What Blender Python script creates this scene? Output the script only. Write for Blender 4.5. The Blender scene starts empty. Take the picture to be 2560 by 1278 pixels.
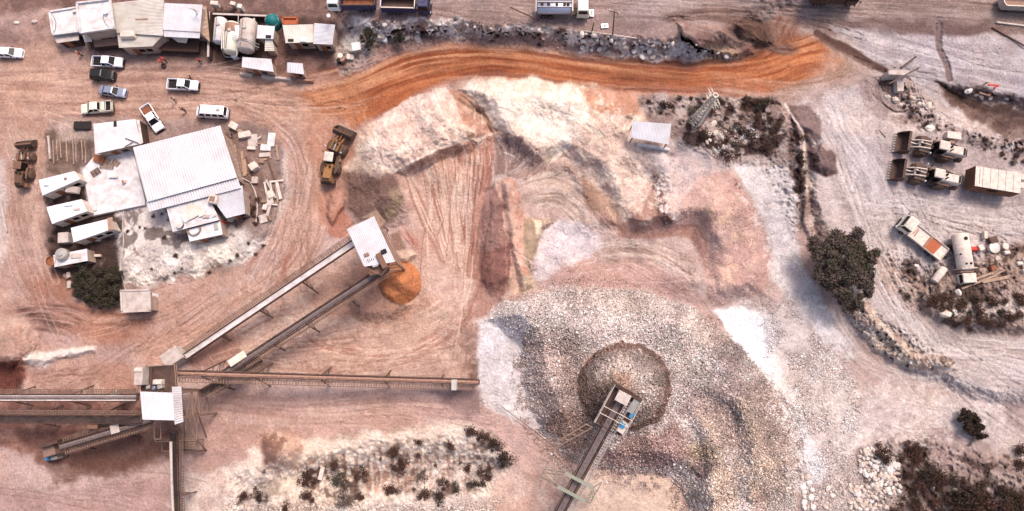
import bpy, math, random
import numpy as np
from mathutils import Vector, Matrix
random.seed(7)
RNG = np.random.RandomState(11)
sc = bpy.context.scene
COL = sc.collection

# ------------------------------------------------------------------ camera
CX, CY, F = 1280.0, 639.0, 1600.0
CAM_H = 106.0
TILT = math.radians(9.2)
ct, st = math.cos(TILT), math.sin(TILT)
def P(px, py, z=0.0):
    """point of the place that lies at height z under photo pixel px, py"""
    cx, cy = (px-CX)/F, -(py-CY)/F
    dy, dz = cy*ct+st, cy*st-ct
    s = (CAM_H-z)/(-dz)
    return Vector((s*cx, s*dy, z))
def PA(X, Y, Z):
    cx, cy = (X-CX)/F, -(Y-CY)/F
    dy, dz = cy*ct+st, cy*st-ct
    s = (CAM_H-Z)/(-dz)
    return s*cx, s*dy
cam = bpy.data.objects.new("camera", bpy.data.cameras.new("camera"))
COL.objects.link(cam)
cam.location = (0, 0, CAM_H); cam.rotation_euler = (TILT, 0, 0)
cam.data.sensor_width = 36; cam.data.lens = 36*F/2560
cam.data.clip_end = 20000; cam.data.clip_start = 0.5
sc.camera = cam

# ------------------------------------------------------------------ light
SUN_EL, SUN_AZ = math.radians(57), math.radians(32)      # azimuth clockwise from north (+Y)
w = bpy.data.worlds.new("World"); sc.world = w; w.use_nodes = True
nt = w.node_tree
sky = nt.nodes.new("ShaderNodeTexSky"); sky.sky_type = 'NISHITA'; sky.sun_disc = False
sky.sun_elevation = SUN_EL; sky.sun_rotation = SUN_AZ; sky.air_density = 1.0; sky.dust_density = 4.0; sky.ozone_density = 1.0
bg = nt.nodes["Background"]; bg.inputs[1].default_value = 0.12
tint = nt.nodes.new("ShaderNodeMix"); tint.data_type = 'RGBA'; tint.blend_type = 'MULTIPLY'; tint.inputs[0].default_value = 1.0
tint.inputs[7].default_value = (1.0, 0.86, 0.79, 1)      # the hazy, warm grey light of a dusty overcast sky
nt.links.new(sky.outputs[0], tint.inputs[6]); nt.links.new(tint.outputs[2], bg.inputs[0])
sl = bpy.data.lights.new("sun", 'SUN'); sl.energy = 1.4; sl.angle = math.radians(20); sl.color = (1.0, 0.90, 0.80)
so = bpy.data.objects.new("sun", sl); COL.objects.link(so)
sd_ = Vector((math.sin(SUN_AZ)*math.cos(SUN_EL), math.cos(SUN_AZ)*math.cos(SUN_EL), math.sin(SUN_EL)))
so.rotation_euler = sd_.to_track_quat('Z', 'Y').to_euler(); so.location = sd_*150
vs = sc.view_settings
vs.view_transform = 'Standard'; vs.look = 'None'; vs.gamma = 1.0; vs.exposure = 1.17
sc.display_settings.display_device = 'sRGB'
try:
    sc.cycles.max_bounces = 5; sc.cycles.diffuse_bounces = 3
except Exception: pass

# ------------------------------------------------------------------ noise and painting tools on the photo-shaped grid
K = 0.64                                                 # soil albedo against its look under this light
def lin(c):
    c = np.array(c, dtype=np.float64)/255.0
    return np.where(c <= 0.04045, c/12.92, ((c+0.055)/1.055)**2.4)
def soil(c): return (lin(c)*K).astype(np.float32)
TAB = RNG.rand(256, 256).astype(np.float32)
def vnoise(x, y, off=0):
    xi = np.floor(x).astype(np.int32); yi = np.floor(y).astype(np.int32)
    fx = (x-xi).astype(np.float32); fy = (y-yi).astype(np.float32)
    fx = fx*fx*(3-2*fx); fy = fy*fy*(3-2*fy)
    a = xi+off*37; b = yi+off*91
    t00 = TAB[b & 255, a & 255]; t10 = TAB[b & 255, (a+1) & 255]
    t01 = TAB[(b+1) & 255, a & 255]; t11 = TAB[(b+1) & 255, (a+1) & 255]
    return (t00*(1-fx)+t10*fx)*(1-fy)+(t01*(1-fx)+t11*fx)*fy
def fbm(x, y, scale, octv=4, off=0, gain=0.5):
    s = 0; a = 1.0; n = 0
    for i in range(octv):
        c, q = math.cos(i*0.7+off), math.sin(i*0.7+off)
        s = s+a*vnoise((x*c+y*q)/scale, (y*c-x*q)/scale, off+i*3+1); n += a; a *= gain; scale *= 0.5
    return s/n                                            # 0..1, mean 0.5
def sstep(t):
    t = np.clip(t, 0, 1); return t*t*(3-2*t)
ST = 2.4
inx = np.arange(-120, 2682, ST); iny = np.arange(-70, 1352, ST)
def grow(a, n, q):
    out = []; s = ST
    for i in range(n):
        s *= q; a += s; out.append(a)
    return out
gx = np.array(grow(0, 48, 1.14)); gy = np.array(grow(0, 44, 1.14))
gyu = gy*(7200/ gy[-1]) if gy[-1] > 7200 else gy
xs = np.concatenate([(inx[0]-gx)[::-1], inx, inx[-1]+gx]).astype(np.float32)
ys = np.concatenate([(iny[0]-gyu)[::-1], iny, iny[-1]+gy]).astype(np.float32)
X, Y = np.meshgrid(xs, ys)
H_, W_ = X.shape
C = np.zeros((H_, W_, 3), np.float32); Z = np.zeros((H_, W_), np.float32)
GR = np.zeros((H_, W_), np.float32)                      # how stony
ID = np.zeros((H_, W_), np.int16)
WX = (fbm(X, Y, 46, 5, 3, .6)-0.5)*2.4; WY = (fbm(X, Y, 46, 5, 5, .6)-0.5)*2.4
N1 = fbm(X, Y, 160, 5, 7); N2 = fbm(X, Y, 28, 4, 9); N3 = fbm(X, Y, 7, 2, 12)
NB = fbm(X, Y, 70, 4, 31)

def box(pts, pad):
    p = np.array(pts); x0, y0 = p.min(0)-pad; x1, y1 = p.max(0)+pad
    return slice(max(0, np.searchsorted(ys, y0)-1), np.searchsorted(ys, y1)+1), slice(max(0, np.searchsorted(xs, x0)-1), np.searchsorted(xs, x1)+1)
def sdist(pts, pad=30, warp=8):
    s = box(pts, pad+warp); x = X[s]+WX[s]*warp; y = Y[s]+WY[s]*warp
    d2 = np.full(x.shape, 1e12, np.float32); ins = np.zeros(x.shape, bool)
    n = len(pts)
    for i in range(n):
        ax, ay = pts[i]; bx, by = pts[(i+1) % n]
        ex, ey = bx-ax, by-ay; L = ex*ex+ey*ey+1e-9
        t = np.clip(((x-ax)*ex+(y-ay)*ey)/L, 0, 1)
        dx = x-(ax+t*ex); dy = y-(ay+t*ey)
        d2 = np.minimum(d2, dx*dx+dy*dy)
        if ay != by:
            c = ((ay > y) != (by > y)) & (x < (bx-ax)*(y-ay)/(by-ay)+ax); ins ^= c
    d = np.sqrt(d2); return s, np.where(ins, d, -d)
def mask(pts, soft=8, warp=8):
    s, d = sdist(pts, soft+4, warp); return s, sstep(d/soft*0.5+0.5)
def blend(s, m, c):
    if not isinstance(c, np.ndarray): c = soil(c)
    C[s] = C[s]+(c-C[s])*m[..., None]
def area(pts, c, soft=8, amt=1.0, warp=8, patch=None, c2=None, pscale=28, off=40):
    """lay a soil colour; patch=(lo,hi) keeps it to where noise is high; c2 mottles it with a second soil"""
    s, m = mask(pts, soft*.9+1, warp*1.9)
    if patch: m = m*sstep((fbm(X[s], Y[s], pscale, 4, off)-patch[0])/(patch[1]-patch[0]))
    cc = soil(c)
    if c2 is not None:
        t = sstep((fbm(X[s], Y[s], pscale, 4, off+5)-0.35)/0.3)[..., None]; cc = cc*(1-t)+soil(c2)*t
    blend(s, m*amt, cc)
    return s, m
def catmull(pts, n=8):
    p = [np.array(q, float) for q in pts]; p = [2*p[0]-p[1]]+p+[2*p[-1]-p[-2]]; out = []
    for i in range(1, len(p)-2):
        for k in range(n):
            t = k/n
            out.append(0.5*((2*p[i])+(-p[i-1]+p[i+1])*t+(2*p[i-1]-5*p[i]+4*p[i+1]-p[i+2])*t*t+(-p[i-1]+3*p[i]-3*p[i+1]+p[i+2])*t**3))
    out.append(p[-2]); return [tuple(q) for q in out]
def along(pts, width, warp=0, smooth=5):
    """distance run along and off a smooth path, for wheel tracks and roads"""
    q = catmull(pts, smooth) if len(pts) > 2 else pts
    s = box(q, width+warp); x = X[s]+WX[s]*warp; y = Y[s]+WY[s]*warp
    best = np.full(x.shape, 1e9, np.float32); U = np.zeros_like(best); V = np.zeros_like(best); run = 0
    for (ax, ay), (bx, by) in zip(q[:-1], q[1:]):
        ex, ey = bx-ax, by-ay; L = math.hypot(ex, ey)+1e-6; ex /= L; ey /= L
        t = np.clip((x-ax)*ex+(y-ay)*ey, 0, L)
        dx = x-(ax+t*ex); dy = y-(ay+t*ey); d = np.sqrt(dx*dx+dy*dy)
        k = d < best; best = np.where(k, d, best); U = np.where(k, run+t, U); V = np.where(k, np.sign(ex*dy-ey*dx)*d, V); run += L
    return s, U, V, best, run
def path(pts, width, c, soft=6, amt=1.0, warp=4, dz=0):
    s, U, V, d, run = along(pts, width+soft+4, warp)
    m = sstep((width-d)/soft+0.5)
    if c is not None: blend(s, m*amt, c)
    if dz: Z[s] += m*dz
    return s, m
def tracks(pts, width, dark, light, amt=0.7, fx=90, fy=5, off=0, dz=0.07, edge=12, fade=True, bias=0.5):
    """streaks of scraped and wheeled soil that follow a path"""
    s, U, V, d, run = along(pts, width+edge, 3)
    t = 0.6*vnoise(U/fx, V/fy, off+2)+0.4*vnoise(U/(fx*0.45), V/(fy*0.45), off+4)
    gate = sstep((vnoise(U/(fx*1.6), V/(fy*5), off+7)-0.2)/0.4)
    m = sstep((width-d)/edge+0.5)*amt*(0.45+0.55*gate)
    if fade: m = m*sstep(U/60)*sstep((run-U)/60)
    k = sstep((t-(bias-0.22))/0.44)[..., None]
    blend(s, m, soil(dark)*(1-k)+soil(light)*k)
    Z[s] += (t-0.5)*2*dz*m
    return s, m
def rut(pts, wpx=2.2, c=(150, 100, 85), amt=0.6, dz=-0.1, gap=0):
    for o in ([-gap/2, gap/2] if gap else [0]):
        s, U, V, d, run = along(pts, wpx*2+gap+3, 1.5)
        m = sstep((wpx-np.abs(V-o))/(wpx*0.8)+0.3)*sstep((fbm(U, V*0+9, 24, 2, 3)-0.2)/0.3)
        m = np.where(d <= wpx*2+gap+2, m, 0)
        if c is not None: blend(s, m*amt, c)
        Z[s] += m*dz
def mound(pts, h, wd, warp=6, mode='add', lo=0.0, prof='s'):
    s, d = sdist(pts, 10, warp*1.4); t = np.clip(d/wd, 0, 1)
    m = sstep(t) if prof == 's' else (t if prof == 'l' else np.sqrt(t))
    if mode == 'add': Z[s] += m*h
    elif mode == 'max': Z[s] = np.maximum(Z[s], m*h+lo*(m > 0))
    elif mode == 'to': Z[s] = Z[s]*(1-m)+h*m
    return s, m
def cone(cx, cy, r, h, q=1.0, warp=5, rim=0):
    s = box([(cx-r, cy-r), (cx+r, cy+r)], 12); x = X[s]+WX[s]*warp; y = Y[s]+WY[s]*warp
    d = np.hypot(x-cx, y-cy)/r; m = np.clip(1-d, 0, 1)**q
    Z[s] += m*h
    return s, (d < 1.0), d
# ------------------------------------------------------------------ the ground: heights and soils
PINK=(196,160,146); YARD=(192,156,142); OR=(184,108,68); DOR=(150,80,50); LOR=(214,158,118)
PALE=(232,212,186); CREAM=(240,222,200); MAUVE=(160,124,118); GREY=(196,180,178); WHITE=(226,216,212)
BROWN=(120,84,72); DARK=(88,56,48); SANDY=(206,174,152); ROSE=(190,140,124)
C[:] = soil(PINK)
t = sstep((N1-0.35)/0.3)[..., None]; C[:] = C*(1-t)+soil((202,170,158))*t
Z += (N1-0.5)*1.0+(N2-0.5)*0.18
EAST = [(1985,240),(2010,330),(2000,480),(2035,590),(2120,790),(2270,930),(2420,1000),(2760,1040),(2760,-400),(2000,-400)]
area(EAST, (198,182,178), 30, 1, 12, c2=(208,190,184))
# --- left yard
area([(-200,60),(120,110),(520,170),(840,230),(820,520),(700,700),(560,830),(300,930),(-200,960)], YARD, 30, 1, 14, c2=(196,156,136))
area([(-200,90),(140,120),(160,330),(90,640),(100,900),(-200,900)], (186,142,120), 30, .9, 10, c2=(196,158,138))
area([(-100,400),(10,400),(20,640),(-100,760)], (206,188,178), 14, .9, 8)
area([(260,160),(720,210),(760,330),(560,300),(420,330),(190,310)], (192,146,116), 40, .8, 20)
area([(-200,-80),(900,-80),(860,45),(560,35),(500,40),(120,30),(-200,60)], (126,94,86), 14, 1, 8, c2=(150,114,102))
area([(-200,58),(90,45),(130,60),(135,115),(-200,110)], (176,140,130), 20, .8, 14, c2=(140,104,92))
area([(185,125),(560,140),(600,200),(520,190),(300,165)], (122,98,96), 22, .75, 12)
area([(515,28),(640,30),(850,45),(850,190),(600,200),(510,150)], (110,78,70), 14, .95, 8, c2=(84,58,52))
area([(640,150),(760,130),(800,150),(790,200),(640,190)], (150,110,98), 14, .7, 8, patch=(.4,.6))
area([(220,96),(520,96),(530,145),(420,150),(300,132),(222,124)], (80,58,52), 8, .85, 8, c2=(100,76,68))  # shade below the row of houses, painted into the soil
area([(525,35),(650,40),(655,150),(540,160)], (60,44,42), 8, .85, 6)
# --- top terrace beyond the rock bank
area([(840,-400),(2760,-400),(2760,80),(2400,90),(2080,90),(1900,60),(1780,95),(1540,95),(1400,72),(1230,60),(1080,58),(880,45)], (150,124,118), 10, 1, 7, c2=(168,140,132), pscale=50)
area([(1500,-60),(1950,-60),(1900,40),(1700,60),(1540,40)], (160,138,136), 25, .8, 14)
area([(2060,-400),(2760,-400),(2760,90),(2460,80),(2350,90),(2240,70),(2070,45)], (140,110,102), 14, .85, 8, c2=(158,130,122))
area([(2080,62),(2250,82),(2360,92),(2480,90),(2760,120),(2760,260),(2560,262),(2420,225),(2320,222),(2230,180),(2130,115)], (198,188,190), 10, 1, 5, c2=(184,168,170))
area([(2100,92),(2180,140),(2260,165),(2240,120),(2180,90)], (212,198,194), 14, .6, 8)
# wet trickle
path([(2348,50),(2346,95),(2350,125),(2366,160),(2374,198)], 9, (150,124,118), 3, .95, 2, -0.12)
for k in range(5):
    tracks([(840,20-k*22),(1300,18-k*22),(1800,40-k*24),(2100,30-k*20),(2700,80-k*20)], 22, (130,104,98), (186,164,156), .55, 130, 5, k)
tracks([(1560,5),(1750,15),(1950,35),(2200,50),(2600,70)], 14, (150,124,118), (206,190,184), .6, 150, 4, 9)
tracks([(2080,90),(2300,150),(2500,200),(2700,230)], 60, (172,158,162), (214,204,204), .6, 150, 9, 3)
# --- haul road
ROAD = [(-60,240),(200,250),(420,240),(620,235),(760,232),(880,205),(1000,160),(1130,135),(1300,140),(1450,160),(1620,180),(1800,185),(1950,165),(2080,140)]
tracks([(-160,235),(150,235),(420,225),(620,240),(780,250)], 70, (166,122,104), (206,166,142), .75, 120, 7, 1, edge=50)
ROADP = [(740,228),(850,196),(960,150),(1060,118),(1180,110),(1300,118),(1400,132),(1480,148),(1600,156),(1750,160),(1850,150),(1920,105),(1960,70),(2060,100),(2130,150),(2090,190),(2000,215),(1930,240),(1750,232),(1600,222),(1500,225),(1420,215),(1320,195),(1240,188),(1150,200),(1080,225),(990,275),(900,320),(880,330),(850,300),(800,300),(770,270)]
s, m = area(ROADP, (186,116,76), 14, 1, 6, c2=(172,102,66), pscale=60)
ROADM = (s, m > 0.5)
tracks([(740,245),(860,222),(1000,165),(1130,138),(1300,143),(1450,165),(1620,185),(1800,190),(1980,160),(2080,130)], 58, DOR, LOR, .85, 170, 7, 4, .1)
tracks([(760,300),(880,255),(1000,210),(1100,178),(1250,160),(1450,190),(1620,205),(1820,215),(2000,190)], 22, (140,76,48), (190,116,76), .75, 120, 6, 6, .1)
tracks([(1500,170),(1700,176),(1850,160),(1930,120),(1965,60),(2000,20)], 34, (120,76,56), (176,112,78), .7, 90, 6, 8, .12)
tracks([(1700,205),(1900,190),(2010,150),(2090,140)], 44, (160,88,54), (206,136,92), .7, 110, 7, 12)
path([(1330,197),(1400,205),(1500,222),(1620,226),(1800,232)], 4, DOR, 3, .55, 3, -.1)
path([(1400,133),(1480,150),(1600,157),(1760,161),(1850,150)], 4, (120,70,48), 3, .6, 3, -.1)
area([(2060,90),(2180,150),(2160,200),(2050,230),(1940,250),(1930,225),(2040,190)], (192,152,128), 22, .75, 14, c2=(206,176,158))
tracks([(1760,200),(1950,225),(2060,215),(2160,170)], 24, (166,118,94), (214,176,150), .7, 90, 5, 15)
# swirl at the junction
for r_ in range(7):
    tracks([(1640,52),(1760,42-r_*3),(1840,60-r_*6),(1890,95-r_*9),(1930,118),(2010,110+r_*4)], 9, (88,62,54), (150,118,106), .7, 80, 3.5, 20+r_, .15)
area([(1830,50),(1880,38),(1925,60),(1955,100),(1900,135),(1840,118),(1790,85)], (112,80,66), 16, .75, 12, c2=(84,58,50))
tracks([(1800,82),(1850,60),(1895,70),(1915,105),(1880,135)], 30, (80,54,46), (136,100,84), .7, 40, 4, 33, .2)
area([(1690,55),(1790,60),(1880,115),(1890,140),(1780,145),(1700,95)], (136,98,90), 10, .8, 10, c2=(172,140,126))
tracks([(1985,50),(1975,90),(2000,120)], 45, (104,76,66), (158,124,110), .8, 50, 4, 41, .12)
path([(2062,92),(2110,118),(2170,152),(2225,184),(2250,190)], 9, DARK, 5, .85, 6)
# road junction west
tracks([(870,250),(800,330),(770,420),(780,560),(720,680),(560,800)], 38, (166,112,84), (206,162,136), .75, 110, 6, 22, edge=20)
tracks([(560,250),(660,290),(740,360),(760,470),(720,600),(640,720)], 24, (156,112,92), (214,178,158), .7, 90, 5, 24)
tracks([(600,330),(660,310),(700,350),(715,410)], 10, (168,112,84), (206,160,134), .6, 50, 3.5, 25)
tracks([(720,500),(690,580),(640,640),(610,700)], 7, (170,100,66), (190,126,92), .6, 60, 4, 26)
tracks([(735,600),(715,660),(706,700),(690,740)], 6, (172,96,60), (190,120,86), .7, 60, 4, 28)
area([(790,330),(870,300),(880,380),(860,470),(800,480),(780,400)], (170,114,90), 20, .6, 8)
area([(800,470),(868,470),(870,520),(830,560),(800,560)], (198,140,112), 10, .8, 8, c2=(180,120,96))
area([(815,545),(850,510),(885,560),(860,600),(820,585)], (186,118,90), 5, .9, 6)
area([(745,225),(900,195),(930,300),(860,330),(800,430),(765,380)], (190,130,94), 20, .6, 14, c2=(202,148,114))
# --- rocky bank between terrace and road
BANK = [(850,58),(1000,42),(1100,55),(1230,60),(1330,66),(1450,72),(1560,92),(1700,100),(1790,115),(1850,130),(1830,150),(1700,152),(1560,148),(1480,140),(1400,125),(1300,112),(1180,104),(1080,108),(980,140),(900,175),(850,190),(840,140)]
area(BANK, (190,164,152), 5, 1, 5, c2=(142,108,98))
area([(880,50),(1080,50),(1240,62),(1420,80),(1560,100),(1560,118),(1430,108),(1300,86),(1150,80),(1000,85),(880,110)], (228,214,206), 8, 1, 9, patch=(.38,.52), pscale=34, off=44)
area([(870,52),(1100,52),(1450,80),(1780,118),(1780,140),(1440,112),(1000,100),(870,110)], (238,228,222), 3, .9, 9, patch=(.52,.6), pscale=18, off=47)
area([(870,60),(1100,58),(1450,84),(1780,118),(1780,145),(1440,120),(1000,110),(870,120)], (112,82,74), 3, .7, 9, patch=(.6,.68), pscale=16, off=53)
area([(960,110),(1100,92),(1300,90),(1440,112),(1480,140),(1300,112),(1100,105),(980,140),(900,172)], (164,124,112), 8, .9, 7, c2=(186,148,134))
area([(1480,92),(1780,112),(1790,140),(1560,146),(1440,128)], (226,214,208), 4, .9, 8, patch=(.44,.54), pscale=22, off=50)
area([(1500,96),(1780,118),(1840,140),(1700,150),(1500,138)], (206,188,182), 4, .9, 8, patch=(.5,.58), pscale=16, off=49)
area([(1760,105),(1830,112),(1860,140),(1780,145)], (186,150,118), 5, .8, 5)
area([(860,95),(905,75),(925,120),(890,140),(855,130)], (214,206,200), 6, .8, 8)
# --- workshop island
area([(110,300),(240,290),(560,300),(680,320),(712,400),(705,520),(660,620),(560,690),(420,700),(300,780),(190,740),(130,660),(110,460)], (172,146,134), 10, .9, 8, c2=(150,122,112))
area([(270,510),(560,520),(600,560),(690,570),(600,660),(430,700),(310,720),(280,620)], (222,210,200), 12, 1, 14, c2=(206,192,182))
area([(640,330),(715,380),(715,530),(660,630),(640,600),(690,480)], (214,194,180), 12, .8, 10)
area([(110,440),(290,480),(300,600),(300,700),(180,740),(130,660)], (84,62,56), 12, .9, 10, patch=(.3,.5))
area([(112,470),(230,500),(300,555),(306,600),(296,650),(310,700),(300,765),(230,765),(180,735),(140,690),(118,600)], (76,56,50), 6, .9, 10, patch=(.25,.42), pscale=26, off=60)
area([(300,520),(700,430),(680,590),(500,610),(310,640)], (86,60,52), 6, .75, 10, patch=(.54,.62), pscale=30, off=61)
area([(300,620),(600,600),(660,640),(480,700),(310,720)], (246,236,220), 6, .8, 10, patch=(.5,.6), pscale=30, off=63)
area([(110,330),(235,320),(240,400),(190,440),(120,430)], (134,108,94), 6, .9, 5, c2=(110,86,74))
area([(200,420),(310,380),(340,420),(360,500),(225,540)], (200,190,188), 3, .6, 2)
area([(130,320),(190,300),(240,340),(140,360)], (196,172,158), 8, .7, 8)
for k in range(9):
    rut([(128+k*12,345+(k*37)%11),(131+k*12,400+(k*23)%22)], 1.3, (206,190,178) if k%2 else (96,72,62), .6, .03)
area([(560,300),(640,310),(700,360),(708,480),(690,590),(620,600),(585,470)], (128,98,88), 8, .8, 8, c2=(150,122,112))
# piles and scrapes, lower left
area([(60,680),(150,680),(190,760),(380,800),(300,860),(100,800)], (176,112,82), 20, .75, 16)
tracks([(100,700),(130,760),(240,800),(420,780),(560,690)], 20, (160,104,78), (206,160,138), .7, 70, 6, 35)
tracks([(10,790),(100,782),(200,800),(205,830)], 24, (120,76,62), (196,152,132), .9, 50, 4, 37, .2)
tracks([(10,815),(100,812),(200,835)], 14, (110,70,58), (186,140,120), .9, 50, 4, 38, .2)
area([(-100,790),(60,790),(110,850),(105,900),(60,930),(-100,930)], (190,146,126), 10, .9, 10, c2=(206,172,150))
area([(35,905),(110,880),(150,868),(245,862),(240,880),(150,900),(90,915)], (232,214,200), 4, 1, 8)
area([(-100,895),(50,895),(60,945),(40,985),(-100,985)], (134,66,44), 8, .95, 8, c2=(112,54,38))
area([(60,930),(250,900),(380,940),(360,1000),(60,980)], (190,138,112), 14, .9, 10, c2=(204,160,136))
tracks([(60,945),(160,940),(260,930)], 16, (140,92,74), (206,160,138), .7, 40, 4, 51, .15)
area([(-100,975),(360,985),(360,1100),(200,1180),(-100,1080)], (142,82,62), 16, .85, 14, c2=(176,122,98))
area([(30,1060),(130,1070),(180,1150),(140,1200),(60,1110)], (116,74,62), 14, .7, 14)
area([(200,1090),(440,1040),(480,1120),(330,1180),(150,1200),(120,1220),(160,1170)], (140,96,76), 14, .85, 12, c2=(120,80,64))
area([(150,1165),(230,1150),(330,1140),(420,1060),(440,1120),(300,1175)], (116,74,58), 8, .6, 12)
area([(-100,1180),(100,1240),(300,1200),(440,1200),(440,1400),(-100,1400)], (190,152,142), 30, .8, 14, c2=(178,138,128))
area([(480,985),(1200,1000),(1180,1060),(900,1110),(640,1180),(480,1180)], (192,148,130), 30, .8, 14, c2=(200,158,142))
area([(330,830),(560,790),(760,780),(820,880),(560,900),(380,920)], (186,136,112), 24, .75, 14, c2=(198,152,130))
area([(470,880),(600,830),(620,905),(480,930)], (160,110,92), 14, .7, 10)
# --- yard between conveyors
area([(600,760),(900,640),(1040,640),(1210,760),(1190,950),(620,950)], (204,168,144), 30, .9, 10, c2=(196,154,132))
tracks([(740,830),(820,880),(960,893),(1060,870),(1150,800),(1190,720)], 24, (176,116,96), (216,176,152), .85, 120, 5, 61)
tracks([(900,770),(1000,800),(1100,760),(1150,660)], 40, (190,140,120), (220,188,164), .6, 100, 6, 63)
area([(860,770),(900,690),(960,740),(1020,765),(960,800),(880,800)], (178,120,94), 8, .85, 6, c2=(190,136,110))
area([(760,700),(860,680),(900,760),(860,800),(780,790)], (176,136,118), 14, .6, 10)
tracks([(600,905),(850,935),(1180,915)], 24, (178,128,104), (210,172,150), .7, 90, 6, 67)
area([(1100,820),(1200,780),(1200,960),(1130,900)], (176,136,118), 14, .7, 12, c2=(150,112,98))
# --- north stockpiles
area([(860,420),(900,330),(985,275),(1090,222),(1135,230),(1165,300),(1232,345),(1100,372),(985,430),(900,430)], (212,178,154), 5, 1, 7, c2=(220,190,166), pscale=40)
area([(880,370),(990,340),(1090,330),(1100,372),(985,430),(900,425)], (232,208,186), 5, .8, 7, patch=(.46,.6), pscale=20, off=71)
area([(985,425),(1100,368),(1232,338),(1238,347),(1100,379),(990,437)], (226,200,176), 3, .8, 3)
area([(855,430),(900,430),(985,430),(1020,470),(1010,530),(960,560),(900,560),(862,520)], (146,110,94), 14, .95, 8, c2=(128,94,80))
area([(975,470),(1030,460),(1020,540),(960,555)], (176,150,112), 10, .7, 8)
FAN = [(985,440),(1030,412),(1110,374),(1232,345),(1228,470),(1205,600),(1200,760),(1130,780),(1060,720),(1030,600),(980,560),(1010,500)]
area(FAN, (208,172,154), 6, 1, 5, c2=(198,156,138))
for i, (bx, by) in enumerate([(1020,440),(1060,415),(1100,395),(1140,380),(1180,365),(1212,362),(1226,420)]):
    tracks([(bx,by),((bx*2+1130+12*i)/3-4,(by*2+680)/3),(1110+14*i,640+8*i)], 15, (162,98,74), (222,190,168), .85, 70, 4, 70+i, .25, 8, fade=False)
tracks([(1222,350),(1222,440),(1200,560),(1185,680)], 18, (140,78,56), (196,140,116), .85, 90, 5, 79, .2, 8, fade=False)
area([(1040,380),(1110,372),(1232,345),(1228,372),(1110,395),(1080,420)], (166,112,86), 5, .7, 6, patch=(.35,.6), pscale=20)
area([(1190,640),(1210,560),(1230,740),(1300,720),(1310,745),(1220,790),(1170,780)], (176,124,106), 8, .8, 8)
# red streak left of the fan
tracks([(985,555),(1020,590),(1060,640)], 13, (176,92,72), (222,180,158), .85, 60, 5, 82, .3, 6)
area([(975,590),(1000,580),(1015,620),(990,640)], (140,100,78), 4, .8, 3)
area([(985,632),(1020,622),(1045,640),(1020,660),(990,655)], (222,188,160), 4, .9, 4)
P2 = [(1140,228),(1180,202),(1300,196),(1420,215),(1460,222),(1480,300),(1440,360),(1400,385),(1360,390),(1330,420)]
area([(1130,226),(1200,196),(1320,194),(1450,212),(1600,232),(1610,290),(1600,380),(1650,440),(1700,480),(1690,560),(1600,575),(1530,520),(1480,430),(1400,390),(1330,420),(1300,370),(1240,335),(1225,290)], (222,190,160), 7, 1, 7, c2=(212,176,152), pscale=50)
area([(1165,225),(1240,198),(1330,200),(1450,218),(1478,300),(1440,360),(1390,392),(1330,350),(1250,310)], (242,226,196), 7, .95, 9, c2=(232,212,176), pscale=30)
area([(1180,225),(1460,225),(1470,330),(1390,385),(1260,310)], (250,240,222), 5, .8, 9, patch=(.5,.6), pscale=26, off=77)
area([(1440,215),(1600,228),(1606,285),(1560,292),(1500,285),(1470,260)], (204,142,106), 6, .95, 5, c2=(214,160,128), pscale=20)
area([(1490,292),(1640,380),(1690,480),(1600,540),(1490,420)], (234,204,170), 14, .7, 10, patch=(.4,.6))
area([(1600,400),(1640,420),(1660,520),(1690,560),(1640,570),(1560,560)], (200,148,122), 7, .8, 7)
area([(1640,430),(1660,480),(1690,560),(1660,570),(1635,520)], (150,104,90), 4, .8, 9, patch=(.42,.54), pscale=14)
area([(1125,232),(1150,245),(1190,262),(1222,295),(1232,335),(1180,330),(1160,300)], (184,128,98), 6, 1, 5, c2=(202,152,124))
area([(1150,240),(1185,248),(1225,285),(1240,312),(1225,310),(1190,270)], (150,116,84), 4, .8, 3)
# bowl
BOWL = [(1237,345),(1300,362),(1330,420),(1400,392),(1480,430),(1520,510),(1545,560),(1640,590),(1740,575),(1765,600),(1768,745),(1700,740),(1560,715),(1340,725),(1300,730),(1235,740),(1200,600),(1228,470)]
area(BOWL, (196,164,150), 6, 1, 6, c2=(204,176,164))
area([(1237,345),(1290,355),(1345,385),(1365,420),(1290,445),(1240,440)], (154,120,106), 6, .95, 6, c2=(136,104,94))
area([(1232,440),(1300,450),(1290,470),(1240,480)], (206,184,172), 5, .8, 6)
area([(1228,460),(1262,500),(1270,600),(1290,700),(1240,745),(1200,700),(1205,560)], (166,118,104), 5, .95, 8, c2=(146,104,94))
area([(1250,455),(1290,450),(1310,560),(1320,640),(1330,700),(1300,730),(1280,640),(1258,540)], (214,158,128), 4, 1, 8, c2=(204,144,116), pscale=20)
area([(1305,540),(1340,545),(1365,545),(1350,590),(1335,650),(1325,680),(1308,600)], (178,148,114), 4, .95, 6)
area([(1333,548),(1350,550),(1352,590),(1340,600)], (226,204,160), 3, .8, 3)
area([(1300,690),(1335,690),(1330,720),(1300,735),(1280,720)], (220,190,150), 4, .8, 5)
tracks([(1300,500),(1340,480),(1400,478),(1460,520),(1490,600)], 46, (176,146,126), (220,200,184), .85, 80, 4.5, 91, .08)
area([(1368,565),(1385,545),(1450,560),(1520,620),(1440,660),(1380,720),(1335,690),(1345,620)], (208,194,196), 6, .95, 9, c2=(220,206,204))
area([(1395,410),(1480,425),(1525,520),(1560,570),(1600,590),(1545,590),(1500,560),(1470,500),(1465,440)], (186,148,120), 6, .9, 6, c2=(196,160,132))
area([(1520,510),(1560,560),(1640,580),(1742,568),(1768,600),(1768,690),(1740,620),(1720,595),(1620,600),(1560,590)], (180,130,112), 4, .9, 6, c2=(166,116,98))
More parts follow.
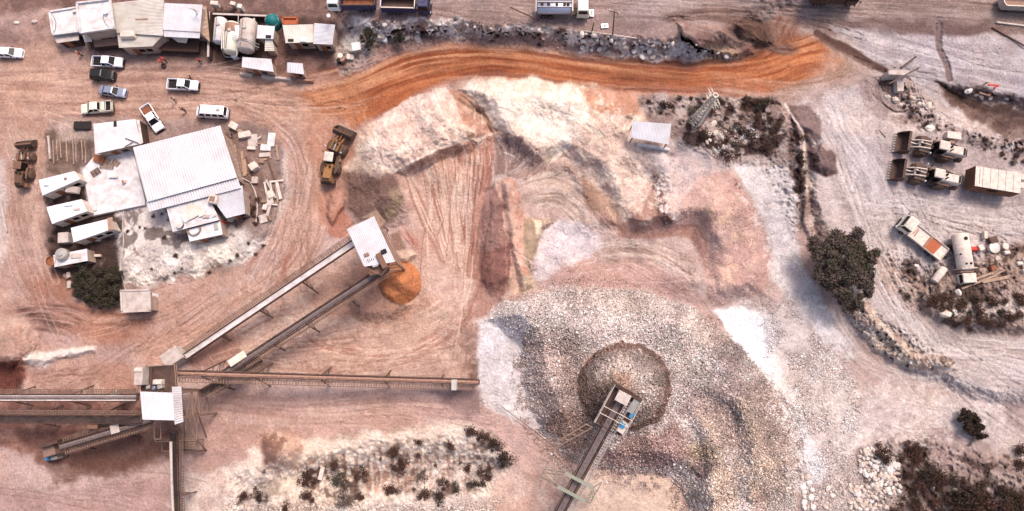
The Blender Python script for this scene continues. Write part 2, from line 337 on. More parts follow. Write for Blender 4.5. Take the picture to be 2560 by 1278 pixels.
for i in range(8):
    tracks([(1560+i*26,604+i*4),(1650+i*12,640+i*9),(1757,640+i*15)], 6, (140,86,72), (214,176,158), .8, 60, 3, 95+i, .25, 5)
tracks([(1480,640),(1560,630),(1660,650),(1755,720)], 36, (170,136,120), (218,196,180), .75, 100, 4, 99, .08)
area([(1400,660),(1560,650),(1700,690),(1760,745),(1620,720),(1460,715),(1350,710)], (204,160,146), 10, .8, 10, c2=(192,146,132))
# brown-white rough face between
area([(1640,440),(1700,440),(1740,480),(1710,530),(1690,565),(1660,500)], (224,204,196), 7, .9, 9, c2=(206,180,172), pscale=16)
area([(1620,380),(1760,370),(1780,440),(1720,470),(1650,430)], (200,176,168), 10, .9, 8, c2=(216,198,192))
# pink gravel pile
PINKP = [(1745,445),(1790,430),(1840,440),(1880,500),(1908,580),(1930,650),(1930,700),(1905,735),(1860,758),(1800,762),(1768,745),(1768,600),(1742,570),(1700,565),(1708,500)]
s, m = area(PINKP, (206,160,146), 4, 1, 4, c2=(212,172,158), pscale=60); PINKM = (s, m > 0.5)
area([(1720,520),(1800,480),(1850,560),(1840,720),(1790,745),(1772,600)], (232,190,156), 5, .7, 8, patch=(.5,.62), pscale=24, off=83)
GR[s] = np.maximum(GR[s], m*0.12)
# white slope east of it
area([(1830,415),(1900,400),(1960,380),(1990,480),(1985,600),(2060,760),(2150,900),(2080,880),(1990,770),(1930,700),(1930,640),(1900,520)], (222,212,206), 10, 1, 7, c2=(212,200,198))
area([(1790,775),(1860,765),(1905,790),(1912,830),(1900,900),(1925,960),(1935,1000),(1880,930),(1830,850)], (254,253,253), 3, 1, 5)
# scrub-ground north east of the shed
area([(1600,235),(1940,245),(1960,300),(1995,380),(1960,420),(1880,420),(1800,400),(1760,390),(1700,370),(1640,330),(1610,290)], (150,124,114), 8, .95, 8, c2=(186,168,160), pscale=24)
area([(1610,240),(1950,245),(1970,330),(1930,390),(1780,390),(1640,320)], (72,48,42), 5, .9, 8, patch=(.5,.58), pscale=40, off=85)
area([(1800,330),(1880,300),(1900,350),(1800,400),(1770,390)], (226,220,216), 3, .85, 6, patch=(.5,.56), pscale=9, off=87)
area([(1700,340),(1780,400),(1840,430),(1800,430),(1700,380),(1640,370)], (196,180,174), 6, .8, 8)
area([(1945,250),(1975,280),(2010,340),(2005,400),(2000,500),(2030,580),(2070,700),(2140,800),(2230,890),(2300,930),(2370,930),(2200,800),(2080,620),(2040,500),(2020,380),(2000,300)], (170,136,122), 8, .9, 9, c2=(228,206,184), pscale=24)
area([(1975,330),(2008,350),(2006,420),(2010,520),(2000,580),(1980,500),(1985,400)], (84,56,48), 4, .85, 7, patch=(.36,.52), pscale=20)
path([(1962,262),(1985,300),(2008,330),(2010,360),(2008,420)], 3, (236,220,204), 2, .8, 3)
area([(1970,270),(2020,270),(2050,320),(2040,380),(1990,350)], (120,88,82), 6, .85, 6, c2=(140,106,98))
area([(2015,370),(2060,350),(2092,390),(2092,430),(2060,438),(2020,420)], (132,98,90), 4, .95, 4, c2=(120,86,80))
area([(1940,240),(2060,235),(2080,300),(2040,330),(1990,290)], (188,152,136), 10, .7, 8)
# east yard
tracks([(2030,240),(2120,420),(2180,560),(2230,700),(2330,830),(2480,900),(2700,950)], 60, (188,168,162), (222,208,202), .8, 140, 6, 101)
tracks([(2090,270),(2150,360),(2210,480),(2400,560),(2620,560)], 50, (192,178,176), (216,204,202), .65, 140, 6, 103)
tracks([(2170,560),(2280,740),(2420,850),(2640,890)], 26, (180,156,146), (218,202,194), .75, 150, 4, 105)
tracks([(2200,280),(2270,300),(2290,240),(2250,200),(2180,230)], 14, (160,128,118), (208,184,172), .7, 60, 4, 107, .15)
area([(2190,190),(2260,185),(2330,260),(2390,320),(2560,340),(2700,360),(2700,420),(2480,400),(2330,330),(2240,290),(2190,240)], (160,130,122), 8, .9, 9, c2=(196,170,160), pscale=20)
area([(2340,205),(2450,220),(2600,260),(2700,300),(2700,345),(2520,345),(2420,300),(2370,240)], (150,116,100), 8, .9, 8, c2=(112,80,70))
area([(2240,300),(2330,300),(2480,350),(2700,350),(2700,380),(2480,375),(2330,335)], (64,42,38), 4, .75, 8, patch=(.45,.57), pscale=16, off=111)
area([(2420,300),(2560,290),(2700,300),(2700,345),(2540,345)], (158,126,100), 10, .6, 8)
area([(2290,250),(2330,245),(2480,330),(2450,350),(2340,290)], (206,182,168), 6, .85, 4)
area([(2150,200),(2200,190),(2230,260),(2210,300),(2160,270)], (176,150,148), 10, .7, 8)
tracks([(2110,190),(2180,220),(2200,290)], 26, (150,120,112), (196,172,162), .7, 30, 5, 113, .2)
tracks([(2300,195),(2290,240),(2330,290)], 24, (150,120,110), (206,184,172), .7, 30, 6, 114, .2)
area([(2320,450),(2560,470),(2700,500),(2700,540),(2400,520),(2280,490)], (180,162,166), 16, .6, 12)
# lower right: gravel apron, scrub
SCR = [(2150,1120),(2290,1090),(2420,1100),(2560,1150),(2700,1200),(2700,1400),(2180,1400),(2240,1240),(2160,1200)]
area([(1990,1040),(2200,960),(2420,1000),(2700,1040),(2700,1400),(2000,1400)], (222,204,190), 30, .8, 14, c2=(206,184,172))
area([(2200,1010),(2400,1060),(2560,1120),(2560,1030),(2400,1000)], (210,190,184), 20, .8, 14)
area([(2330,1060),(2460,1090),(2500,1180),(2380,1200),(2310,1130)], (190,158,148), 12, .8, 12, c2=(176,140,130), pscale=12)
area([(2500,990),(2560,1000),(2560,1080),(2520,1060)], (166,130,122), 10, .6, 10)
area(SCR, (160,128,116), 12, .85, 16, patch=(.36,.56), pscale=40, off=115, c2=(190,162,148))
area(SCR, (84,58,50), 8, .8, 16, patch=(.55,.62), pscale=44, off=117)
area([(2380,1200),(2480,1190),(2560,1240),(2700,1400),(2360,1400)], (64,42,40), 12, .85, 14, patch=(.3,.45))
area([(2250,1110),(2330,1110),(2350,1200),(2300,1290),(2230,1290),(2240,1180)], (96,68,60), 12, .8, 14, patch=(.38,.5), pscale=24)
area([(2180,620),(2300,700),(2560,600),(2700,640),(2700,850),(2420,840),(2280,780),(2200,700)], (170,136,118), 12, .9, 10, c2=(196,166,146), pscale=20)
area([(2230,650),(2700,600),(2700,850),(2420,835),(2270,770)], (76,48,40), 6, .8, 10, patch=(.53,.61), pscale=34, off=119)
area([(2400,770),(2540,740),(2560,780),(2480,800)], (236,214,196), 8, .8, 10)
area([(2120,780),(2160,760),(2280,880),(2370,890),(2390,925),(2280,925),(2190,880)], (236,216,192), 5, .95, 7, c2=(206,170,146), pscale=12)
area([(2290,900),(2380,890),(2390,920),(2300,930)], (104,66,54), 4, .7, 7, patch=(.45,.55), pscale=14)
tracks([(2060,760),(2160,900),(2300,950),(2440,940)], 26, (180,154,144), (230,218,210), .75, 120, 5, 121)
# --- big grey gravel stockpile and what lies round it
area([(1200,800),(1260,740),(1330,770),(1310,870),(1330,980),(1400,1100),(1300,1060),(1210,1010),(1190,900)], (206,196,196), 7, 1, 8, c2=(218,208,206))
area([(1195,890),(1290,890),(1320,960),(1340,1040),(1290,1060),(1210,1010)], (214,206,204), 8, .8, 8)
GM = [(1215,800),(1250,745),(1340,728),(1480,715),(1620,730),(1720,760),(1790,810),(1860,880),(1930,970),(1985,1060),(1992,1150),(1985,1400),(1690,1400),(1725,1270),(1695,1210),(1640,1180),(1560,1182),(1420,1145),(1350,1050),(1312,960),(1305,870)]
s, m = area([q for q in GM if q[0] > 1290]+[(1310,800)], (200,182,172), 5, 1, 6, c2=(212,196,186), pscale=70); GMM = (s, m > 0.5)
BR = 1.0
GR[s] = np.maximum(GR[s], m)
s, m = mask([(1215,800),(1250,745),(1340,728),(1330,800),(1300,850)], 14, 12); m = m*0.8; blend(s, m*.6, (206,196,194)); GR[s] = np.maximum(GR[s], m)
s, m = mask([(1400,700),(1560,690),(1720,745),(1760,760),(1560,735),(1420,730),(1340,720)], 10, 12); GR[s] = np.maximum(GR[s], m*.5)
area([(1420,730),(1560,735),(1650,800),(1640,860),(1540,850),(1440,850)], (212,196,184), 26, .7, 16, c2=(204,184,174), pscale=40)
area([(1310,840),(1440,830),(1460,1000),(1440,1120),(1360,1050),(1312,950)], (172,146,138), 26, .65, 12, c2=(184,158,150))
area([(1400,1020),(1470,1040),(1470,1120),(1420,1130),(1370,1060)], (166,130,112), 16, .8, 12)
area([(1380,880),(1440,900),(1440,1030),(1500,1060),(1470,1110),(1440,1080),(1410,980)], (158,134,120), 14, .5, 10)
area([(1560,1100),(1700,1050),(1720,1160),(1560,1180),(1440,1140)], (160,118,106), 20, .8, 12, c2=(176,134,120))
area([(1700,960),(1900,950),(1960,1060),(1960,1180),(1820,1120),(1720,1040)], (158,132,122), 24, .6, 14)
area([(1720,1130),(1790,1120),(1800,1180),(1740,1200),(1700,1170)], (118,90,92), 12, .75, 10)
area([(1430,1180),(1560,1187),(1640,1185),(1690,1212),(1715,1290),(1700,1400),(1420,1400)], (222,192,166), 10, 1, 8, c2=(214,182,158))
area([(1700,1120),(1790,1100),(1800,1150),(1720,1160)], (196,166,132), 12, .7, 12)
area([(1780,1180),(1830,1180),(1840,1400),(1770,1400)], (214,184,156), 10, .7, 12)
area([(1880,1200),(1930,1210),(1930,1400),(1870,1400)], (198,164,142), 10, .6, 12)
for (a_, b_) in (((1560,1190),(1500,1270)),((1600,1190),(1560,1270)),((1640,1190),(1620,1270))): pass
tracks([(1480,1200),(1520,1240),(1530,1300)], 30, (202,168,146), (232,206,182), .6, 50, 4, 131)
# coarse apron right of the white slope
AP = [(1905,780),(1960,740),(2030,800),(2080,870),(2130,960),(2150,1050),(2160,1100),(2120,1180),(2000,1190),(1980,1080),(1935,1000),(1905,900)]
s, m = area(AP, (226,210,202), 26, 1, 18, c2=(218,198,188)); GR[s] = np.maximum(GR[s], m*.55*sstep((fbm(X[s], Y[s], 40, 4, 39)-.3)/.25))
area([(1790,768),(1860,762),(1925,790),(1945,880),(1990,990),(2040,1100),(2050,1200),(2000,1230),(1985,1080),(1935,990),(1860,880)], (244,236,232), 10, .85, 12)
area([(1790,770),(1900,780),(1915,850),(1925,950),(1880,900),(1840,840)], (254,253,252), 4, 1, 5)
s, m = mask([(1990,1150),(2180,1130),(2260,1280),(2100,1400),(1990,1400)], 20, 14); GR[s] = np.maximum(GR[s], m*.5)
s, m = mask([(1800,330),(1880,290),(1900,340),(1820,420),(1780,400)], 8, 10); GR[s] = np.maximum(GR[s], m*.8)
for pts_, o_ in (([(1400,1120),(1560,1165),(1700,1155),(1720,1280),(1700,1400),(1660,1400),(1680,1230),(1560,1215),(1420,1180)], 3), ([(1280,900),(1320,860),(1345,1050),(1440,1170),(1400,1180),(1290,1040)], 5), ([(1760,770),(2010,1050),(2010,1200),(1960,1150),(1740,820)], 7)):
    s, m = mask(pts_, 16, 12); m = m*sstep((fbm(X[s], Y[s], 14, 4, 60+o_)-.46)/.1); blend(s, m*.7, (178,152,140)); GR[s] = np.maximum(GR[s], m*.8)
area([(1690,1160),(1990,1120),(1990,1400),(1690,1400)], (214,188,166), 10, .75, 14, patch=(.48,.58), pscale=60, off=58)
# fresh cone and its brown collar
area([(1455,900),(1480,880),(1470,980),(1500,1040),(1530,1060),(1500,1070),(1460,1030),(1440,980)], (222,176,140), 6, .85, 6)
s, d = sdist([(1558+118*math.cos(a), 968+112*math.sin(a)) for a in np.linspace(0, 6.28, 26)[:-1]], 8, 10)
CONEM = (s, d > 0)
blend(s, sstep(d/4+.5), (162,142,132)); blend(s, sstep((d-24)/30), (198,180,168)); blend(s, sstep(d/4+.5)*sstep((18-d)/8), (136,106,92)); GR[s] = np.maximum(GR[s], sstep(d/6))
s, m = mask([(1450,940),(1530,950),(1560,1000),(1500,1050),(1460,1020)], 24, 8); blend(s, m*.8, (118,90,76));  # dark lower-left sector: shaded side of the cone painted into the soil
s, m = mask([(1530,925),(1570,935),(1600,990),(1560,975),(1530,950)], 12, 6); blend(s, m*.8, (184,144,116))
# --- bottom embankment
area([(560,1180),(620,1120),(800,1090),(960,1080),(1130,1050),(1230,1080),(1290,1130),(1290,1180),(1230,1240),(1100,1290),(560,1400)], (238,218,198), 14, 1, 14, c2=(228,204,184))
area([(430,1190),(620,1170),(650,1400),(420,1400)], (226,206,188), 24, .9, 14, c2=(206,178,164))
s = box([(700,1060),(1240,1260)], 0)
sx = vnoise(X[s]/7+WX[s]*.6, Y[s]/80, 3)*.6+vnoise(X[s]/3.2+WX[s], Y[s]/60, 5)*.4
mm = sstep((sx-.5)/.14)*sstep((Y[s]-1110)/40)*sstep((1250-Y[s])/30)*sstep((X[s]-740)/60)*sstep((1200-X[s])/40)
blend(s, mm*.75, (192,142,116)); Z[s] -= mm*.25
for pl in ([(620,1200),(760,1150),(900,1120),(1000,1100),(1180,1090),(1260,1130),(1240,1200),(1060,1250),(700,1262)], [(590,1230),(640,1220),(680,1240),(670,1255),(600,1250)], [(740,1180),(800,1160),(870,1150),(900,1200),(900,1250),(830,1265),(760,1250)], [(1160,1070),(1230,1080),(1290,1130),(1280,1160),(1200,1200),(1190,1130)], [(1040,1230),(1160,1200),(1200,1230),(1120,1250)], [(960,1120),(1010,1110),(1020,1190),(980,1195)]):
    area(pl, (100,70,62), 9, .75 if len(pl) < 8 else .4, 12, patch=(.42,.58), pscale=22)
area([(640,1260),(1100,1262),(1300,1230),(1420,1290),(1420,1400),(640,1400)], (206,184,170), 12, .9, 12)
s, m = mask([(560,1262),(1100,1262),(1250,1250),(1250,1400),(560,1400)], 12, 12); GR[s] = np.maximum(GR[s], m*.6)
area([(1240,1180),(1380,1150),(1420,1290),(1300,1400),(1240,1300)], (200,156,138), 20, .9, 12, c2=(214,180,160))
area([(1240,1070),(1330,1060),(1400,1150),(1330,1180),(1250,1150)], (208,168,152), 16, .8, 12)
area([(655,1085),(700,1078),(750,1100),(770,1130),(740,1175),(690,1185),(655,1150)], (214,180,158), 8, .9, 8, c2=(196,150,130))
area([(655,1095),(700,1078),(720,1100),(695,1120),(690,1165),(660,1160)], (140,92,76), 6, .75, 8, patch=(.36,.5), pscale=16)
for k in range(6):
    rut([(640+rr, 1003+k*17+rr*0.05*(k-2)) for rr in (190,250,310,370,430)], 1.6, (220,186,166), .55, .08)
tracks([(500,1010),(760,1030),(1000,1010),(1180,1030)], 40, (182,136,118), (212,176,158), .6, 160, 6, 141)
area([(1080,975),(1200,975),(1210,1010),(1180,1060),(1130,1010)], (150,118,116), 10, .75, 8)
area([(1170,900),(1195,895),(1202,960),(1180,975)], (128,92,72), 5, .8, 5)

# the cut faces and benches in the middle, edge by edge
PALE1 = [(1119,221),(1014,250),(961,282),(935,324),(919,372),(924,398),(972,425),(1014,419),(1067,382),(1167,343),(1157,303),(1135,255)]
area(PALE1, (212,180,164), 3, .95, 3, c2=(222,194,178), pscale=22); area(PALE1, (240,220,200), 2, .6, 4, patch=(.53,.62), pscale=11, off=90)
area([(924,392),(972,425),(1014,419),(1067,382),(1167,343),(1228,337),(1230,343),(1167,350),(1070,390),(1016,427),(972,432)], (238,216,194), 2, .9, 2)
area([(1014,424),(1067,388),(1167,349),(1230,342),(1228,366),(1150,372),(1090,392),(1052,414),(1020,440)], (184,132,106), 3, .85, 5, c2=(200,150,126), pscale=12)
area([(1120,224),(1151,229),(1188,256),(1233,293),(1236,335),(1170,343),(1157,303)], (190,136,108), 3, 1, 4, c2=(214,170,142), pscale=14)
path([(1146,250),(1176,268),(1215,293),(1241,326)], 3.5, (140,108,84), 2, .85, 2, -.1)
CR = [(1151,229),(1180,205),(1260,198),(1340,200),(1447,219),(1479,287),(1458,324),(1421,377),(1373,414),(1341,372),(1300,340),(1241,318),(1190,250)]
area(CR, (232,208,186), 3, .95, 4, c2=(222,194,174), pscale=30); area([(1200,215),(1300,205),(1440,240),(1460,310),(1400,370),(1330,330),(1250,290)], (242,224,204), 16, .6, 10); area(CR, (248,234,218), 2, .7, 5, patch=(.5,.6), pscale=15, off=92)
SB = [(1241,330),(1304,340),(1347,372),(1366,409),(1347,437),(1289,446),(1257,414),(1236,361)]
area(SB, (186,152,138), 3, .95, 5, c2=(168,134,122), pscale=18)
for q in ((1245,345),(1270,338),(1300,345),(1325,358),(1345,380),(1356,405)):
    tracks([q, ((q[0]+1272)/2+4,(q[1]+436)/2), (1272,436)], 7, (132,100,92), (200,174,162), .75, 40, 3, int(q[0]), .15, 4, fade=False)
TANM = [(1447,219),(1479,287),(1458,324),(1421,377),(1421,414),(1463,435),(1489,477),(1526,488),(1542,520),(1574,570),(1616,572),(1648,520),(1648,467),(1637,414),(1600,370),(1590,320),(1560,292),(1490,288)]
area(TANM, (212,178,162), 3, .8, 4, c2=(222,194,176), pscale=26); area([(1500,400),(1637,414),(1600,480),(1560,540),(1526,488)], (228,204,186), 6, .7, 8, patch=(.42,.52), pscale=22)
area([(1637,414),(1650,440),(1672,500),(1690,562),(1660,568),(1640,530),(1632,470)], (132,90,80), 2, .9, 4, patch=(.4,.5), pscale=10); area([(1640,430),(1690,540),(1700,566),(1670,560),(1645,500)], (236,222,214), 2, .9, 4, patch=(.5,.56), pscale=9)
area([(1560,560),(1600,520),(1632,474),(1650,540),(1660,572),(1600,580)], (194,148,126), 4, .85, 4, c2=(176,128,108))
area([(1459,432),(1489,480),(1500,520),(1540,560),(1576,574),(1616,576),(1690,566),(1742,562),(1768,596),(1766,640),(1750,606),(1730,588),(1640,594),(1570,596),(1520,574),(1480,540),(1462,500)], (172,124,108), 2, .9, 5, c2=(188,144,126), pscale=14)
area([(1463,440),(1489,480),(1500,530),(1480,540),(1462,510)], (166,130,102), 3, .8, 4)
area([(1236,462),(1278,446),(1294,488),(1310,572),(1315,641),(1304,667),(1278,662),(1278,615),(1257,572),(1257,509)], (220,176,152), 2.5, 1, 4, c2=(206,154,130), pscale=20)
area([(1212,470),(1236,464),(1257,512),(1257,574),(1278,618),(1278,664),(1240,690),(1205,640),(1200,560)], (150,108,100), 3, .9, 5, c2=(170,128,116), pscale=24)
area([(1205,640),(1276,600),(1280,662),(1300,672),(1270,700),(1200,720)], (148,96,84), 4, .85, 6)
area([(1276,664),(1302,668),(1312,692),(1300,728),(1280,738),(1270,700)], (216,176,152), 3, .9, 4); area([(1302,690),(1334,686),(1340,712),(1316,734),(1300,724)], (204,178,148), 3, .9, 4)
area([(1310,545),(1345,548),(1382,543),(1372,562),(1350,590),(1338,640),(1322,668),(1312,600)], (176,150,122), 2.5, .9, 4); area([(1332,548),(1352,550),(1356,580),(1344,598),(1338,570)], (236,218,180), 2, .9, 2)
rt_ = random.Random(17)
def field(n, x0, x1, y0, y1, ang, spread, ln, cols, wpx=(1.2,2.4), gap=True, amt=.5):
    for k in range(n):
        x, y = rt_.uniform(x0, x1), rt_.uniform(y0, y1); a = math.radians(ang+rt_.uniform(-spread, spread)); L = rt_.uniform(.5,1.2)*ln; cv = rt_.uniform(-.5,.5); pts = []
        for i in range(5): pts.append((x, y)); x += math.cos(a)*L/4; y += math.sin(a)*L/4; a += cv/4
        rut(pts, rt_.uniform(*wpx), rt_.choice(cols), rt_.uniform(.5,1)*amt, rt_.choice((-.08,-.05,.05)), rt_.choice((0,14,16)) if gap else 0)
LT = [(232,222,218),(176,150,140),(236,228,222),(160,132,122)]
field(26, 2080, 2300, 260, 640, 68, 14, 220, LT); field(22, 2150, 2520, 480, 600, 12, 16, 260, LT); field(20, 2080, 2400, 640, 940, 52, 14, 200, LT); field(14, 2300, 2600, 850, 980, 12, 12, 220, LT)
field(14, 2000, 2500, 100, 240, 18, 10, 260, [(220,212,214),(160,146,148)]); field(22, 900, 2300, -20, 40, 3, 5, 320, [(186,166,158),(116,92,84)])
field(24, 20, 760, 170, 290, 4, 14, 240, [(216,182,160),(150,108,88)]); field(16, 10, 110, 300, 760, 86, 12, 220, [(216,186,168),(156,116,96)]); field(16, 690, 800, 330, 700, 98, 12, 200, [(218,186,164),(158,108,84)])
field(18, 620, 1150, 990, 1060, 6, 10, 220, [(216,182,164),(166,126,110)], (1,1.6)); field(20, 620, 1150, 770, 900, 170, 14, 200, [(222,192,170),(160,112,90)]); field(16, 300, 620, 700, 860, 150, 14, 190, [(214,180,158),(150,104,84)])
field(20, 1020, 1230, 380, 700, 95, 9, 180, [(232,206,186),(150,96,74)], (1,1.8), False, .7); field(14, 1340, 1560, 540, 690, 200, 60, 120, [(228,216,212),(170,146,140)], (1,1.8)); field(14, 1480, 1740, 610, 720, 15, 14, 150, [(228,206,192),(160,122,106)], (1,1.6), False)
field(16, 1200, 1330, 880, 1060, 35, 50, 90, [(176,162,160),(234,228,226)], (1,1.6), False, .6); field(12, 1240, 1400, 1060, 1180, 40, 30, 110, [(180,146,132)], (1,1.6), False, .5); field(24, 2180, 2540, 960, 1120, 30, 30, 150, LT, (1,2), False); field(12, 0, 350, 1180, 1270, 5, 16, 200, [(206,172,160),(160,122,110)])
field(30, 900, 1200, 240, 420, 55, 20, 60, [(244,226,206),(176,138,116)], (1,2), False, .55); field(40, 1180, 1480, 210, 380, 60, 40, 50, [(252,244,228),(206,176,146)], (1,2), False, .6); field(26, 1480, 1680, 300, 540, 50, 40, 60, [(244,224,196),(190,148,122)], (1,2), False, .5); field(26, 1240, 1420, 345, 430, 120, 40, 60, [(190,160,146),(120,88,78)], (1,2), False, .5); field(30, 1780, 1920, 460, 740, 40, 70, 34, [(240,206,178),(184,130,108)], (1,2), False, .5)
field(14, 1210, 1300, 480, 730, 100, 18, 90, [(190,146,130),(128,84,72)], (1,2), False, .6)
# pale dust crumbs over the slopes and banks
for pts_, c_, lo in (([(860,430),(900,320),(1090,215),(1240,340),(1100,380),(985,430)], (246,230,212), .56), ([(1140,225),(1460,210),(1610,290),(1700,480),(1600,560),(1400,390)], (252,240,218), .57), ([(1700,430),(1850,430),(1940,660),(1860,760),(1770,740)], (236,200,174), .6), ([(1830,415),(1990,400),(2000,640),(2160,920),(2100,900),(1930,700)], (240,234,232), .5), ([(2000,240),(2600,240),(2600,560),(2200,700),(2060,500)], (228,218,214), .55), ([(1950,960),(2400,940),(2600,1060),(2300,1120),(2000,1100)], (238,226,216), .53), ([(560,1180),(960,1090),(1290,1130),(1100,1280),(560,1300)], (250,238,222), .52), ([(1200,800),(1330,760),(1320,1050),(1200,1000)], (236,232,232), .55), ([(600,660),(1210,660),(1190,930),(600,930)], (222,192,168), .56)):
    area(pts_, c_, 12, .42, 12, patch=(lo, lo+.09), pscale=12, off=88)
area([(850,690),(905,640),(960,700),(1045,765),(1010,800),(930,815),(860,790),(780,770),(790,730)], (196,148,120), 14, .75, 12, c2=(180,130,104), pscale=26)
area([(780,290),(880,290),(880,360),(866,430),(860,500),(820,560),(790,520),(780,420)], (188,128,96), 16, .55, 14, c2=(204,152,122), pscale=30)
# late soils that lie over the rest
area([(2062,50),(2240,58),(2330,78),(2480,82),(2560,90),(2560,60),(2300,40)], (128,100,94), 8, .8, 8, c2=(150,122,114))
area([(2085,66),(2130,72),(2250,86),(2336,88),(2334,60),(2120,48)], (120,92,86), 6, .7, 6)
area([(2358,86),(2480,88),(2480,66),(2370,62)], (118,90,86), 6, .75, 6)
path([(2347,56),(2346,92),(2350,125),(2366,160),(2374,198)], 7, (142,116,110), 2, .95, 2, -0.1)
path([(2040,84),(2080,104),(2130,132),(2180,158),(2232,186),(2252,192)], 8, (104,70,62), 4, .9, 6)
path([(2052,98),(2110,130),(2180,170)], 6, (124,88,76), 4, .7, 6)
area([(1968,262),(2020,262),(2052,300),(2056,345),(2030,352),(1992,330)], (122,92,88), 5, .9, 6, c2=(146,114,108))
area([(2015,372),(2058,352),(2092,388),(2093,430),(2060,440),(2024,424)], (134,104,98), 3, .95, 4, c2=(122,90,84)); area([(2030,360),(2060,352),(2085,372),(2060,380)], (214,192,180), 3, .7, 6, patch=(.4,.55), pscale=12)
area([(2350,205),(2420,240),(2470,262),(2560,280),(2700,300),(2700,346),(2540,345),(2440,300),(2380,260)], (136,104,90), 7, .85, 8, c2=(104,74,64), pscale=30); area([(2350,205),(2420,236),(2480,262),(2600,276),(2600,294),(2480,284),(2400,256)], (84,58,52), 5, .8, 7)
area([(2196,196),(2262,190),(2262,240),(2240,246),(2205,226)], (112,82,76), 5, .7, 5); area([(2226,218),(2250,240),(2270,290),(2230,270)], (176,150,152), 8, .6, 6)
area([(2180,335),(2420,345),(2540,420),(2560,500),(2360,500),(2190,470)], (172,150,148), 40, .55, 14)
path([(1963,258),(1980,290),(2006,328),(2009,372)], 2.5, (232,214,200), 2, .9, 2); area([(1975,300),(1992,330),(1996,420),(2000,500),(1984,520),(1976,420)], (92,64,56), 4, .8, 6, patch=(.35,.5), pscale=14)
for k in range(3): rut([(2200-k*6,200),(2196-k*8,232),(2212,262),(2240,280),(2268,276),(2276,258)], 1.4, (150,120,112), .7, -.1)
for k in range(6): rut([(2262+k*8,196+k*3),(2268+k*8,222+k*3),(2276+k*8,246+k*3)], 1.6, (220,200,190), .7, .12)
tracks([(2090,268),(2110,330),(2170,420),(2200,520)], 34, (176,158,156), (222,212,210), .7, 120, 4, 151)
area([(130,470),(100,560),(120,640),(140,600)], (150,120,106), 8, .5, 6)
for k in range(7): rut([(1760+k*9,118+k),(1757+k*10,132),(1756+k*11,146)], 1.5, (222,196,160), .8, .12)
# --- heights
tz = lambda pts, h, wd, **k: mound(pts, h, wd, **k)
s, d = sdist([(800,-400),(2760,-400),(2760,300),(2560,268),(2420,228),(2330,210),(2240,186),(2150,150),(2070,98),(1985,50),(1950,60),(1900,110),(1780,140),(1540,140),(1400,120),(1230,104),(1080,100),(960,110),(900,100),(860,80),(830,40)], 10, 14)
Z[s] += sstep(d/(55+70*sstep((X[s]-1780)/150)))*3.6*(1-.8*sstep((X[s]-1930)/260))
tz([(1990,310),(2014,340),(2004,480),(2035,590),(2120,790),(2270,930),(2420,1000),(2760,1040),(2760,330),(2560,330),(2330,300),(2160,290),(2070,290)], 1.6, 40, warp=10)
tz([(2330,200),(2450,215),(2600,250),(2760,290),(2760,345),(2500,350),(2400,290)], -1.8, 30)
tz([(2290,720),(2420,640),(2700,600),(2700,840),(2440,840),(2300,790)], 1.2, 30)
tz([(868,440),(880,380),(905,320),(985,268),(1090,212),(1140,222),(1230,295),(1236,345),(1150,440),(1080,560),(980,570),(880,570)], 3.2, 80, prof='l')
tz([(985,432),(1100,373),(1236,345),(1230,480),(1200,620),(1190,800),(1060,800),(1010,600),(1010,500)], 0.4, 26, mode='to', prof='l', warp=2)
tz([(1135,222),(1180,196),(1300,190),(1420,208),(1610,225),(1615,300),(1700,390),(1720,470),(1700,570),(1600,580),(1520,530),(1480,430),(1400,392),(1330,420),(1240,345),(1225,300)], 2.0, 46, warp=5)
tz([(1135,232),(1160,240),(1215,275),(1240,335),(1225,345),(1200,310),(1165,265)], -1.4, 18, warp=3)
tz([(1240,345),(1300,350),(1350,390),(1400,392),(1470,430),(1480,600),(1340,700),(1250,640),(1235,450)], -.6, 60, warp=4)
tz([(1252,450),(1288,448),(1312,560),(1325,640),(1338,720),(1300,742),(1278,640),(1256,540)], 1.3, 18, warp=6)
tz([(1205,560),(1235,470),(1270,540),(1290,700),(1230,745),(1200,700)], 1.2, 30)
tz([(1300,545),(1365,545),(1380,548),(1350,600),(1332,690),(1310,640)], .9, 14)
tz([(1395,400),(1475,425),(1530,520),(1565,570),(1500,575),(1460,500)], .5, 26)
tz([(1745,440),(1790,425),(1842,436),(1885,500),(1912,580),(1934,650),(1934,700),(1908,738),(1860,762),(1800,766),(1764,748),(1762,620),(1742,572),(1640,590),(1560,575),(1540,530),(1690,470)], 2.2, 60)
tz([(1215,800),(1250,740),(1340,722),(1480,708),(1620,724),(1722,755),(1794,806),(1866,880),(1936,970),(1990,1060),(1998,1150),(1990,1400),(1690,1400),(1725,1270),(1695,1215),(1640,1188),(1560,1190),(1410,1150),(1340,1050),(1306,960),(1300,870)], 4.2, 62, prof='l')
tz([(1440,1160),(1560,1190),(1690,1180),(1700,1250),(1690,1400),(1380,1400)], .6, 30)
s = box([(1690,940),(1960,1250)], 0)
ring = np.hypot(X[s]-1660, (Y[s]-1150)*.95)+WX[s]*14
wv = np.sin(ring/17.0)*sstep((X[s]-1700)/60)*sstep((1975-X[s])/40)*sstep((Y[s]-940)/80)
Z[s] += wv*.75
kk = sstep(wv*1.5-.3)[..., None]*.5; C[s] = C[s]*(1-kk)+soil((214,186,160))*kk
cone(1558, 968, 120, 6.6, .95, 7)
SC_, SCm, SCd = cone(1000, 706, 56, 4.4, .95, 4)
blend(SC_, sstep((1-SCd)*56/3), (198,132,92)); blend(SC_, sstep((1-SCd)*56/3)*sstep((970+WX[SC_]*6-X[SC_])/16), (156,100,74)); blend(SC_, sstep((1-SCd)*56/3)*sstep((Y[SC_]-728)/14)*.5, (160,100,62))  # left and lower flanks darker: the cone's shaded side put into its colour
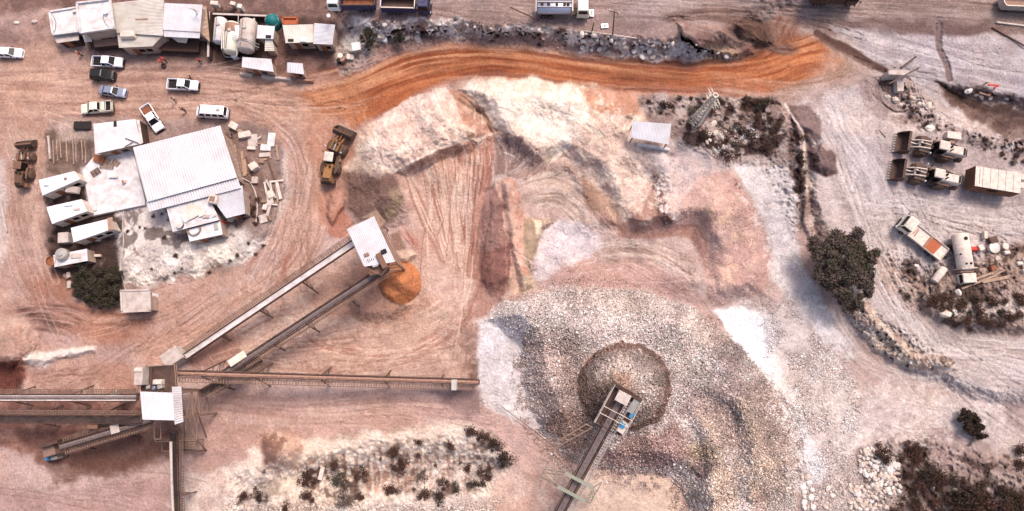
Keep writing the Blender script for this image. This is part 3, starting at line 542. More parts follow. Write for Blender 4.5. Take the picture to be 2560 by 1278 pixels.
tz([(855,700),(900,650),(960,700),(1040,760),(980,810),(880,805)], 1.6, 34)
tz([(820,480),(866,470),(866,520),(830,570),(812,540)], .9, 12)
tz([(985,632),(1020,618),(1050,640),(1020,662),(990,655)], 1.3, 12)
tz([(-100,785),(60,785),(112,850),(105,905),(55,935),(-100,930)], 2.0, 50)
tz([(35,905),(110,878),(150,866),(248,860),(242,884),(150,904),(90,918)], .8, 14)
tz([(-100,900),(45,900),(55,985),(-100,985)], -1.6, 18)
tz([(560,1190),(700,1130),(960,1105),(1180,1080),(1290,1150),(1250,1240),(1100,1270),(900,1275),(700,1275),(500,1400),(-100,1400),(2760,1400),(1400,1400),(1280,1260)][:9]+[(700,1400),(560,1400)], -2.2, 90)
tz([(655,1085),(700,1078),(750,1100),(770,1130),(740,1175),(690,1185),(655,1150)], .8, 30); cone(706, 1130, 50, 2.2, 1.0, 5)
tz([(1690,60),(1790,55),(1890,110),(1890,140),(1790,148),(1700,100)], 1.2, 16)
tz([(1835,55),(1880,45),(1925,70),(1945,105),(1900,128),(1845,110)], 1.6, 26)
tz([(2010,372),(2060,350),(2094,390),(2094,432),(2060,440),(2018,424)], 1.3, 34)
tz([(1972,272),(2022,272),(2050,322),(2040,380),(1992,352)], .8, 26)
tz([(2118,782),(2160,758),(2282,880),(2372,892),(2390,926),(2280,926),(2190,882)], 1.0, 14)
tz([(1968,262),(1990,290),(2014,330),(2012,420),(2030,560),(2070,640),(2040,640),(2000,560),(1990,420),(1990,340)], .7, 12)
tz([(275,515),(560,520),(690,570),(600,660),(430,700),(310,720)], .5, 20)
# broad swells of the dumped stockpiles
s, m = mask([(1000,230),(1180,200),(1600,240),(1900,430),(1920,740),(1500,700),(1240,720),(1210,480),(1000,420)], 60, 10); Z[s] += m*((fbm(X[s], Y[s], 130, 2, 97)-.5)*4.2+(fbm(X[s], Y[s], 46, 2, 98)-.5)*1.3)
s, m = mask(GM, 60, 10); Z[s] += m*((fbm(X[s], Y[s], 110, 2, 99)-.5)*2.2)
s, m = mask([(860,430),(905,325),(1090,220),(1165,300),(1234,345),(985,432)], 30, 6); Z[s] += m*((fbm(X[s], Y[s], 60, 2, 100)-.5)*2.4)
# roughness: rocky bank, scrub, slopes
def rough(pts, amp, sc_=14, soft=14, off=0):
    s, m = mask(pts, soft, 8); n = fbm(X[s], Y[s], sc_, 4, 55+off, .6); Z[s] += (np.abs(n-.5)*-2.4+.45)*amp*m
rough(BANK, .7, 20); rough(BANK, .4, 8, off=3)
rough([(1600,240),(1950,245),(2010,340),(1990,600),(1900,420),(1780,400),(1640,330)], 1.0, 18)
rough([(2190,190),(2260,185),(2390,320),(2700,350),(2700,420),(2330,335)], 1.2, 16)
rough([(560,1190),(960,1090),(1230,1080),(1290,1150),(1230,1240),(560,1300)], .8, 16)
rough([(2150,1120),(2290,1090),(2700,1200),(2700,1400),(2180,1400)], 1.0, 22)
rough([(2180,620),(2700,600),(2700,850),(2280,780)], .7, 14)
rough([(300,620),(600,600),(690,600),(480,710),(310,720)], .5, 12)
rough([(880,380),(990,300),(1090,240),(1200,330),(1000,430)], .5, 18)
rough([(1160,225),(1460,225),(1640,400),(1690,560),(1400,390)], .3, 26)
rough([(1635,430),(1720,440),(1690,540),(1650,540)], .45, 12)
rough([(2118,782),(2160,758),(2372,892),(2390,926),(2190,882)], .9, 10)
rough([(1980,330),(2040,380),(2060,600),(2010,560)], .4, 10)
rough([(0,780),(250,850),(60,980),(-60,980)], .25, 22)
# gullies down the steep dug faces
gz = np.gradient(Z, axis=1); gw = np.gradient(Z, axis=0); slope = np.hypot(gz, gw)/(ST*.07)
slm = sstep((slope-.18)/.4)*(X > -110)*(X < 2670)*(Y > -60)*(Y < 1340)
Z += slm*((fbm(X, Y, 9, 3, 66)-.5)*.3-np.abs(fbm(X, Y, 15, 4, 67, .6)-.5)*.6+.07)*(1-.7*GR)*(1-.75*sstep((X-1560)/60)*sstep((1960-X)/30)*sstep((Y-400)/30))
Z += (np.abs(fbm(X, Y, 12, 4, 91)-.5)*-2+.3)*.10*(1-GR)+(N3-.5)*.05+GR*(fbm(X, Y, 6, 2, 68)-.5)*.22
# slide runs: fines and coarse stone sorted down the flanks of the gravel heap
for (s, m), (cx_, cy_), q_ in ((GMM, (1590,960), 1.0), (CONEM, (1558,968), .8)):
    rr_ = np.hypot(X[s]-cx_, Y[s]-cy_); aa_ = np.arctan2(Y[s]-cy_, X[s]-cx_)+WX[s]*.05
    t_ = vnoise((aa_+4)*9, rr_/70, 8)*.6+vnoise((aa_+4)*26, rr_/45, 9)*.4; C[s] *= (1+(t_-.5)*.55*q_*m)[..., None]
# soils mottle
lum = 1+(fbm(X, Y, 90, 5, 21)-.5)*.30+(fbm(X, Y, 16, 3, 23)-.5)*.30+(vnoise(X/2.6, Y/2.6, 4)-.5)*.16
C *= lum[..., None]
wm = (fbm(X, Y, 120, 4, 27)-.5)*.2; C[..., 0] *= 1+wm*.4; C[..., 2] *= 1-wm
g_ = C.mean(-1, keepdims=True)
sat = .78-.06*sstep((X-1650)/350)*sstep((Y-170)/90)-.04*sstep((X-1150)/200)*sstep((Y-700)/60); lit_ = 1.13-.10*sstep((X-1650)/350)
s_, m_ = mask(ROADP, 20, 8); sat[s_] = np.maximum(sat[s_], .97*m_); lit_[s_] = lit_[s_]*(1-m_)+1.06*m_
sat[SC_] = np.maximum(sat[SC_], sstep((1-SCd)*12)*1.0); C[:] = (g_+(C-g_)*sat[..., None])*lit_[..., None]; C *= (1+.04*sstep((GR-.5)*2))[..., None]
C[..., 2] *= 1.03; C *= 1.03
lc = C.mean(-1, keepdims=True); C *= (np.clip(lc, .02, 1)/.30)**.08
np.clip(C, .01, .8, out=C)
def zat(px, py):
    i = min(max(int(np.searchsorted(xs, px))-1, 0), W_-2); j = min(max(int(np.searchsorted(ys, py))-1, 0), H_-2)
    fx = float((px-xs[i])/(xs[i+1]-xs[i])); fy = float((py-ys[j])/(ys[j+1]-ys[j]))
    return float(Z[j, i]*(1-fx)*(1-fy)+Z[j, i+1]*fx*(1-fy)+Z[j+1, i]*(1-fx)*fy+Z[j+1, i+1]*fx*fy)
def flat(pts, soft=14, z=None):
    """level the ground where something stands"""
    if z is None: z = float(np.mean([zat(*p) for p in pts]))
    cx = sum(p[0] for p in pts)/len(pts); cy = sum(p[1] for p in pts)/len(pts)
    s, d = sdist(pts, soft+4, 0); m = sstep(d/soft+1)
    Z[s] = Z[s]*(1-m)+z*m
    return z
def G(px, py, dz=0.0):
    z = zat(px, py)+dz; return P(px, py, z)
def ground_at(x, y):
    """terrain height under world x, y (steps towards the pixel that sees it)"""
    z = 0.0
    for _ in range(6):
        vx, vy, vz = x, y, z-CAM_H
        yc = vy*ct+vz*st; zc = -vy*st+vz*ct
        px = CX+F*vx/(-zc); py = CY-F*yc/(-zc); z = zat(px, py)
    return z
flats = [[(228,300),(560,315),(610,540),(560,600),(470,600),(100,490),(110,450),(230,430)], [(120,500),(280,540),(290,610),(150,680),(120,640)], [(125,20),(520,5),(520,100),(140,110)], [(530,40),(845,50),(845,190),(600,190),(535,140)],
         [(300,725),(400,725),(400,785),(300,785)], [(1570,300),(1680,310),(1680,380),(1575,370)], [(2210,330),(2410,345),(2400,480),(2200,470)], [(2400,430),(2560,440),(2560,490),(2400,480)]]
for f_ in flats: flat(f_)

# build the meshes: the terrain is one sheet, cut where a road or a pile is a thing of its own
for (s, m), i in ((ROADM, 1), (GMM, 2), (CONEM, 3), (PINKM, 4)):
    sub = ID[s]; sub[m] = i; ID[s] = sub
sub = ID[SC_]; sub[SCm] = 5; ID[SC_] = sub
for pts, i in (([(868,425),(905,325),(985,272),(1090,218),(1135,226),(1165,300),(1234,345),(1100,374),(985,432)], 6), ([(1165,222),(1240,196),(1330,197),(1450,214),(1478,300),(1440,360),(1392,392),(1330,352),(1250,310)], 7), ([(2018,372),(2060,350),(2094,390),(2094,432),(2060,440),(2020,424)], 8), ([(655,1085),(700,1078),(750,1100),(770,1130),(740,1175),(690,1185),(655,1150)], 9), ([(1445,215),(1600,228),(1606,285),(1560,294),(1500,287),(1470,260)], 10)):
    s, d = sdist(pts, 4, 6); sub = ID[s]; sub[d > 0] = i; ID[s] = sub
WXp, WYp = PA(X.astype(np.float64), Y.astype(np.float64), Z.astype(np.float64))
VX = np.stack([WXp, WYp, Z], -1)
e1 = np.gradient(VX, axis=1); e2 = np.gradient(VX, axis=0)
NV = np.cross(e2, e1); NV *= np.sign(NV[..., 2:3]); NV /= np.linalg.norm(NV, axis=-1, keepdims=True)
# ------------------------------------------------------------------ materials
def soil_mat():
    m = bpy.data.materials.new("soil"); m.use_nodes = True; n = m.node_tree.nodes; l = m.node_tree.links
    b = n["Principled BSDF"]; b.inputs["Roughness"].default_value = .95; b.inputs["Specular IOR Level"].default_value = .15
    a = n.new("ShaderNodeAttribute"); a.attribute_name = "Col"; g = n.new("ShaderNodeAttribute"); g.attribute_name = "stony"
    tc = n.new("ShaderNodeTexCoord")
    def noise(s, d, r=.6):
        q = n.new("ShaderNodeTexNoise"); q.inputs["Scale"].default_value = s; q.inputs["Detail"].default_value = d; q.inputs["Roughness"].default_value = r
        l.new(tc.outputs["Object"], q.inputs["Vector"]); return q
    def math_(op, x, y):
        q = n.new("ShaderNodeMath"); q.operation = op
        for i, v in enumerate((x, y)):
            if v is None: continue
            if isinstance(v, (int, float)): q.inputs[i].default_value = v
            else: l.new(v, q.inputs[i])
        return q.outputs[0]
    n1 = noise(2.6, 6, .75); n2 = noise(.35, 4, .6)
    vo = n.new("ShaderNodeTexVoronoi"); vo.inputs["Scale"].default_value = 4.6; l.new(tc.outputs["Object"], vo.inputs["Vector"])
    v2 = n.new("ShaderNodeSeparateColor"); l.new(vo.outputs["Color"], v2.inputs[0])
    # value = 1 + noise + stones
    f = math_('MULTIPLY_ADD', n1.outputs["Fac"], 1.5); f.node.inputs[2].default_value = .27
    f2 = math_('MULTIPLY_ADD', n2.outputs["Fac"], .3); f2.node.inputs[2].default_value = .85
    f = math_('MULTIPLY', f, f2)
    st_ = math_('MULTIPLY_ADD', v2.outputs[0], .7); st_.node.inputs[2].default_value = -.35
    edge = math_('MULTIPLY', vo.outputs["Distance"], -1.5); st_ = math_('ADD', st_, edge); st_ = math_('ADD', st_, .55)
    f = math_('ADD', f, math_('MULTIPLY', st_, g.outputs["Fac"]))
    mx = n.new("ShaderNodeVectorMath"); mx.operation = 'SCALE'; l.new(a.outputs["Color"], mx.inputs[0]); l.new(f, mx.inputs["Scale"])
    l.new(mx.outputs[0], b.inputs["Base Color"])
    hgt = math_('MULTIPLY', n1.outputs["Fac"], .34)
    hst = math_('MULTIPLY', math_('MULTIPLY', vo.outputs["Distance"], -.42), g.outputs["Fac"])
    h = math_('ADD', hgt, hst)
    bu = n.new("ShaderNodeBump"); bu.inputs["Strength"].default_value = .9; bu.inputs["Distance"].default_value = 1.0
    l.new(h, bu.inputs["Height"]); l.new(bu.outputs[0], b.inputs["Normal"]); return m
SOIL = soil_mat()
MATS = {}
def mat(name, rgb, rough=.7, metal=0., dirt=.35, dcol=(170,135,115), dscale=.9, spec=.4, fine=.12, bump=0.):
    if name in MATS: return MATS[name]
    m = bpy.data.materials.new(name); m.use_nodes = True; n = m.node_tree.nodes; l = m.node_tree.links
    b = n["Principled BSDF"]; b.inputs["Roughness"].default_value = rough; b.inputs["Metallic"].default_value = metal; b.inputs["Specular IOR Level"].default_value = spec
    tc = n.new("ShaderNodeTexCoord"); oi = n.new("ShaderNodeObjectInfo")
    add = n.new("ShaderNodeVectorMath"); add.operation = 'ADD'; l.new(tc.outputs["Object"], add.inputs[0]); l.new(oi.outputs["Location"], add.inputs[1])
    q = n.new("ShaderNodeTexNoise"); q.inputs["Scale"].default_value = dscale; q.inputs["Detail"].default_value = 8; q.inputs["Roughness"].default_value = .68; l.new(add.outputs[0], q.inputs["Vector"])
    r = n.new("ShaderNodeValToRGB"); r.color_ramp.elements[0].position = .42; r.color_ramp.elements[1].position = .68; l.new(q.outputs["Fac"], r.inputs[0])
    mu = n.new("ShaderNodeMath"); mu.operation = 'MULTIPLY'; mu.inputs[1].default_value = dirt; l.new(r.outputs[0], mu.inputs[0])
    mx = n.new("ShaderNodeMix"); mx.data_type = 'RGBA'; l.new(mu.outputs[0], mx.inputs[0])
    c = lin(rgb); d = lin(dcol)*.7
    mx.inputs[6].default_value = (*c, 1); mx.inputs[7].default_value = (*d, 1)
    q2 = n.new("ShaderNodeTexNoise"); q2.inputs["Scale"].default_value = 9; q2.inputs["Detail"].default_value = 4; l.new(add.outputs[0], q2.inputs["Vector"])
    m2 = n.new("ShaderNodeMath"); m2.operation = 'MULTIPLY_ADD'; m2.inputs[1].default_value = fine*2; m2.inputs[2].default_value = 1-fine; l.new(q2.outputs["Fac"], m2.inputs[0])
    sc_ = n.new("ShaderNodeVectorMath"); sc_.operation = 'SCALE'; l.new(mx.outputs[2], sc_.inputs[0]); l.new(m2.outputs[0], sc_.inputs["Scale"])
    l.new(sc_.outputs[0], b.inputs["Base Color"])
    if bump:
        bu = n.new("ShaderNodeBump"); bu.inputs["Distance"].default_value = bump; l.new(q2.outputs["Fac"], bu.inputs["Height"]); l.new(bu.outputs[0], b.inputs["Normal"])
    MATS[name] = m; return m
GROOVE_SHADE = mat("groove_shade", (188,186,192), .9, 0, .3, (150,126,110), .6)  # darker rib valleys: the shade of the grooves put into the sheet colour
ROOF = mat("galvanised_sheet", (204,209,218), .6, .0, .5, (178,160,146), .28)
ROOF2 = mat("old_sheet", (206,202,190), .7, .0, .55, (176,150,124), .5)
ROOFW = mat("white_sheet", (206,210,218), .6, .0, .5, (180,154,136), .35)
CONC = mat("concrete", (182,174,170), .9, 0, .6, (150,124,112), .7, .2, .2, .05)
CONCW = mat("pale_concrete", (200,200,204), .9, 0, .55, (164,142,132), .8, .2, .2, .05)
PLASTER = mat("plaster_wall", (170,152,140), .9, 0, .6, (120,92,78), .7, .2)
WALLD = mat("dark_wall", (72,55,49), .9, 0, .5, (60,44,38), .7, .2)  # darkened so the shade below the houses is in the wall colour
STEEL = mat("dusty_steel", (128,106,96), .7, .3, .7, (176,140,120), 1.2)
STEELD = mat("dark_steel", (74,58,54), .7, .3, .5, (140,104,86), 1.2)
GALV = mat("galvanised_steel", (176,174,170), .5, .5, .4, (150,124,108), 1.0)
GREENS = mat("green_grey_steel", (128,136,124), .6, .3, .5, (176,156,136), 1.2)
RUST = mat("rusty_steel", (140,88,62), .85, .2, .6, (96,58,42), 1.5)
RUBBER = mat("rubber", (42,38,38), .9, 0, .5, (120,92,78), 1.5, .2)
RUBBERD = mat("dusty_rubber", (92,76,68), .95, 0, .6, (130,104,90), 1.2, .15)
BELT = mat("belt_rubber", (50,42,42), .85, 0, .5, (110,88,80), 1.0, .2)
BELTP = mat("dusty_pale_belt", (206,200,200), .85, 0, .5, (130,112,104), .6, .2)
ORE = mat("reddish_ore", (142,110,98), .95, 0, .6, (206,172,152), 2.5, .1, .35, .1)
OREG = mat("grey_ore", (110,98,98), .95, 0, .6, (160,144,138), 2.5, .1, .35, .1)
WHITEP = mat("white_paint", (224,228,236), .28, 0, .12, (190,176,164), 1.0, .5, .03)
CREAMP = mat("cream_paint", (204,203,190), .35, 0, .2, (190,170,150), 1.0, .5, .03)
SILVER = mat("silver_paint", (150,158,178), .3, .6, .12, (170,160,150), 1.0, .5, .03)
BLACKP = mat("black_paint", (9,8,11), .4, 0, .15, (90,76,70), 1.0, .5, .03)
GLASS = mat("dark_glass", (9,11,15), .22, 0, .06, (70,70,70), 1.0, .3, .03)
PLAST = mat("black_plastic", (20,17,19), .8, 0, .3, (80,64,58), 1.5)
CHROME = mat("chrome", (190,190,195), .25, .9, .1)
LAMP = mat("headlight_lens", (215,222,228), .15, 0, .05)
LAMPR = mat("red_lens", (150,24,22), .25, 0, .05)
YEL = mat("dusty_yellow_paint", (146,104,62), .7, 0, .6, (112,80,62), 1.6, .3)
YELD = mat("dark_yellow_paint", (92,70,54), .75, 0, .6, (70,52,44), 1.6, .3)
DUSTW = mat("dusty_white_paint", (200,190,182), .7, 0, .5, (160,132,118), 1.6, .3)
DUSTB = mat("dusty_brown_paint", (110,80,66), .8, 0, .5, (140,110,94), 1.6, .3)
BLUEP = mat("blue_paint", (22,32,78), .5, 0, .3, (110,96,96), 1.2)
SKYB = mat("bright_blue_paint", (40,140,190), .5, 0, .2)
TEAL = mat("teal_tarpaulin", (10,100,104), .6, 0, .25, (20,60,64), 1.5, .3)
ORANGEB = mat("orange_rusty_paint", (158,86,54), .8, 0, .5, (140,70,44), 1.2)
REDP = mat("red_paint", (190,48,36), .6, 0, .3, (130,50,40), 2.0)
FRAME = mat("brown_frame_steel", (96,76,68), .8, .1, .6, (146,116,100), 1.4)
WOOD = mat("weathered_wood", (160,136,120), .9, 0, .5, (110,84,70), 2.0, .2)
WOODD = mat("dark_wood", (104,78,66), .9, 0, .5, (70,50,42), 2.0, .2)
ROCK = mat("pale_rock", (206,194,184), .95, 0, .5, (168,140,126), 1.2, .2, .25, .12)
ROCKW = mat("white_rock", (222,216,212), .95, 0, .4, (180,160,150), 1.2, .2, .25, .12)
GRAVM = mat("gravel_stone", (176,150,140), .95, 0, .7, (112,84,76), .9, .2, .35)
GRAVP = mat("pale_gravel_stone", (214,196,180), .95, 0, .6, (160,132,118), .9, .2, .3)
LEAFD = mat("dark_leaves", (56,44,38), .85, 0, .8, (50,44,34), 1.2, .2, .3)
LEAFG = mat("green_leaves", (64,58,48), .85, 0, .8, (44,52,38), 1.2, .2, .3)
LEAFB = mat("brown_leaves", (76,54,47), .85, 0, .8, (62,46,38), 1.2, .2, .3)
LEAFM = mat("mauve_grey_leaves", (92,80,74), .85, 0, .9, (56,62,44), .45, .2, .3)
BARK = mat("bark", (80,62,54), .95, 0, .5, (50,38,34), 2)
SKIN = mat("skin", (140,96,76), .6, 0, 0); HAIR = mat("dark_hair", (28,20,18), .8, 0, 0)
CRED = mat("red_cloth", (190,30,32), .9, 0, .2, (130,20,22), 4); CDARK = mat("dark_cloth", (34,26,30), .9, 0, .2); CWHITE = mat("white_cloth", (214,210,208), .9, 0, .2)
BOOT = mat("boot_leather", (40,30,26), .8, 0, .2); HATW = mat("helmet_plastic", (220,220,214), .4, 0, .1); HATR = mat("red_helmet_plastic", (200,40,34), .4, 0, .1)

# ------------------------------------------------------------------ object helpers
def tag(o, label=None, cat=None, group=None, kind=None):
    if label: o["label"] = label
    if cat: o["category"] = cat
    if group: o["group"] = group
    if kind: o["kind"] = kind
    return o
class MB:
    """collects shapes, then links them as ONE mesh"""
    def __init__(s): s.v = []; s.f = []; s.M = Matrix.Identity(4); s.dark = []
    def add(s, vs_, fs):
        b = len(s.v); s.v += [tuple(s.M @ Vector(q)) for q in vs_]; s.f += [tuple(b+i for i in f) for f in fs]; return s
    def box(s, x0, x1, y0, y1, z0, z1, tx=0, ty=0, bev=0.0):
        """box, its top drawn in by tx, ty, upright edges cut by bev"""
        if bev:
            def ring(x0, x1, y0, y1, z): return [(x0+bev,y0,z),(x1-bev,y0,z),(x1,y0+bev,z),(x1,y1-bev,z),(x1-bev,y1,z),(x0+bev,y1,z),(x0,y1-bev,z),(x0,y0+bev,z)]
            zb = z1-min(bev, (z1-z0)*.4); e = bev*.8
            r = ring(x0,x1,y0,y1,z0)+ring(x0+tx*.9,x1-tx*.9,y0+ty*.9,y1-ty*.9,zb)+ring(x0+tx+e,x1-tx-e,y0+ty+e,y1-ty-e,z1)
            f = [tuple(range(7,-1,-1)), tuple(range(16,24))]
            for k in range(2):
                for i in range(8): f.append((k*8+i, k*8+(i+1)%8, k*8+8+(i+1)%8, k*8+8+i))
            return s.add(r, f)
        return s.add([(x0,y0,z0),(x1,y0,z0),(x1,y1,z0),(x0,y1,z0),(x0+tx,y0+ty,z1),(x1-tx,y0+ty,z1),(x1-tx,y1-ty,z1),(x0+tx,y1-ty,z1)],
                     [(3,2,1,0),(4,5,6,7),(0,1,5,4),(1,2,6,5),(2,3,7,6),(3,0,4,7)])
    def prism(s, pts, z0, z1):
        n = len(pts); a = sum(pts[i][0]*pts[(i+1)%n][1]-pts[(i+1)%n][0]*pts[i][1] for i in range(n))
        if a < 0: pts = pts[::-1]
        f0 = z0 if callable(z0) else (lambda p: z0); f1 = z1 if callable(z1) else (lambda p: z1)
        return s.add([(p[0],p[1],f0(p)) for p in pts]+[(p[0],p[1],f1(p)) for p in pts], [tuple(range(n-1,-1,-1)), tuple(range(n,2*n))]+[(i,(i+1)%n,n+(i+1)%n,n+i) for i in range(n)])
    def tube(s, a, b, r=.04, n=4, r2=None, cap=True):
        a = Vector(a); b = Vector(b); d = (b-a)
        if d.length < 1e-6: return s
        d.normalize(); u = d.orthogonal().normalized() if abs(d.z) > .99 else Vector((0,0,1)).cross(d).normalized(); w_ = d.cross(u)
        r2 = r if r2 is None else r2; vs_ = []
        for c, rr in ((a, r), (b, r2)):
            for k in range(n):
                t = 2*math.pi*(k+.5)/n; vs_.append(c+u*math.cos(t)*rr+w_*math.sin(t)*rr)
        f = [(i,(i+1)%n,n+(i+1)%n,n+i) for i in range(n)]
        if cap: f += [tuple(range(n-1,-1,-1)), tuple(range(n,2*n))]
        return s.add(vs_, f)
    def path(s, pts, r=.04, n=5):
        for a, b in zip(pts[:-1], pts[1:]): s.tube(a, b, r, n)
        return s
    def beam(s, a, b, wd, hg):
        a = Vector(a); b = Vector(b); d = (b-a).normalized(); u = (Vector((0,0,1)).cross(d)).normalized() if abs(d.z) < .99 else Vector((1,0,0)); w_ = d.cross(u)
        vs_ = [c+u*i*wd/2+w_*j*hg/2 for c in (a, b) for i, j in ((-1,-1),(1,-1),(1,1),(-1,1))]
        return s.add(vs_, [(3,2,1,0),(4,5,6,7),(0,1,5,4),(1,2,6,5),(2,3,7,6),(3,0,4,7)])
    def lathe(s, c, prof, n=16, axis='z'):
        vs_ = []; fs = []
        for r, h in prof:
            for k in range(n):
                t = 2*math.pi*k/n; p = (r*math.cos(t), r*math.sin(t), h)
                if axis == 'y': p = (p[0], h, p[1])
                if axis == 'x': p = (h, p[0], p[1])
                vs_.append((c[0]+p[0], c[1]+p[1], c[2]+p[2]))
        for j in range(len(prof)-1):
            for k in range(n): fs.append((j*n+k, j*n+(k+1)%n, (j+1)*n+(k+1)%n, (j+1)*n+k))
        fs.append(tuple(range(n-1,-1,-1))); fs.append(tuple((len(prof)-1)*n+k for k in range(n)))
        return s.add(vs_, fs)
    def blob(s, c, r, n1=7, n2=5, jit=.25, rng=random, sq=(1,1,1)):
        vs_ = [(c[0], c[1], c[2]-r*sq[2])]
        for j in range(1, n2):
            a = math.pi*j/n2-math.pi/2
            for k in range(n1):
                t = 2*math.pi*(k+.5*(j % 2))/n1; q = 1+rng.uniform(-jit, jit)
                vs_.append((c[0]+r*q*sq[0]*math.cos(a)*math.cos(t), c[1]+r*q*sq[1]*math.cos(a)*math.sin(t), c[2]+r*q*sq[2]*math.sin(a)))
        vs_.append((c[0], c[1], c[2]+r*sq[2]*rng.uniform(.8,1.1))); fs = []
        for k in range(n1): fs.append((0, 1+(k+1)%n1, 1+k))
        for j in range(n2-2):
            for k in range(n1):
                a0 = 1+j*n1+k; a1 = 1+j*n1+(k+1)%n1; fs.append((a0, a1, a1+n1, a0+n1))
        t = len(vs_)-1
        for k in range(n1): fs.append((t, 1+(n2-2)*n1+k, 1+(n2-2)*n1+(k+1)%n1))
        return s.add(vs_, fs)
    def build(s, name, m, parent=None, smooth=False, label=None):
        me = bpy.data.meshes.new(name); me.from_pydata(s.v, [], s.f); me.validate(); me.materials.append(m)
        if smooth: me.polygons.foreach_set("use_smooth", [True]*len(me.polygons))
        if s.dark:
            me.materials.append(GROOVE_SHADE)
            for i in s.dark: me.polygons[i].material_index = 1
        me.update()
        o = bpy.data.objects.new(name, me); COL.objects.link(o)
        if parent: o.parent = parent
        if label: o["label"] = label
        return o
def quick_fix(o):
    """turn every face outward"""
    import bmesh
    bm = bmesh.new(); bm.from_mesh(o.data); bmesh.ops.recalc_face_normals(bm, faces=bm.faces); bm.to_mesh(o.data); bm.free()
def empty(name, loc, rz=0, label=None, cat=None, group=None):
    o = bpy.data.objects.new(name, None); COL.objects.link(o); o.location = loc; o.rotation_euler = (0,0,rz); o.empty_display_size = .3
    return tag(o, label, cat, group)
def copy_tree(o, parent=None):
    c = o.copy(); COL.objects.link(c); c.parent = parent
    for ch in [q for q in bpy.data.objects if q.parent == o]: copy_tree(ch, c)
    return c
CH = {}
def kids_copy(o):
    """copies a thing with its parts and their sub-parts"""
    c = o.copy(); COL.objects.link(c)
    for ch in o.children:
        d = ch.copy(); COL.objects.link(d); d.parent = c
        for g in ch.children:
            e = g.copy(); COL.objects.link(e); e.parent = d
    return c
def place(o, px, py, qx, qy, label=None, group=None, z=0):
    """stand a thing at pixel p, its +X end towards pixel q"""
    a = G(px, py, z); b = P(qx, qy, a.z); d = b-a
    o.location = a; o.rotation_euler = (0, 0, math.atan2(d.y, d.x))
    tag(o, label, None, group); return o

# ------------------------------------------------------------------ the sheet of ground
ROCKM = None
def sheet(name, i, label=None, cat=None, kind=None):
    f = (ID[:-1, :-1] == i); jj, ii = np.nonzero(f)
    a = jj*W_+ii; quads = np.stack([a+W_, a+W_+1, a+1, a], -1)
    use = np.unique(quads); remap = np.zeros(H_*W_, np.int64); remap[use] = np.arange(len(use)); q = remap[quads]
    v = VX.reshape(-1, 3)[use].astype(np.float32)
    me = bpy.data.meshes.new(name); me.vertices.add(len(v)); me.vertices.foreach_set("co", v.ravel())
    me.loops.add(q.size); me.loops.foreach_set("vertex_index", q.ravel().astype(np.int32))
    me.polygons.add(len(q)); me.polygons.foreach_set("loop_start", np.arange(0, q.size, 4, dtype=np.int32))
    me.polygons.foreach_set("use_smooth", np.ones(len(q), bool))
    me.update(calc_edges=True)
    ca = me.attributes.new("Col", 'FLOAT_COLOR', 'POINT'); cc = np.ones((len(use), 4), np.float32); cc[:, :3] = C.reshape(-1, 3)[use]; ca.data.foreach_set("color", cc.ravel())
    ga = me.attributes.new("stony", 'FLOAT', 'POINT'); ga.data.foreach_set("value", GR.reshape(-1)[use].astype(np.float32))
    me.normals_split_custom_set_from_vertices(NV.reshape(-1, 3)[use].astype(np.float32))
    me.materials.append(SOIL); o = bpy.data.objects.new(name, me); COL.objects.link(o)
    return tag(o, label, cat, None, kind)
sheet("ground", 0, kind="structure")
sheet("dirt_road", 1, kind="structure")
sheet("gravel_heap", 2, "broad grey-brown gravel stockpile spreading under the fresh cone at the bottom conveyor", "gravel heap")
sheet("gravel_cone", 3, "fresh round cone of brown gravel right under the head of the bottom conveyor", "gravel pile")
sheet("gravel_heap", 4, "smooth pink gravel stockpile between the dug bank and the white slope", "gravel heap")
sheet("sand_cone", 5, "bright orange sand cone beneath the white-roofed conveyor house", "sand pile")
sheet("sand_heap", 6, "beige-pink sand stockpile beside the big wheel loader", "sand heap")
sheet("sand_heap", 7, "brightest cream-coloured sand stockpile below the curve of the orange road", "sand heap")
sheet("dirt_heap", 8, "small brown dirt heap on the pale ground left of the parked loaders", "dirt heap")
sheet("dirt_heap", 9, "round pink and dark red heap standing alone above the bottom scrub", "dirt heap")
sheet("sand_heap", 10, "small orange-brown heap just under the haul road, left of the grey-roofed shed", "sand heap")
# ------------------------------------------------------------------ vehicles (all face local +X)
def loft(mb, secs):
    """secs: (x, half width, bottom z, top z)"""
    n = 10; vs_ = []; fs = []
    for x, hw, zb, zt in secs:
        h = zt-zb
        r = [(-hw*.9,zb),(-hw,zb+h*.3),(-hw*.99,zt-h*.22),(-hw*.86,zt-.01),(-hw*.4,zt+.025)]
        r = r+[(-a, b) for a, b in r[::-1]]
        vs_ += [(x, a, b) for a, b in r]
    for j in range(len(secs)-1):
        for k in range(n): fs.append((j*n+k, (j+1)*n+k, (j+1)*n+(k+1)%n, j*n+(k+1)%n))
    fs.append(tuple(range(n))); fs.append(tuple((len(secs)-1)*n+k for k in range(n-1,-1,-1)))
    return mb.add(vs_, fs)
def panel(mb, q, inset=.1, off=.012, th=.02):
    """a thin pane laid on quad q, drawn in by inset (share), standing off it"""
    q = [Vector(p) for p in q]; c = sum(q, Vector())/4; nrm = (q[1]-q[0]).cross(q[3]-q[0]).normalized()
    r = [p+(c-p)*inset for p in q]
    a = [p+nrm*(off-th) for p in r]; b = [p+nrm*off for p in r]
    return mb.add(a+b, [(3,2,1,0),(4,5,6,7),(0,1,5,4),(1,2,6,5),(2,3,7,6),(3,0,4,7)])
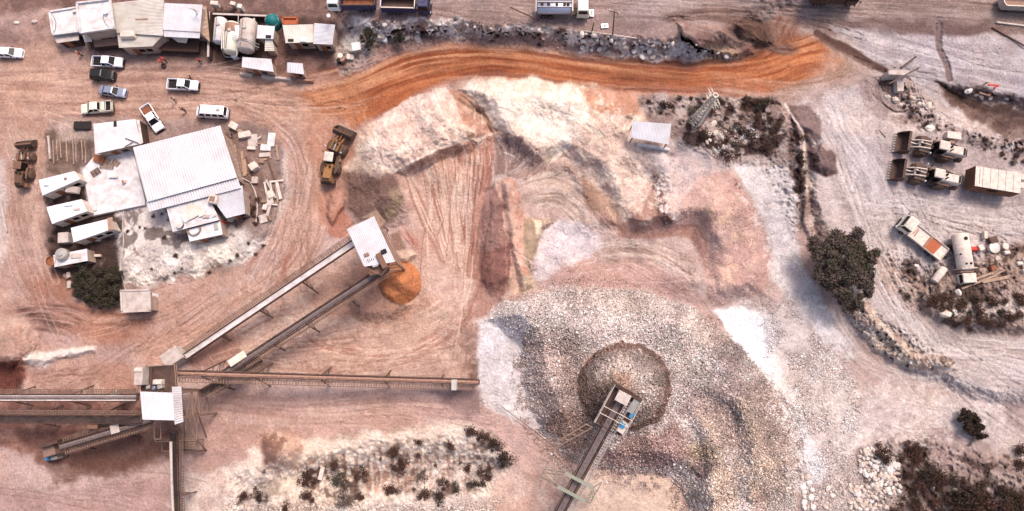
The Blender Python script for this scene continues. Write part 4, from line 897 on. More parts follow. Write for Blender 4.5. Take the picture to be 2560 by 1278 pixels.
def wheel(parent, x, y, r, wd, rubber=None, rimm=None, lugs=0, yaw=0, pivot=(0,0)):
    M = Matrix.Translation((pivot[0],pivot[1],0)) @ Matrix.Rotation(yaw,4,'Z') @ Matrix.Translation((-pivot[0],-pivot[1],0))
    t = MB(); t.M = M
    t.lathe((x, y, r), [(r*.55,-wd*.5),(r*.93,-wd*.5),(r,-wd*.32),(r,wd*.32),(r*.93,wd*.5),(r*.55,wd*.5)], 20 if lugs else 14, 'y')
    for k in range(lugs):
        a = 2*math.pi*k/lugs
        for sy in (-1, 1):
            aa = a+(.5*2*math.pi/lugs if sy > 0 else 0); R_ = Matrix.Translation((x,y,r)) @ Matrix.Rotation(aa,4,'Y')
            t.M = M @ R_; t.box(-.07*r, .07*r, min(0,sy*wd*.46), max(0,sy*wd*.46), r*.97, r*1.05); t.M = M
    o = t.build("wheel", rubber or RUBBER, parent, True)
    for s in (-1, 1):
        if abs(y) > .1 and s*y < 0: continue
        m = MB(); m.M = M; m.lathe((x, y+s*wd*.38, r), [(r*.56,0),(r*.5,s*wd*.1),(r*.2,s*wd*.04),(r*.18,s*wd*.13)], 12, 'y'); m.build("rim", rimm or GALV, o, True)
    return o
def glasshouse(root, x0, x1, rf, rb, hwb, hwt, z0, z1, paint, split=1, rearglass=True):
    """cabin: painted shell with dark panes; rf, rb how far front and back lean"""
    b = [(x0,-hwb,z0),(x1,-hwb,z0),(x1,hwb,z0),(x0,hwb,z0)]; t = [(x0+rb,-hwt,z1),(x1-rf,-hwt,z1),(x1-rf,hwt,z1),(x0+rb,hwt,z1)]
    m = MB(); m.add(b+t, [(3,2,1,0),(4,5,6,7),(0,1,5,4),(1,2,6,5),(2,3,7,6),(3,0,4,7)]); cab = m.build("cabin", paint, root)
    r = MB(); r.box(x0+rb-.03, x1-rf+.03, -hwt-.02, hwt+.02, z1-.01, z1+.06, .1, .08, .05); r.build("roof", paint, root)
    g = MB(); panel(g, [b[1],b[2],t[2],t[1]], .1); g.build("windshield", GLASS, root)
    if rearglass: g = MB(); panel(g, [b[3],b[0],t[0],t[3]], .14); g.build("rear_window", GLASS, root)
    for s in (-1, 1):
        for k in range(split):
            f0, f1 = k/split+.02, (k+1)/split-.02
            lb = lambda a_, c_, f: tuple(a_[i]+(c_[i]-a_[i])*f for i in range(3))
            if s < 0: q = [lb(b[0],b[1],f0), lb(b[0],b[1],f1), lb(t[0],t[1],f1), lb(t[0],t[1],f0)]
            else: q = [lb(b[2],b[3],f0), lb(b[2],b[3],f1), lb(t[2],t[3],f1), lb(t[2],t[3],f0)]
            g = MB(); panel(g, q, .14); g.build("side_window", GLASS, root)
    return cab
def lights(root, xf, xr, hw, z, w_=.32):
    for s in (-1, 1):
        h = MB(); h.box(xf-.16, xf+.02, s*hw-w_/2, s*hw+w_/2, z-.09, z+.09, .05, .03); h.build("headlight", LAMP, root)
        h = MB(); h.box(xr-.02, xr+.1, s*(hw+.06)-.09, s*(hw+.06)+.09, z-.05, z+.25, .01, .01); h.build("tail_light", LAMPR, root)
        h = MB(); h.box(xf-1.62, xf-1.45, s*(hw+.3)-.11, s*(hw+.3)+.11, z+.28, z+.45, .02, .02, .02); h.build("mirror", PLAST, root)
def pickup(paint, label, cover=False, bedm=None):
    r = empty("pickup_truck", (0,0,0), 0, label, "pickup truck"); hw = .92
    m = MB(); loft(m, [(2.66,.66,.42,.84),(2.58,.82,.36,.95),(2.3,.9,.34,1.02),(1.3,.92,.32,1.08),(1.0,.92,.32,1.1),(-.72,.92,.34,1.1),(-.74,.92,.34,.62),(-2.5,.9,.36,.62),(-2.52,.88,.36,.62)]); m.build("body", paint, r)
    glasshouse(r, -.72, 1.42, .72, .16, .84, .68, 1.08, 1.74, paint, 2)
    b = MB()   # cargo bed walls
    for s in (-1, 1): b.box(-2.6, -.8, s*.91-.05, s*.91+.05, .5, 1.12, 0, 0, .02)
    b.box(-2.68, -2.58, -.9, .9, .5, 1.1); b.box(-.84, -.76, -.86, .86, .6, 1.1); b.build("bed_wall", paint, r)
    b = MB(); b.box(-2.56, -.85, -.85, .85, .6, .66)
    for k in range(7): b.box(-2.5, -.9, -.78+k*.24, -.7+k*.24, .66, .68)
    b.build("cargo_bed", bedm or PLAST, r)
    if cover:
        c = MB(); c.box(-1.72, -.86, -.84, .84, 1.0, 1.22, .12, .12, .06); c.build("bed_cover", paint, r)
        c = MB(); c.path([(-1.8,-.8,1.1),(-1.8,-.7,1.5),(-1.8,.7,1.5),(-1.8,.8,1.1)], .04); c.build("roll_bar", PLAST, r)
    g = MB(); g.box(2.6, 2.7, -.55, .55, .5, .74, .02, .04); g.build("grille", PLAST, r)
    g = MB(); g.box(2.52, 2.76, -.84, .84, .3, .46, .06, .1, .04); g.box(-2.78, -2.66, -.8, .8, .38, .52); g.build("bumper", PLAST, r)
    lights(r, 2.62, -2.68, .7, .84)
    for x in (1.7, -1.62):
        for s in (-1, 1): wheel(r, x, s*.82, .38, .26)
    return r
def car(kind, paint, label, name="parked_car", cat="car", L=4.5, W=.88):
    r = empty(name, (0,0,0), 0, label, cat); f = L/2
    if kind == 'sedan':
        secs = [(f,.62,.4,.72),(f-.08,.78,.3,.8),(f-.35,.86,.26,.88),(f-1.2,W,.24,.95),(-.9,W,.24,.98),(-f+.4,.86,.28,.98),(-f+.06,.78,.34,.93),(-f,.66,.42,.85)]
        cab = (-f+.62, f-1.25, .75, .55, .8, .6, .95, 1.42)
    elif kind == 'hatch':
        secs = [(f,.62,.4,.75),(f-.08,.78,.3,.82),(f-.35,.86,.26,.92),(f-1.1,W,.24,1.0),(-.9,W,.24,1.02),(-f+.3,.86,.28,1.02),(-f+.04,.8,.34,1.0),(-f,.7,.42,.9)]
        cab = (-f+.12, f-1.15, .7, .38, .81, .64, 1.0, 1.5)
    else:
        secs = [(f,.66,.5,.9),(f-.08,.82,.4,1.0),(f-.35,.92,.36,1.08),(f-1.1,W+.06,.34,1.12),(-.9,W+.06,.34,1.14),(-f+.3,.92,.38,1.14),(-f+.04,.86,.42,1.1),(-f,.78,.5,1.0)]
        cab = (-f+.1, f-1.2, .6, .3, .86, .7, 1.12, 1.74)
    m = MB(); loft(m, secs); m.build("body", paint, r, False)
    glasshouse(r, *cab, paint, 2)
    g = MB(); g.box(f-.08, f+.02, -.45, .45, .45, .62, .02, .04); g.build("grille", PLAST, r)
    g = MB(); g.box(f-.1, f+.06, -.76, .76, .28, .42, .04, .1, .03); g.box(-f-.05, -f+.08, -.76, .76, .3, .46, .02, .1, .03); g.build("bumper", paint, r)
    lights(r, f-.06, -f+.02, .66, .7 if kind != 'suv' else .86)
    if kind == 'suv':
        g = MB()
        for s in (-1, 1): g.tube((-f+.6, s*.62, 1.86), (f-2.1, s*.62, 1.86), .025); [g.tube((x, s*.62, 1.78), (x, s*.62, 1.86), .02) for x in (-f+.6, 0, f-2.1)]
        g.build("roof_rail", PLAST, r)
    for x in (f-.9, -f+.85):
        for s in (-1, 1): wheel(r, x, s*(W-.1), .33 if kind != 'suv' else .38, .22)
    return r
def van(label):
    r = empty("passenger_van", (0,0,0), 0, label, "van"); p = WHITEP
    m = MB(); loft(m, [(2.72,.66,.45,.85),(2.64,.84,.36,1.0),(2.35,.94,.32,1.18),(2.0,.96,.3,1.3),(-2.55,.96,.3,1.3),(-2.7,.92,.36,1.28),(-2.76,.86,.42,1.2)]); m.build("body", p, r)
    glasshouse(r, -2.7, 2.2, .75, .14, .93, .78, 1.28, 2.2, p, 4)
    g = MB(); [g.box(x, x+.05, -.6, .6, 2.26, 2.29) for x in [-2+.5*k for k in range(7)]]; g.build("roof_rib", p, r)
    g = MB(); g.box(-1.95, -1.3, -.3, .3, 2.25, 2.42, .06, .06, .05); g.lathe((-1.62,0,2.42), [(.2,0),(.2,.05),(.1,.06)], 12); g.build("roof_vent", GALV, r)
    g = MB(); g.box(2.62, 2.82, -.84, .84, .3, .5, .05, .12, .04); g.box(-2.86, -2.72, -.86, .86, .34, .54); g.build("bumper", PLAST, r)
    lights(r, 2.66, -2.76, .68, .86)
    for x in (1.75, -1.6):
        for s in (-1, 1): wheel(r, x, s*.86, .35, .24)
    return r
T = [
 (pickup(WHITEP, "white pickup with black open bed, above the black car, facing right"), (238,157), (315,160), 276, 158, None),
 (pickup(WHITEP, "white pickup with black bed standing alone in the middle of the yard, person behind it"), (426,213), (500,217), 463, 215, None),
 (pickup(CREAMP, "cream pickup with raised cover behind the cab, facing left near the dark square plate", cover=True), (285,268), (213,276), 249, 272, None),
 (pickup(WHITEP, "white pickup parked slantwise with reddish-brown bed, beside the torn white roof", bedm=RUST), (368,268), (406,328), 387, 298, None),
 (car('hatch', WHITEP, "white car alone at the left edge of the yard", L=4.3), (4,133), (62,135), 33, 135, None),
 (car('suv', BLACKP, "black car squeezed between the white pickup and the silver sedan", L=4.1), (236,189), (291,191), 264, 191, None),
 (car('sedan', SILVER, "silver-blue sedan just below the black car", L=4.6), (255,223), (320,232), 288, 231, None),
 (van("long white van with a roof vent, parked beside the big workshop roof"), (576,286), (494,281), 536, 284, None),
]
for o, a, b, cx_, cy_, g_ in T:
    place(o, cx_, cy_+2, cx_+(b[0]-a[0]), cy_+2+(b[1]-a[1]), None, g_)
    o.location.z += .02

def loader(label, paint, paint2, cabroof, tyre, art=0.0, lift=0.0, bucketm=None, name="wheel_loader"):
    r = empty(name, (0,0,0), 0, label, "wheel loader"); bucketm = bucketm or STEELD
    # rear half
    m = MB(); m.box(-4.6, .2, -.62, .62, .75, 1.55, .05, .05, .05); m.box(-4.95, -3.9, -1.3, 1.3, .8, 1.7, .12, .12, .1); m.box(-1.6, .1, -1.45, -.6, 1.2, 1.5); m.box(-1.6, .1, .6, 1.45, 1.2, 1.5); m.build("rear_frame", paint2, r)
    m = MB(); m.box(-4.8, -1.45, -.85, .85, 1.5, 2.65, .1, .14, .14); m.build("engine_hood", paint, r)
    m = MB()
    for k in range(6): m.box(-3.3, -2.2, -1.0, -.84, 1.7+k*.13, 1.76+k*.13)
    m.box(-3.3,-2.2,-.9,-.84,1.65,2.5); m.build('side_grille', PLAST, r); m = MB()
    m.box(-4.55, -4.2, -.6, .6, 2.62, 2.7); m.box(-4.98, -4.84, -.6, .6, 1.7, 2.4); m.build("grille", PLAST, r)
    m = MB(); m.lathe((-2.1,.35,2.6), [(.13,0),(.13,.5),(.09,.52),(.09,.8)], 10); m.build("exhaust_pipe", PLAST, r)
    m = MB(); m.lathe((-2.2,-.35,2.6), [(.2,0),(.2,.3),(.12,.36)], 12); m.build("air_filter", PLAST, r)
    for s in (-1, 1):
        m = MB(); m.box(-3.1, -1.0, s*1.1-.2, s*1.1+.2, 1.98, 2.06); m.beam((-3.1, s*1.1, 2.0), (-3.4, s*1.1, 1.5), .4, .07); m.beam((-1.0, s*1.1, 2.0), (-.6, s*1.1, 1.6), .4, .07); m.build("fender", paint2, r)
        m = MB(); m.tube((-2.95, s*1.65, 2.06), (-2.95, s*1.65, 2.9), .03); m.tube((-1.1, s*1.65, 2.06), (-1.1, s*1.65, 2.9), .03); m.tube((-2.95, s*1.65, 2.9), (-1.1, s*1.65, 2.9), .03); m.build("handrail", STEEL, r)
    m = MB(); [m.box(-.75+.0, -.2, -1.62, -1.3, .6+k*.3, .65+k*.3) for k in range(4)]; m.tube((-.75,-1.6,.5),(-.75,-1.6,1.7),.03); m.tube((-.2,-1.6,.5),(-.2,-1.6,1.7),.03); m.build("ladder", STEEL, r)
    b = [(-1.4,-.78,1.5),(.35,-.78,1.5),(.35,.78,1.5),(-1.4,.78,1.5)]; t = [(-1.3,-.68,3.35),(.1,-.68,3.35),(.1,.68,3.35),(-1.3,.68,3.35)]
    m = MB(); m.add(b+t, [(3,2,1,0),(4,5,6,7),(0,1,5,4),(1,2,6,5),(2,3,7,6),(3,0,4,7)]); cab = m.build("cab", PLAST, r)
    m = MB(); panel(m, [b[1],b[2],t[2],t[1]], .07); m.build("windshield", GLASS, cab); m = MB(); panel(m, [b[3],b[0],t[0],t[3]], .1); m.build("rear_window", GLASS, cab)
    for q in ([b[0],b[1],t[1],t[0]], [b[2],b[3],t[3],t[2]]): m = MB(); panel(m, q, .1); m.build("side_window", GLASS, cab)
    m = MB(); m.box(-1.5, .22, -.8, .8, 3.35, 3.52, .06, .06, .1); [m.box(-1.3+k*.26, -1.22+k*.26, -.55, .55, 3.52, 3.545) for k in range(5)]; m.build("cab_roof", cabroof, r)
    for s in (-1, 1):
        m = MB(); m.tube((.3, s*.8, 2.7), (.45, s*1.25, 2.75), .02); m.box(.4, .46, s*1.3-.12, s*1.3+.12, 2.5, 2.95); m.build("mirror", PLAST, r)
        wheel(r, -2.0, s*1.28, .92, .72, tyre, STEELD, 16)
    # front half, swung by art about the hinge
    M = Matrix.Rotation(art, 4, 'Z')
    m = MB(); m.M = M; m.box(.1, 2.4, -.5, .5, .8, 1.6, .05, .05, .05); m.prism([(.9,-.5),(.9,.5),(2.0,.5),(2.0,-.5)], 1.5, 2.3); m.box(.1, .5, -.35, .35, .7, 1.9); m.build("front_frame", paint2, r)
    hz = 1.0+lift
    for s in (-1, 1):
        m = MB(); m.M = M; m.beam((.95, s*.62, 2.25), (2.6, s*.62, 1.9+lift*.6), .16, .5); m.beam((2.6, s*.62, 1.9+lift*.6), (3.95, s*.6, hz*.9), .16, .42); m.build("lift_arm", paint, r)
        m = MB(); m.M = M; m.tube((1.1, s*.42, 1.2), (1.9, s*.5, 1.5), .11, 8); m.tube((1.9, s*.5, 1.5), (2.6, s*.56, 1.75+lift*.5), .06, 8); m.build("lift_cylinder", GALV, r)
        m = MB(); m.M = M; m.box(1.0, 2.6, s*1.1-.2, s*1.1+.2, 2.0, 2.06); m.box(.86, 1.02, s*1.1-.2, s*1.1+.2, 1.6, 2.04); m.build("fender", paint2, r)
        m = MB(); m.M = M; m.tube((1.0, s*1.5, 2.0), (1.0, s*1.5, 2.6), .04); m.lathe((1.05, s*1.5, 2.6), [(.14,-.05),(.14,.08)], 10, 'x'); m.build("work_lamp", LAMP, r)
        wheel(r, 1.85, s*1.28, .92, .72, tyre, STEELD, 16, art)
    m = MB(); m.M = M; m.tube((1.0, 0, 2.3), (2.0, 0, 2.45), .13, 8); m.tube((2.0, 0, 2.45), (2.7, 0, 2.5+lift*.5), .07, 8); m.build("tilt_cylinder", GALV, r)
    m = MB(); m.M = M; m.beam((2.7, 0, 2.7+lift*.5), (2.9, 0, 1.4+lift*.6), .22, .34); m.beam((2.9, 0, 1.5+lift*.6), (3.95, 0, 1.5+lift), .14, .16); m.box(2.5, 2.7, -.62, .62, 1.7+lift*.6, 1.9+lift*.6); m.build("bell_crank", paint, r)
    # bucket: curved shell with side plates
    prof = [(5.75,.25+lift),(4.9,.12+lift),(4.35,.2+lift),(4.0,.55+lift),(3.9,1.05+lift),(4.0,1.5+lift),(4.25,1.85+lift),(4.55,2.0+lift)]
    m = MB(); m.M = M; th = .07; hw = 1.75; vs_ = []; n = len(prof)
    cxp, czp = 5.2, 1.2+lift
    for (x, z) in prof:
        d = math.hypot(x-cxp, z-czp); ox, oz = (x-cxp)/d*th, (z-czp)/d*th
        vs_ += [(x, -hw, z), (x, hw, z), (x+ox, hw, z+oz), (x+ox, -hw, z+oz)]
    fs = []
    for j in range(n-1):
        for k in range(4): fs.append((j*4+k, j*4+(k+1)%4, (j+1)*4+(k+1)%4, (j+1)*4+k))
    fs += [(3,2,1,0), ((n-1)*4,(n-1)*4+1,(n-1)*4+2,(n-1)*4+3)]; m.add(vs_, fs)
    for s in (-1, 1):
        pr = prof+[(5.3,1.3+lift)]; a = len(m.v)
        m.add([(x, s*hw-.03, z) for x, z in pr]+[(x, s*hw+.03, z) for x, z in pr], [tuple(range(len(pr)-1,-1,-1)), tuple(range(len(pr),2*len(pr)))]+[(i,(i+1)%len(pr),len(pr)+(i+1)%len(pr),len(pr)+i) for i in range(len(pr))])
    m.box(5.7, 5.8, -hw, hw, .2+lift, .3+lift); bk = m.build("bucket", bucketm, r); quick_fix(bk)
    for k in range(8):
        t_ = MB(); t_.M = M; y = -hw+.12+k*(2*hw-.24)/7; t_.box(5.78, 6.15, y-.08, y+.08, .2+lift, .32+lift, .03, .03); t_.build("tooth", GALV, bk)
    m = MB(); m.M = M
    for k in range(6): y = -1.5+k*.6; m.box(4.2, 4.55, y-.07, y+.1, 1.92+lift, 2.1+lift)
    m.box(3.8, 4.0, -.75, -.5, .5+lift, 1.3+lift); m.box(3.8, 4.0, .5, .75, .5+lift, 1.3+lift); m.box(4.3,4.6,-hw,hw,1.97+lift,2.05+lift); m.build("bucket_rib", paint2, bk)
    return r
L1 = loader("ochre wheel loader with white cab roof driving up the haul road, swung bucket in front", YEL, YELD, DUSTW, RUBBERD, -.30, .5)
place(L1, 836, 398, 848, 330); L1.scale = (.98,)*3
L2 = loader("brown muddy wheel loader parked by the left edge of the yard, facing up", YELD, DUSTB, DUSTB, RUBBERD, .12, .2)
place(L2, 74, 418, 84, 350); L2.scale = (.8,)*3
L3 = loader("dusty white wheel loader with empty bucket, upper of the two parked side by side", DUSTW, STEELD, DUSTW, RUBBERD, -.02, .1)
L4 = kids_copy(L3); tag(L4, "dusty white wheel loader with empty bucket, lower of the two parked side by side")
place(L3, 2320, 378, 2220, 356, None, "dusty wheel loaders parked side by side"); L3.scale = (1.0,)*3
place(L4, 2308, 446, 2208, 424, None, "dusty wheel loaders parked side by side"); L4.scale = (1.0,)*3

def chassis(r, x0, x1, axles, hw=1.0, rr=.5, m_=None):
    m = MB(); [m.box(x0, x1, s*.45-.08, s*.45+.08, .6, .9) for s in (-1, 1)]; [m.box(x, x+.15, -.45, .45, .62, .85) for x in np.arange(x0, x1, 1.2)]; m.build("chassis", m_ or STEELD, r)
    for x in axles:
        for s in (-1, 1): wheel(r, x, s*hw, rr, .34, RUBBER, GALV)
def truck_cab(r, x0, x1, paint, hw=1.22, z0=.7, z1=2.9, hatch=True):
    m = MB(); m.box(x0, x1, -hw, hw, z0, z0+1.1, 0, 0, .08); m.build("cab", paint, r)
    b = [(x0,-hw,z0+1.1),(x1,-hw,z0+1.1),(x1,hw,z0+1.1),(x0,hw,z0+1.1)]; t = [(x0+.06,-hw+.1,z1),(x1-.28,-hw+.1,z1),(x1-.28,hw-.1,z1),(x0+.06,hw-.1,z1)]
    m = MB(); m.add(b+t, [(3,2,1,0),(4,5,6,7),(0,1,5,4),(1,2,6,5),(2,3,7,6),(3,0,4,7)]); m.build("cab_frame", paint, r)
    m = MB(); panel(m, [b[1],b[2],t[2],t[1]], .08); m.build("windshield", GLASS, r)
    for q in ([b[0],b[1],t[1],t[0]], [b[2],b[3],t[3],t[2]]): m = MB(); panel(m, q, .18); m.build("side_window", GLASS, r)
    m = MB(); m.box(x0+.02, x1-.2, -hw+.06, hw-.06, z1, z1+.12, .08, .08, .06); rf = m.build("cab_roof", paint, r)
    if hatch: m = MB(); m.box(x0+.5, x1-.75, -.42, .42, z1+.12, z1+.18, .03, .03, .03); m.build("roof_hatch", paint, rf)
    for s in (-1, 1):
        m = MB(); m.tube((x1-.1, s*hw, z0+1.5), (x1+.1, s*(hw+.25), z0+1.6), .025); m.box(x1+.06, x1+.14, s*(hw+.28)-.1, s*(hw+.28)+.1, z0+1.2, z0+1.8); m.build("mirror", PLAST, r)
        m = MB(); m.box(x1-.02, x1+.08, s*.9-.2, s*.9+.2, z0-.1, z0+.14, .02, .02); m.build("headlight", LAMP, r)
    m = MB(); m.box(x1-.1, x1+.16, -hw, hw, z0-.3, z0-.05, .03, .05, .04); m.build("bumper", PLAST, r)
def dump_truck(label, paint, bedm, rim, inner):
    r = empty("dump_truck", (0,0,0), 0, label, "dump truck")
    chassis(r, -3.9, 3.4, (2.9, -1.6, -2.9)); truck_cab(r, 2.0, 4.0, paint)
    m = MB()
    for s in (-1, 1): m.box(-4.2, 1.6, s*1.2-.05, s*1.2+.05, 1.05, 2.6); [m.box(x, x+.1, s*1.2-.1 if s < 0 else s*1.2, s*1.2 if s < 0 else s*1.2+.1, 1.05, 2.55) for x in np.arange(-4.1, 1.6, .8)]
    m.box(1.5, 1.6, -1.2, 1.2, 1.05, 2.8); m.box(-4.2, -4.1, -1.2, 1.2, 1.05, 2.5); b = m.build("dump_body", bedm, r)
    m = MB(); m.box(-4.1, 1.5, -1.14, 1.14, 1.05, 1.15); m.build("bed_floor", inner, r)
    m = MB(); [m.box(-4.25, 1.65, s*1.22-.09, s*1.22+.09, 2.6, 2.7) for s in (-1, 1)]; m.box(-4.28, -4.12, -1.3, 1.3, 2.5, 2.7); m.box(1.5, 1.66, -1.13, 1.13, 2.8, 2.9); m.build("bed_rim", rim, b)
    return r
D1 = dump_truck("dump truck with pale cab at the very top, facing left, dark empty body", WHITEP, BLUEP, STEELD, RUST); place(D1, 884, 17, 800, 17)
D2 = dump_truck("dark blue dump truck with white body rim at the very top edge", BLUEP, BLUEP, DUSTW, STEELD); place(D2, 1020, 24, 1100, 26)
D3 = dump_truck("dark truck cut off by the top edge, alone on the upper terrace", STEELD, STEELD, STEELD, RUST); place(D3, 2075, 2, 2150, 4)
def lathe_oval(mb, x0, x1, hw, hz, zc, n=20, dome=.25):
    vs_ = []; fs = []; prof = [(x0-dome*.9,.55),(x0-dome*.5,.85),(x0,1),(x1,1),(x1+dome*.5,.85),(x1+dome*.9,.55)]
    for x, q in prof:
        for k in range(n): a = 2*math.pi*k/n; vs_.append((x, math.cos(a)*hw*q, zc+math.sin(a)*hz*q))
    for j in range(len(prof)-1):
        for k in range(n): fs.append((j*n+k, (j+1)*n+k, (j+1)*n+(k+1)%n, j*n+(k+1)%n))
    fs.append(tuple(range(n))); fs.append(tuple((len(prof)-1)*n+k for k in range(n-1,-1,-1)))
    mb.add(vs_, fs)
def tanker(label):
    r = empty("tanker_truck", (0,0,0), 0, label, "tanker truck"); chassis(r, -4.4, 3.6, (3.3, -2.0, -3.2)); truck_cab(r, 2.5, 4.5, CREAMP)
    m = MB(); lathe_oval(m, -4.2, 1.5, 1.22, .85, 1.95); tk = m.build("tank", SILVER, r, True)
    m = MB(); [m.box(-4.3, 1.6, s*.42-.03, s*.42+.03, 2.72, 2.95) for s in (-1, 1)]; m.build("walkway", GALV, tk)
    for x in (-3.5, -2.4, -1.0, .3, .9):
        m = MB(); m.lathe((x, .0, 2.75), [(.27,0),(.27,.16),(.2,.2)], 12); m.tube((x+.2, .3, 2.8), (x-.2, .3, 3.0), .05); m.build("manhole", PLAST, tk)
    m = MB(); m.box(1.6, 1.72, -1.2, 1.2, 1.1, 2.9); m.build("end_plate", GALV, r); m = MB(); m.box(-4.55, -4.45, -1.2, 1.2, 1.0, 2.8); m.build("end_plate", GALV, r)
    m = MB(); m.box(1.75, 2.3, -1.0, 1.0, .9, 1.5); m.build("fuel_tank", STEELD, r)
    return r
TK = tanker("silver tanker truck with black manholes and cream cab on the upper terrace"); place(TK, 1404, 34, 1500, 35)
def flatbed(label):
    r = empty("flatbed_truck", (0,0,0), 0, label, "flatbed truck"); chassis(r, -4.3, 3.0, (2.6, -2.6)); truck_cab(r, 2.0, 3.9, CREAMP, 1.15, .7, 2.7, False)
    m = MB(); m.box(2.3, 3.7, -.8, .8, 2.83, 2.9, .05, .05); m.build("roof_rack", DUSTW, r)
    m = MB(); m.box(-4.6, 1.8, -1.25, 1.25, 1.05, 1.25, 0, 0, .03); [m.box(-4.6, 1.7, s*1.25-.04, s*1.25+.04, 1.25, 1.5) for s in (-1, 1)]; m.box(-4.62, -4.54, -1.22, 1.22, 1.25, 1.5); b = m.build("flat_bed", DUSTW, r)
    m = MB(); m.box(-1.45, -1.15, -1.1, 1.1, 1.25, 1.55); m.build("cross_beam", ORE, b); m = MB(); m.tube((.9,.7,1.3),(.9,-.7,1.3),.08); m.tube((1.3,.5,1.3),(1.1,-.9,1.3),.06); m.build("steel_bar", RUST, b)
    m = MB(); rr = random.Random(3)
    m.prism([(-3.4,-1.1),(-3.2,1.0),(-1.5,1.1),(-1.5,-1.1)], 1.25, lambda p: 1.3+(.12 if abs(p[1]) < 1 else .02)); m.build("sand_load", ORANGEB, b)
    return r
FB = flatbed("old flatbed truck with cream cab and an orange sand patch on its bed"); place(FB, 2290, 596, 2214, 536)
def tank_truck(label):
    r = empty("tank_truck", (0,0,0), 0, label, "tank truck"); chassis(r, -4.2, 3.6, (2.9, -2.4)); truck_cab(r, 2.2, 4.0, DUSTW, 1.15, .7, 2.6, False)
    m = MB(); m.box(1.6, 2.1, -1.15, 1.15, .9, 2.3, .05, .05, .05); m.build("pump_box", STEEL, r)
    m = MB(); lathe_oval(m, -4.1, 1.4, 1.25, 1.05, 2.0, 22, .3); tk = m.build("tank", DUSTW, r, True)
    for x, y, q in ((-3.4,.1,.3), (.7,-.4,.16), (.7,.3,.2), (-.9,-.9,.14)):
        z = 2.0+1.05*math.sqrt(max(0, 1-(y/1.25)**2)); m = MB(); m.lathe((x, y, z-.06), [(q,0),(q,.16),(q*.7,.2)], 12); m.build("manhole", PLAST, tk)
    m = MB(); m.box(1.38, 1.5, -1.28, 1.28, .9, 3.0); m.build("end_plate", DUSTW, r)
    return r
TT = tank_truck("dusty white tank truck facing down beside the junk pile at the right"); place(TT, 2389, 655, 2402, 735)
def box_trailer(label):
    r = empty("box_trailer", (0,0,0), 0, label, "trailer")
    m = MB(); m.box(-3.7, 3.7, -1.7, 1.7, .9, 3.3, .1, .1, .03); b = m.build("body", DUSTB, r)
    m = MB(); [m.box(-3.7+k*1.24, -2.5+k*1.24, -1.72, 1.72, 3.3, 3.36, .02, .02) for k in range(6)]; m.box(-3.0,-2.9,-1.2,1.2,3.36,3.46); m.build("roof", DUSTW, r)
    m = MB(); [m.box(-3.76, -3.68, -1.6+k*.54, -1.55+k*.54, .95, 3.25) for k in range(7)]; [m.box(-3.6+k*.9, -3.5+k*.9, s*1.7-.05, s*1.7+.05, .95, 3.25) for k in range(9) for s in (-1, 1)]; m.build("wall_rib", RUST, r)
    m = MB(); m.box(-1.0, .5, -1.9, -1.66, 2.4, 2.5); m.build("awning", PLAST, r)
    m = MB(); m.beam((3.7,0,.8), (5.0,0,.7), .2, .2); m.build("tow_bar", STEELD, r)
    for x in (-1.6, 1.6):
        for s in (-1, 1): wheel(r, x, s*1.3, .45, .3)
    return r
BT = box_trailer("long pale trailer with rusty ribbed sides right of the two parked loaders"); place(BT, 2458, 463, 2560, 480)
def low_trailer(label):
    r = empty("open_trailer", (0,0,0), 0, label, "trailer")
    m = MB(); m.box(-5, 5, -1.3, 1.3, .9, 1.1, 0, 0, .4); m.build("floor", STEEL, r)
    m = MB()
    pr = [(-5,-.7),(-4.6,-1.3),(5,-1.3),(5,1.3),(-4.6,1.3),(-5,.7),(-5,-.7)]
    for a, b in zip(pr[:-1], pr[1:]): m.beam((*a,1.7), (*b,1.7), .12, 1.4)
    m.build("side_wall", GALV, r); chassis(r, -4, 4, (-3, 3)); return r
OT = low_trailer("open grey trailer with pale rim in the upper right corner"); place(OT, 2556, 18, 2640, 22)
# ------------------------------------------------------------------ buildings
def V3(pxs, zs):
    if not isinstance(zs, (list, tuple)): zs = [zs]*len(pxs)
    return [P(p[0], p[1], z) for p, z in zip(pxs, zs)]
def lerp(a, b, t): return a+(b-a)*t
def corr(mb, A, B, C_, D, n, amp=.07, th=.06):
    """corrugated sheet A-B-C-D, ribs running from AB to DC"""
    up = (B-A).cross(A-D).normalized()
    if up.z < 0: up = -up
    vs_ = []; fs = []; k = 0; us = []
    for i in range(n):
        us += [(i/n, 0), ((i+.32)/n, 0), ((i+.45)/n, 1), ((i+.87)/n, 1)]
    us.append((1, 0))
    for u, q in us:
        a = lerp(A, B, u)+up*amp*q; d = lerp(D, C_, u)+up*amp*q
        vs_ += [a, d, a-up*th, d-up*th]
    m = len(us)
    for i in range(m-1):
        if i % 4 == 0: mb.dark.append(len(mb.f)+len(fs))  # valley face, gets the painted groove shade
        a = i*4; b = a+4; fs += [(a, a+1, b+1, b), (a+2, b+2, b+3, a+3), (a, b, b+2, a+2), (a+1, a+3, b+3, b+1)]
    fs += [(0, 2, 3, 1), ((m-1)*4, (m-1)*4+1, (m-1)*4+3, (m-1)*4+2)]
    return mb.add(vs_, fs)
def loc_(vs_, o): return [Vector(v)-o for v in vs_]
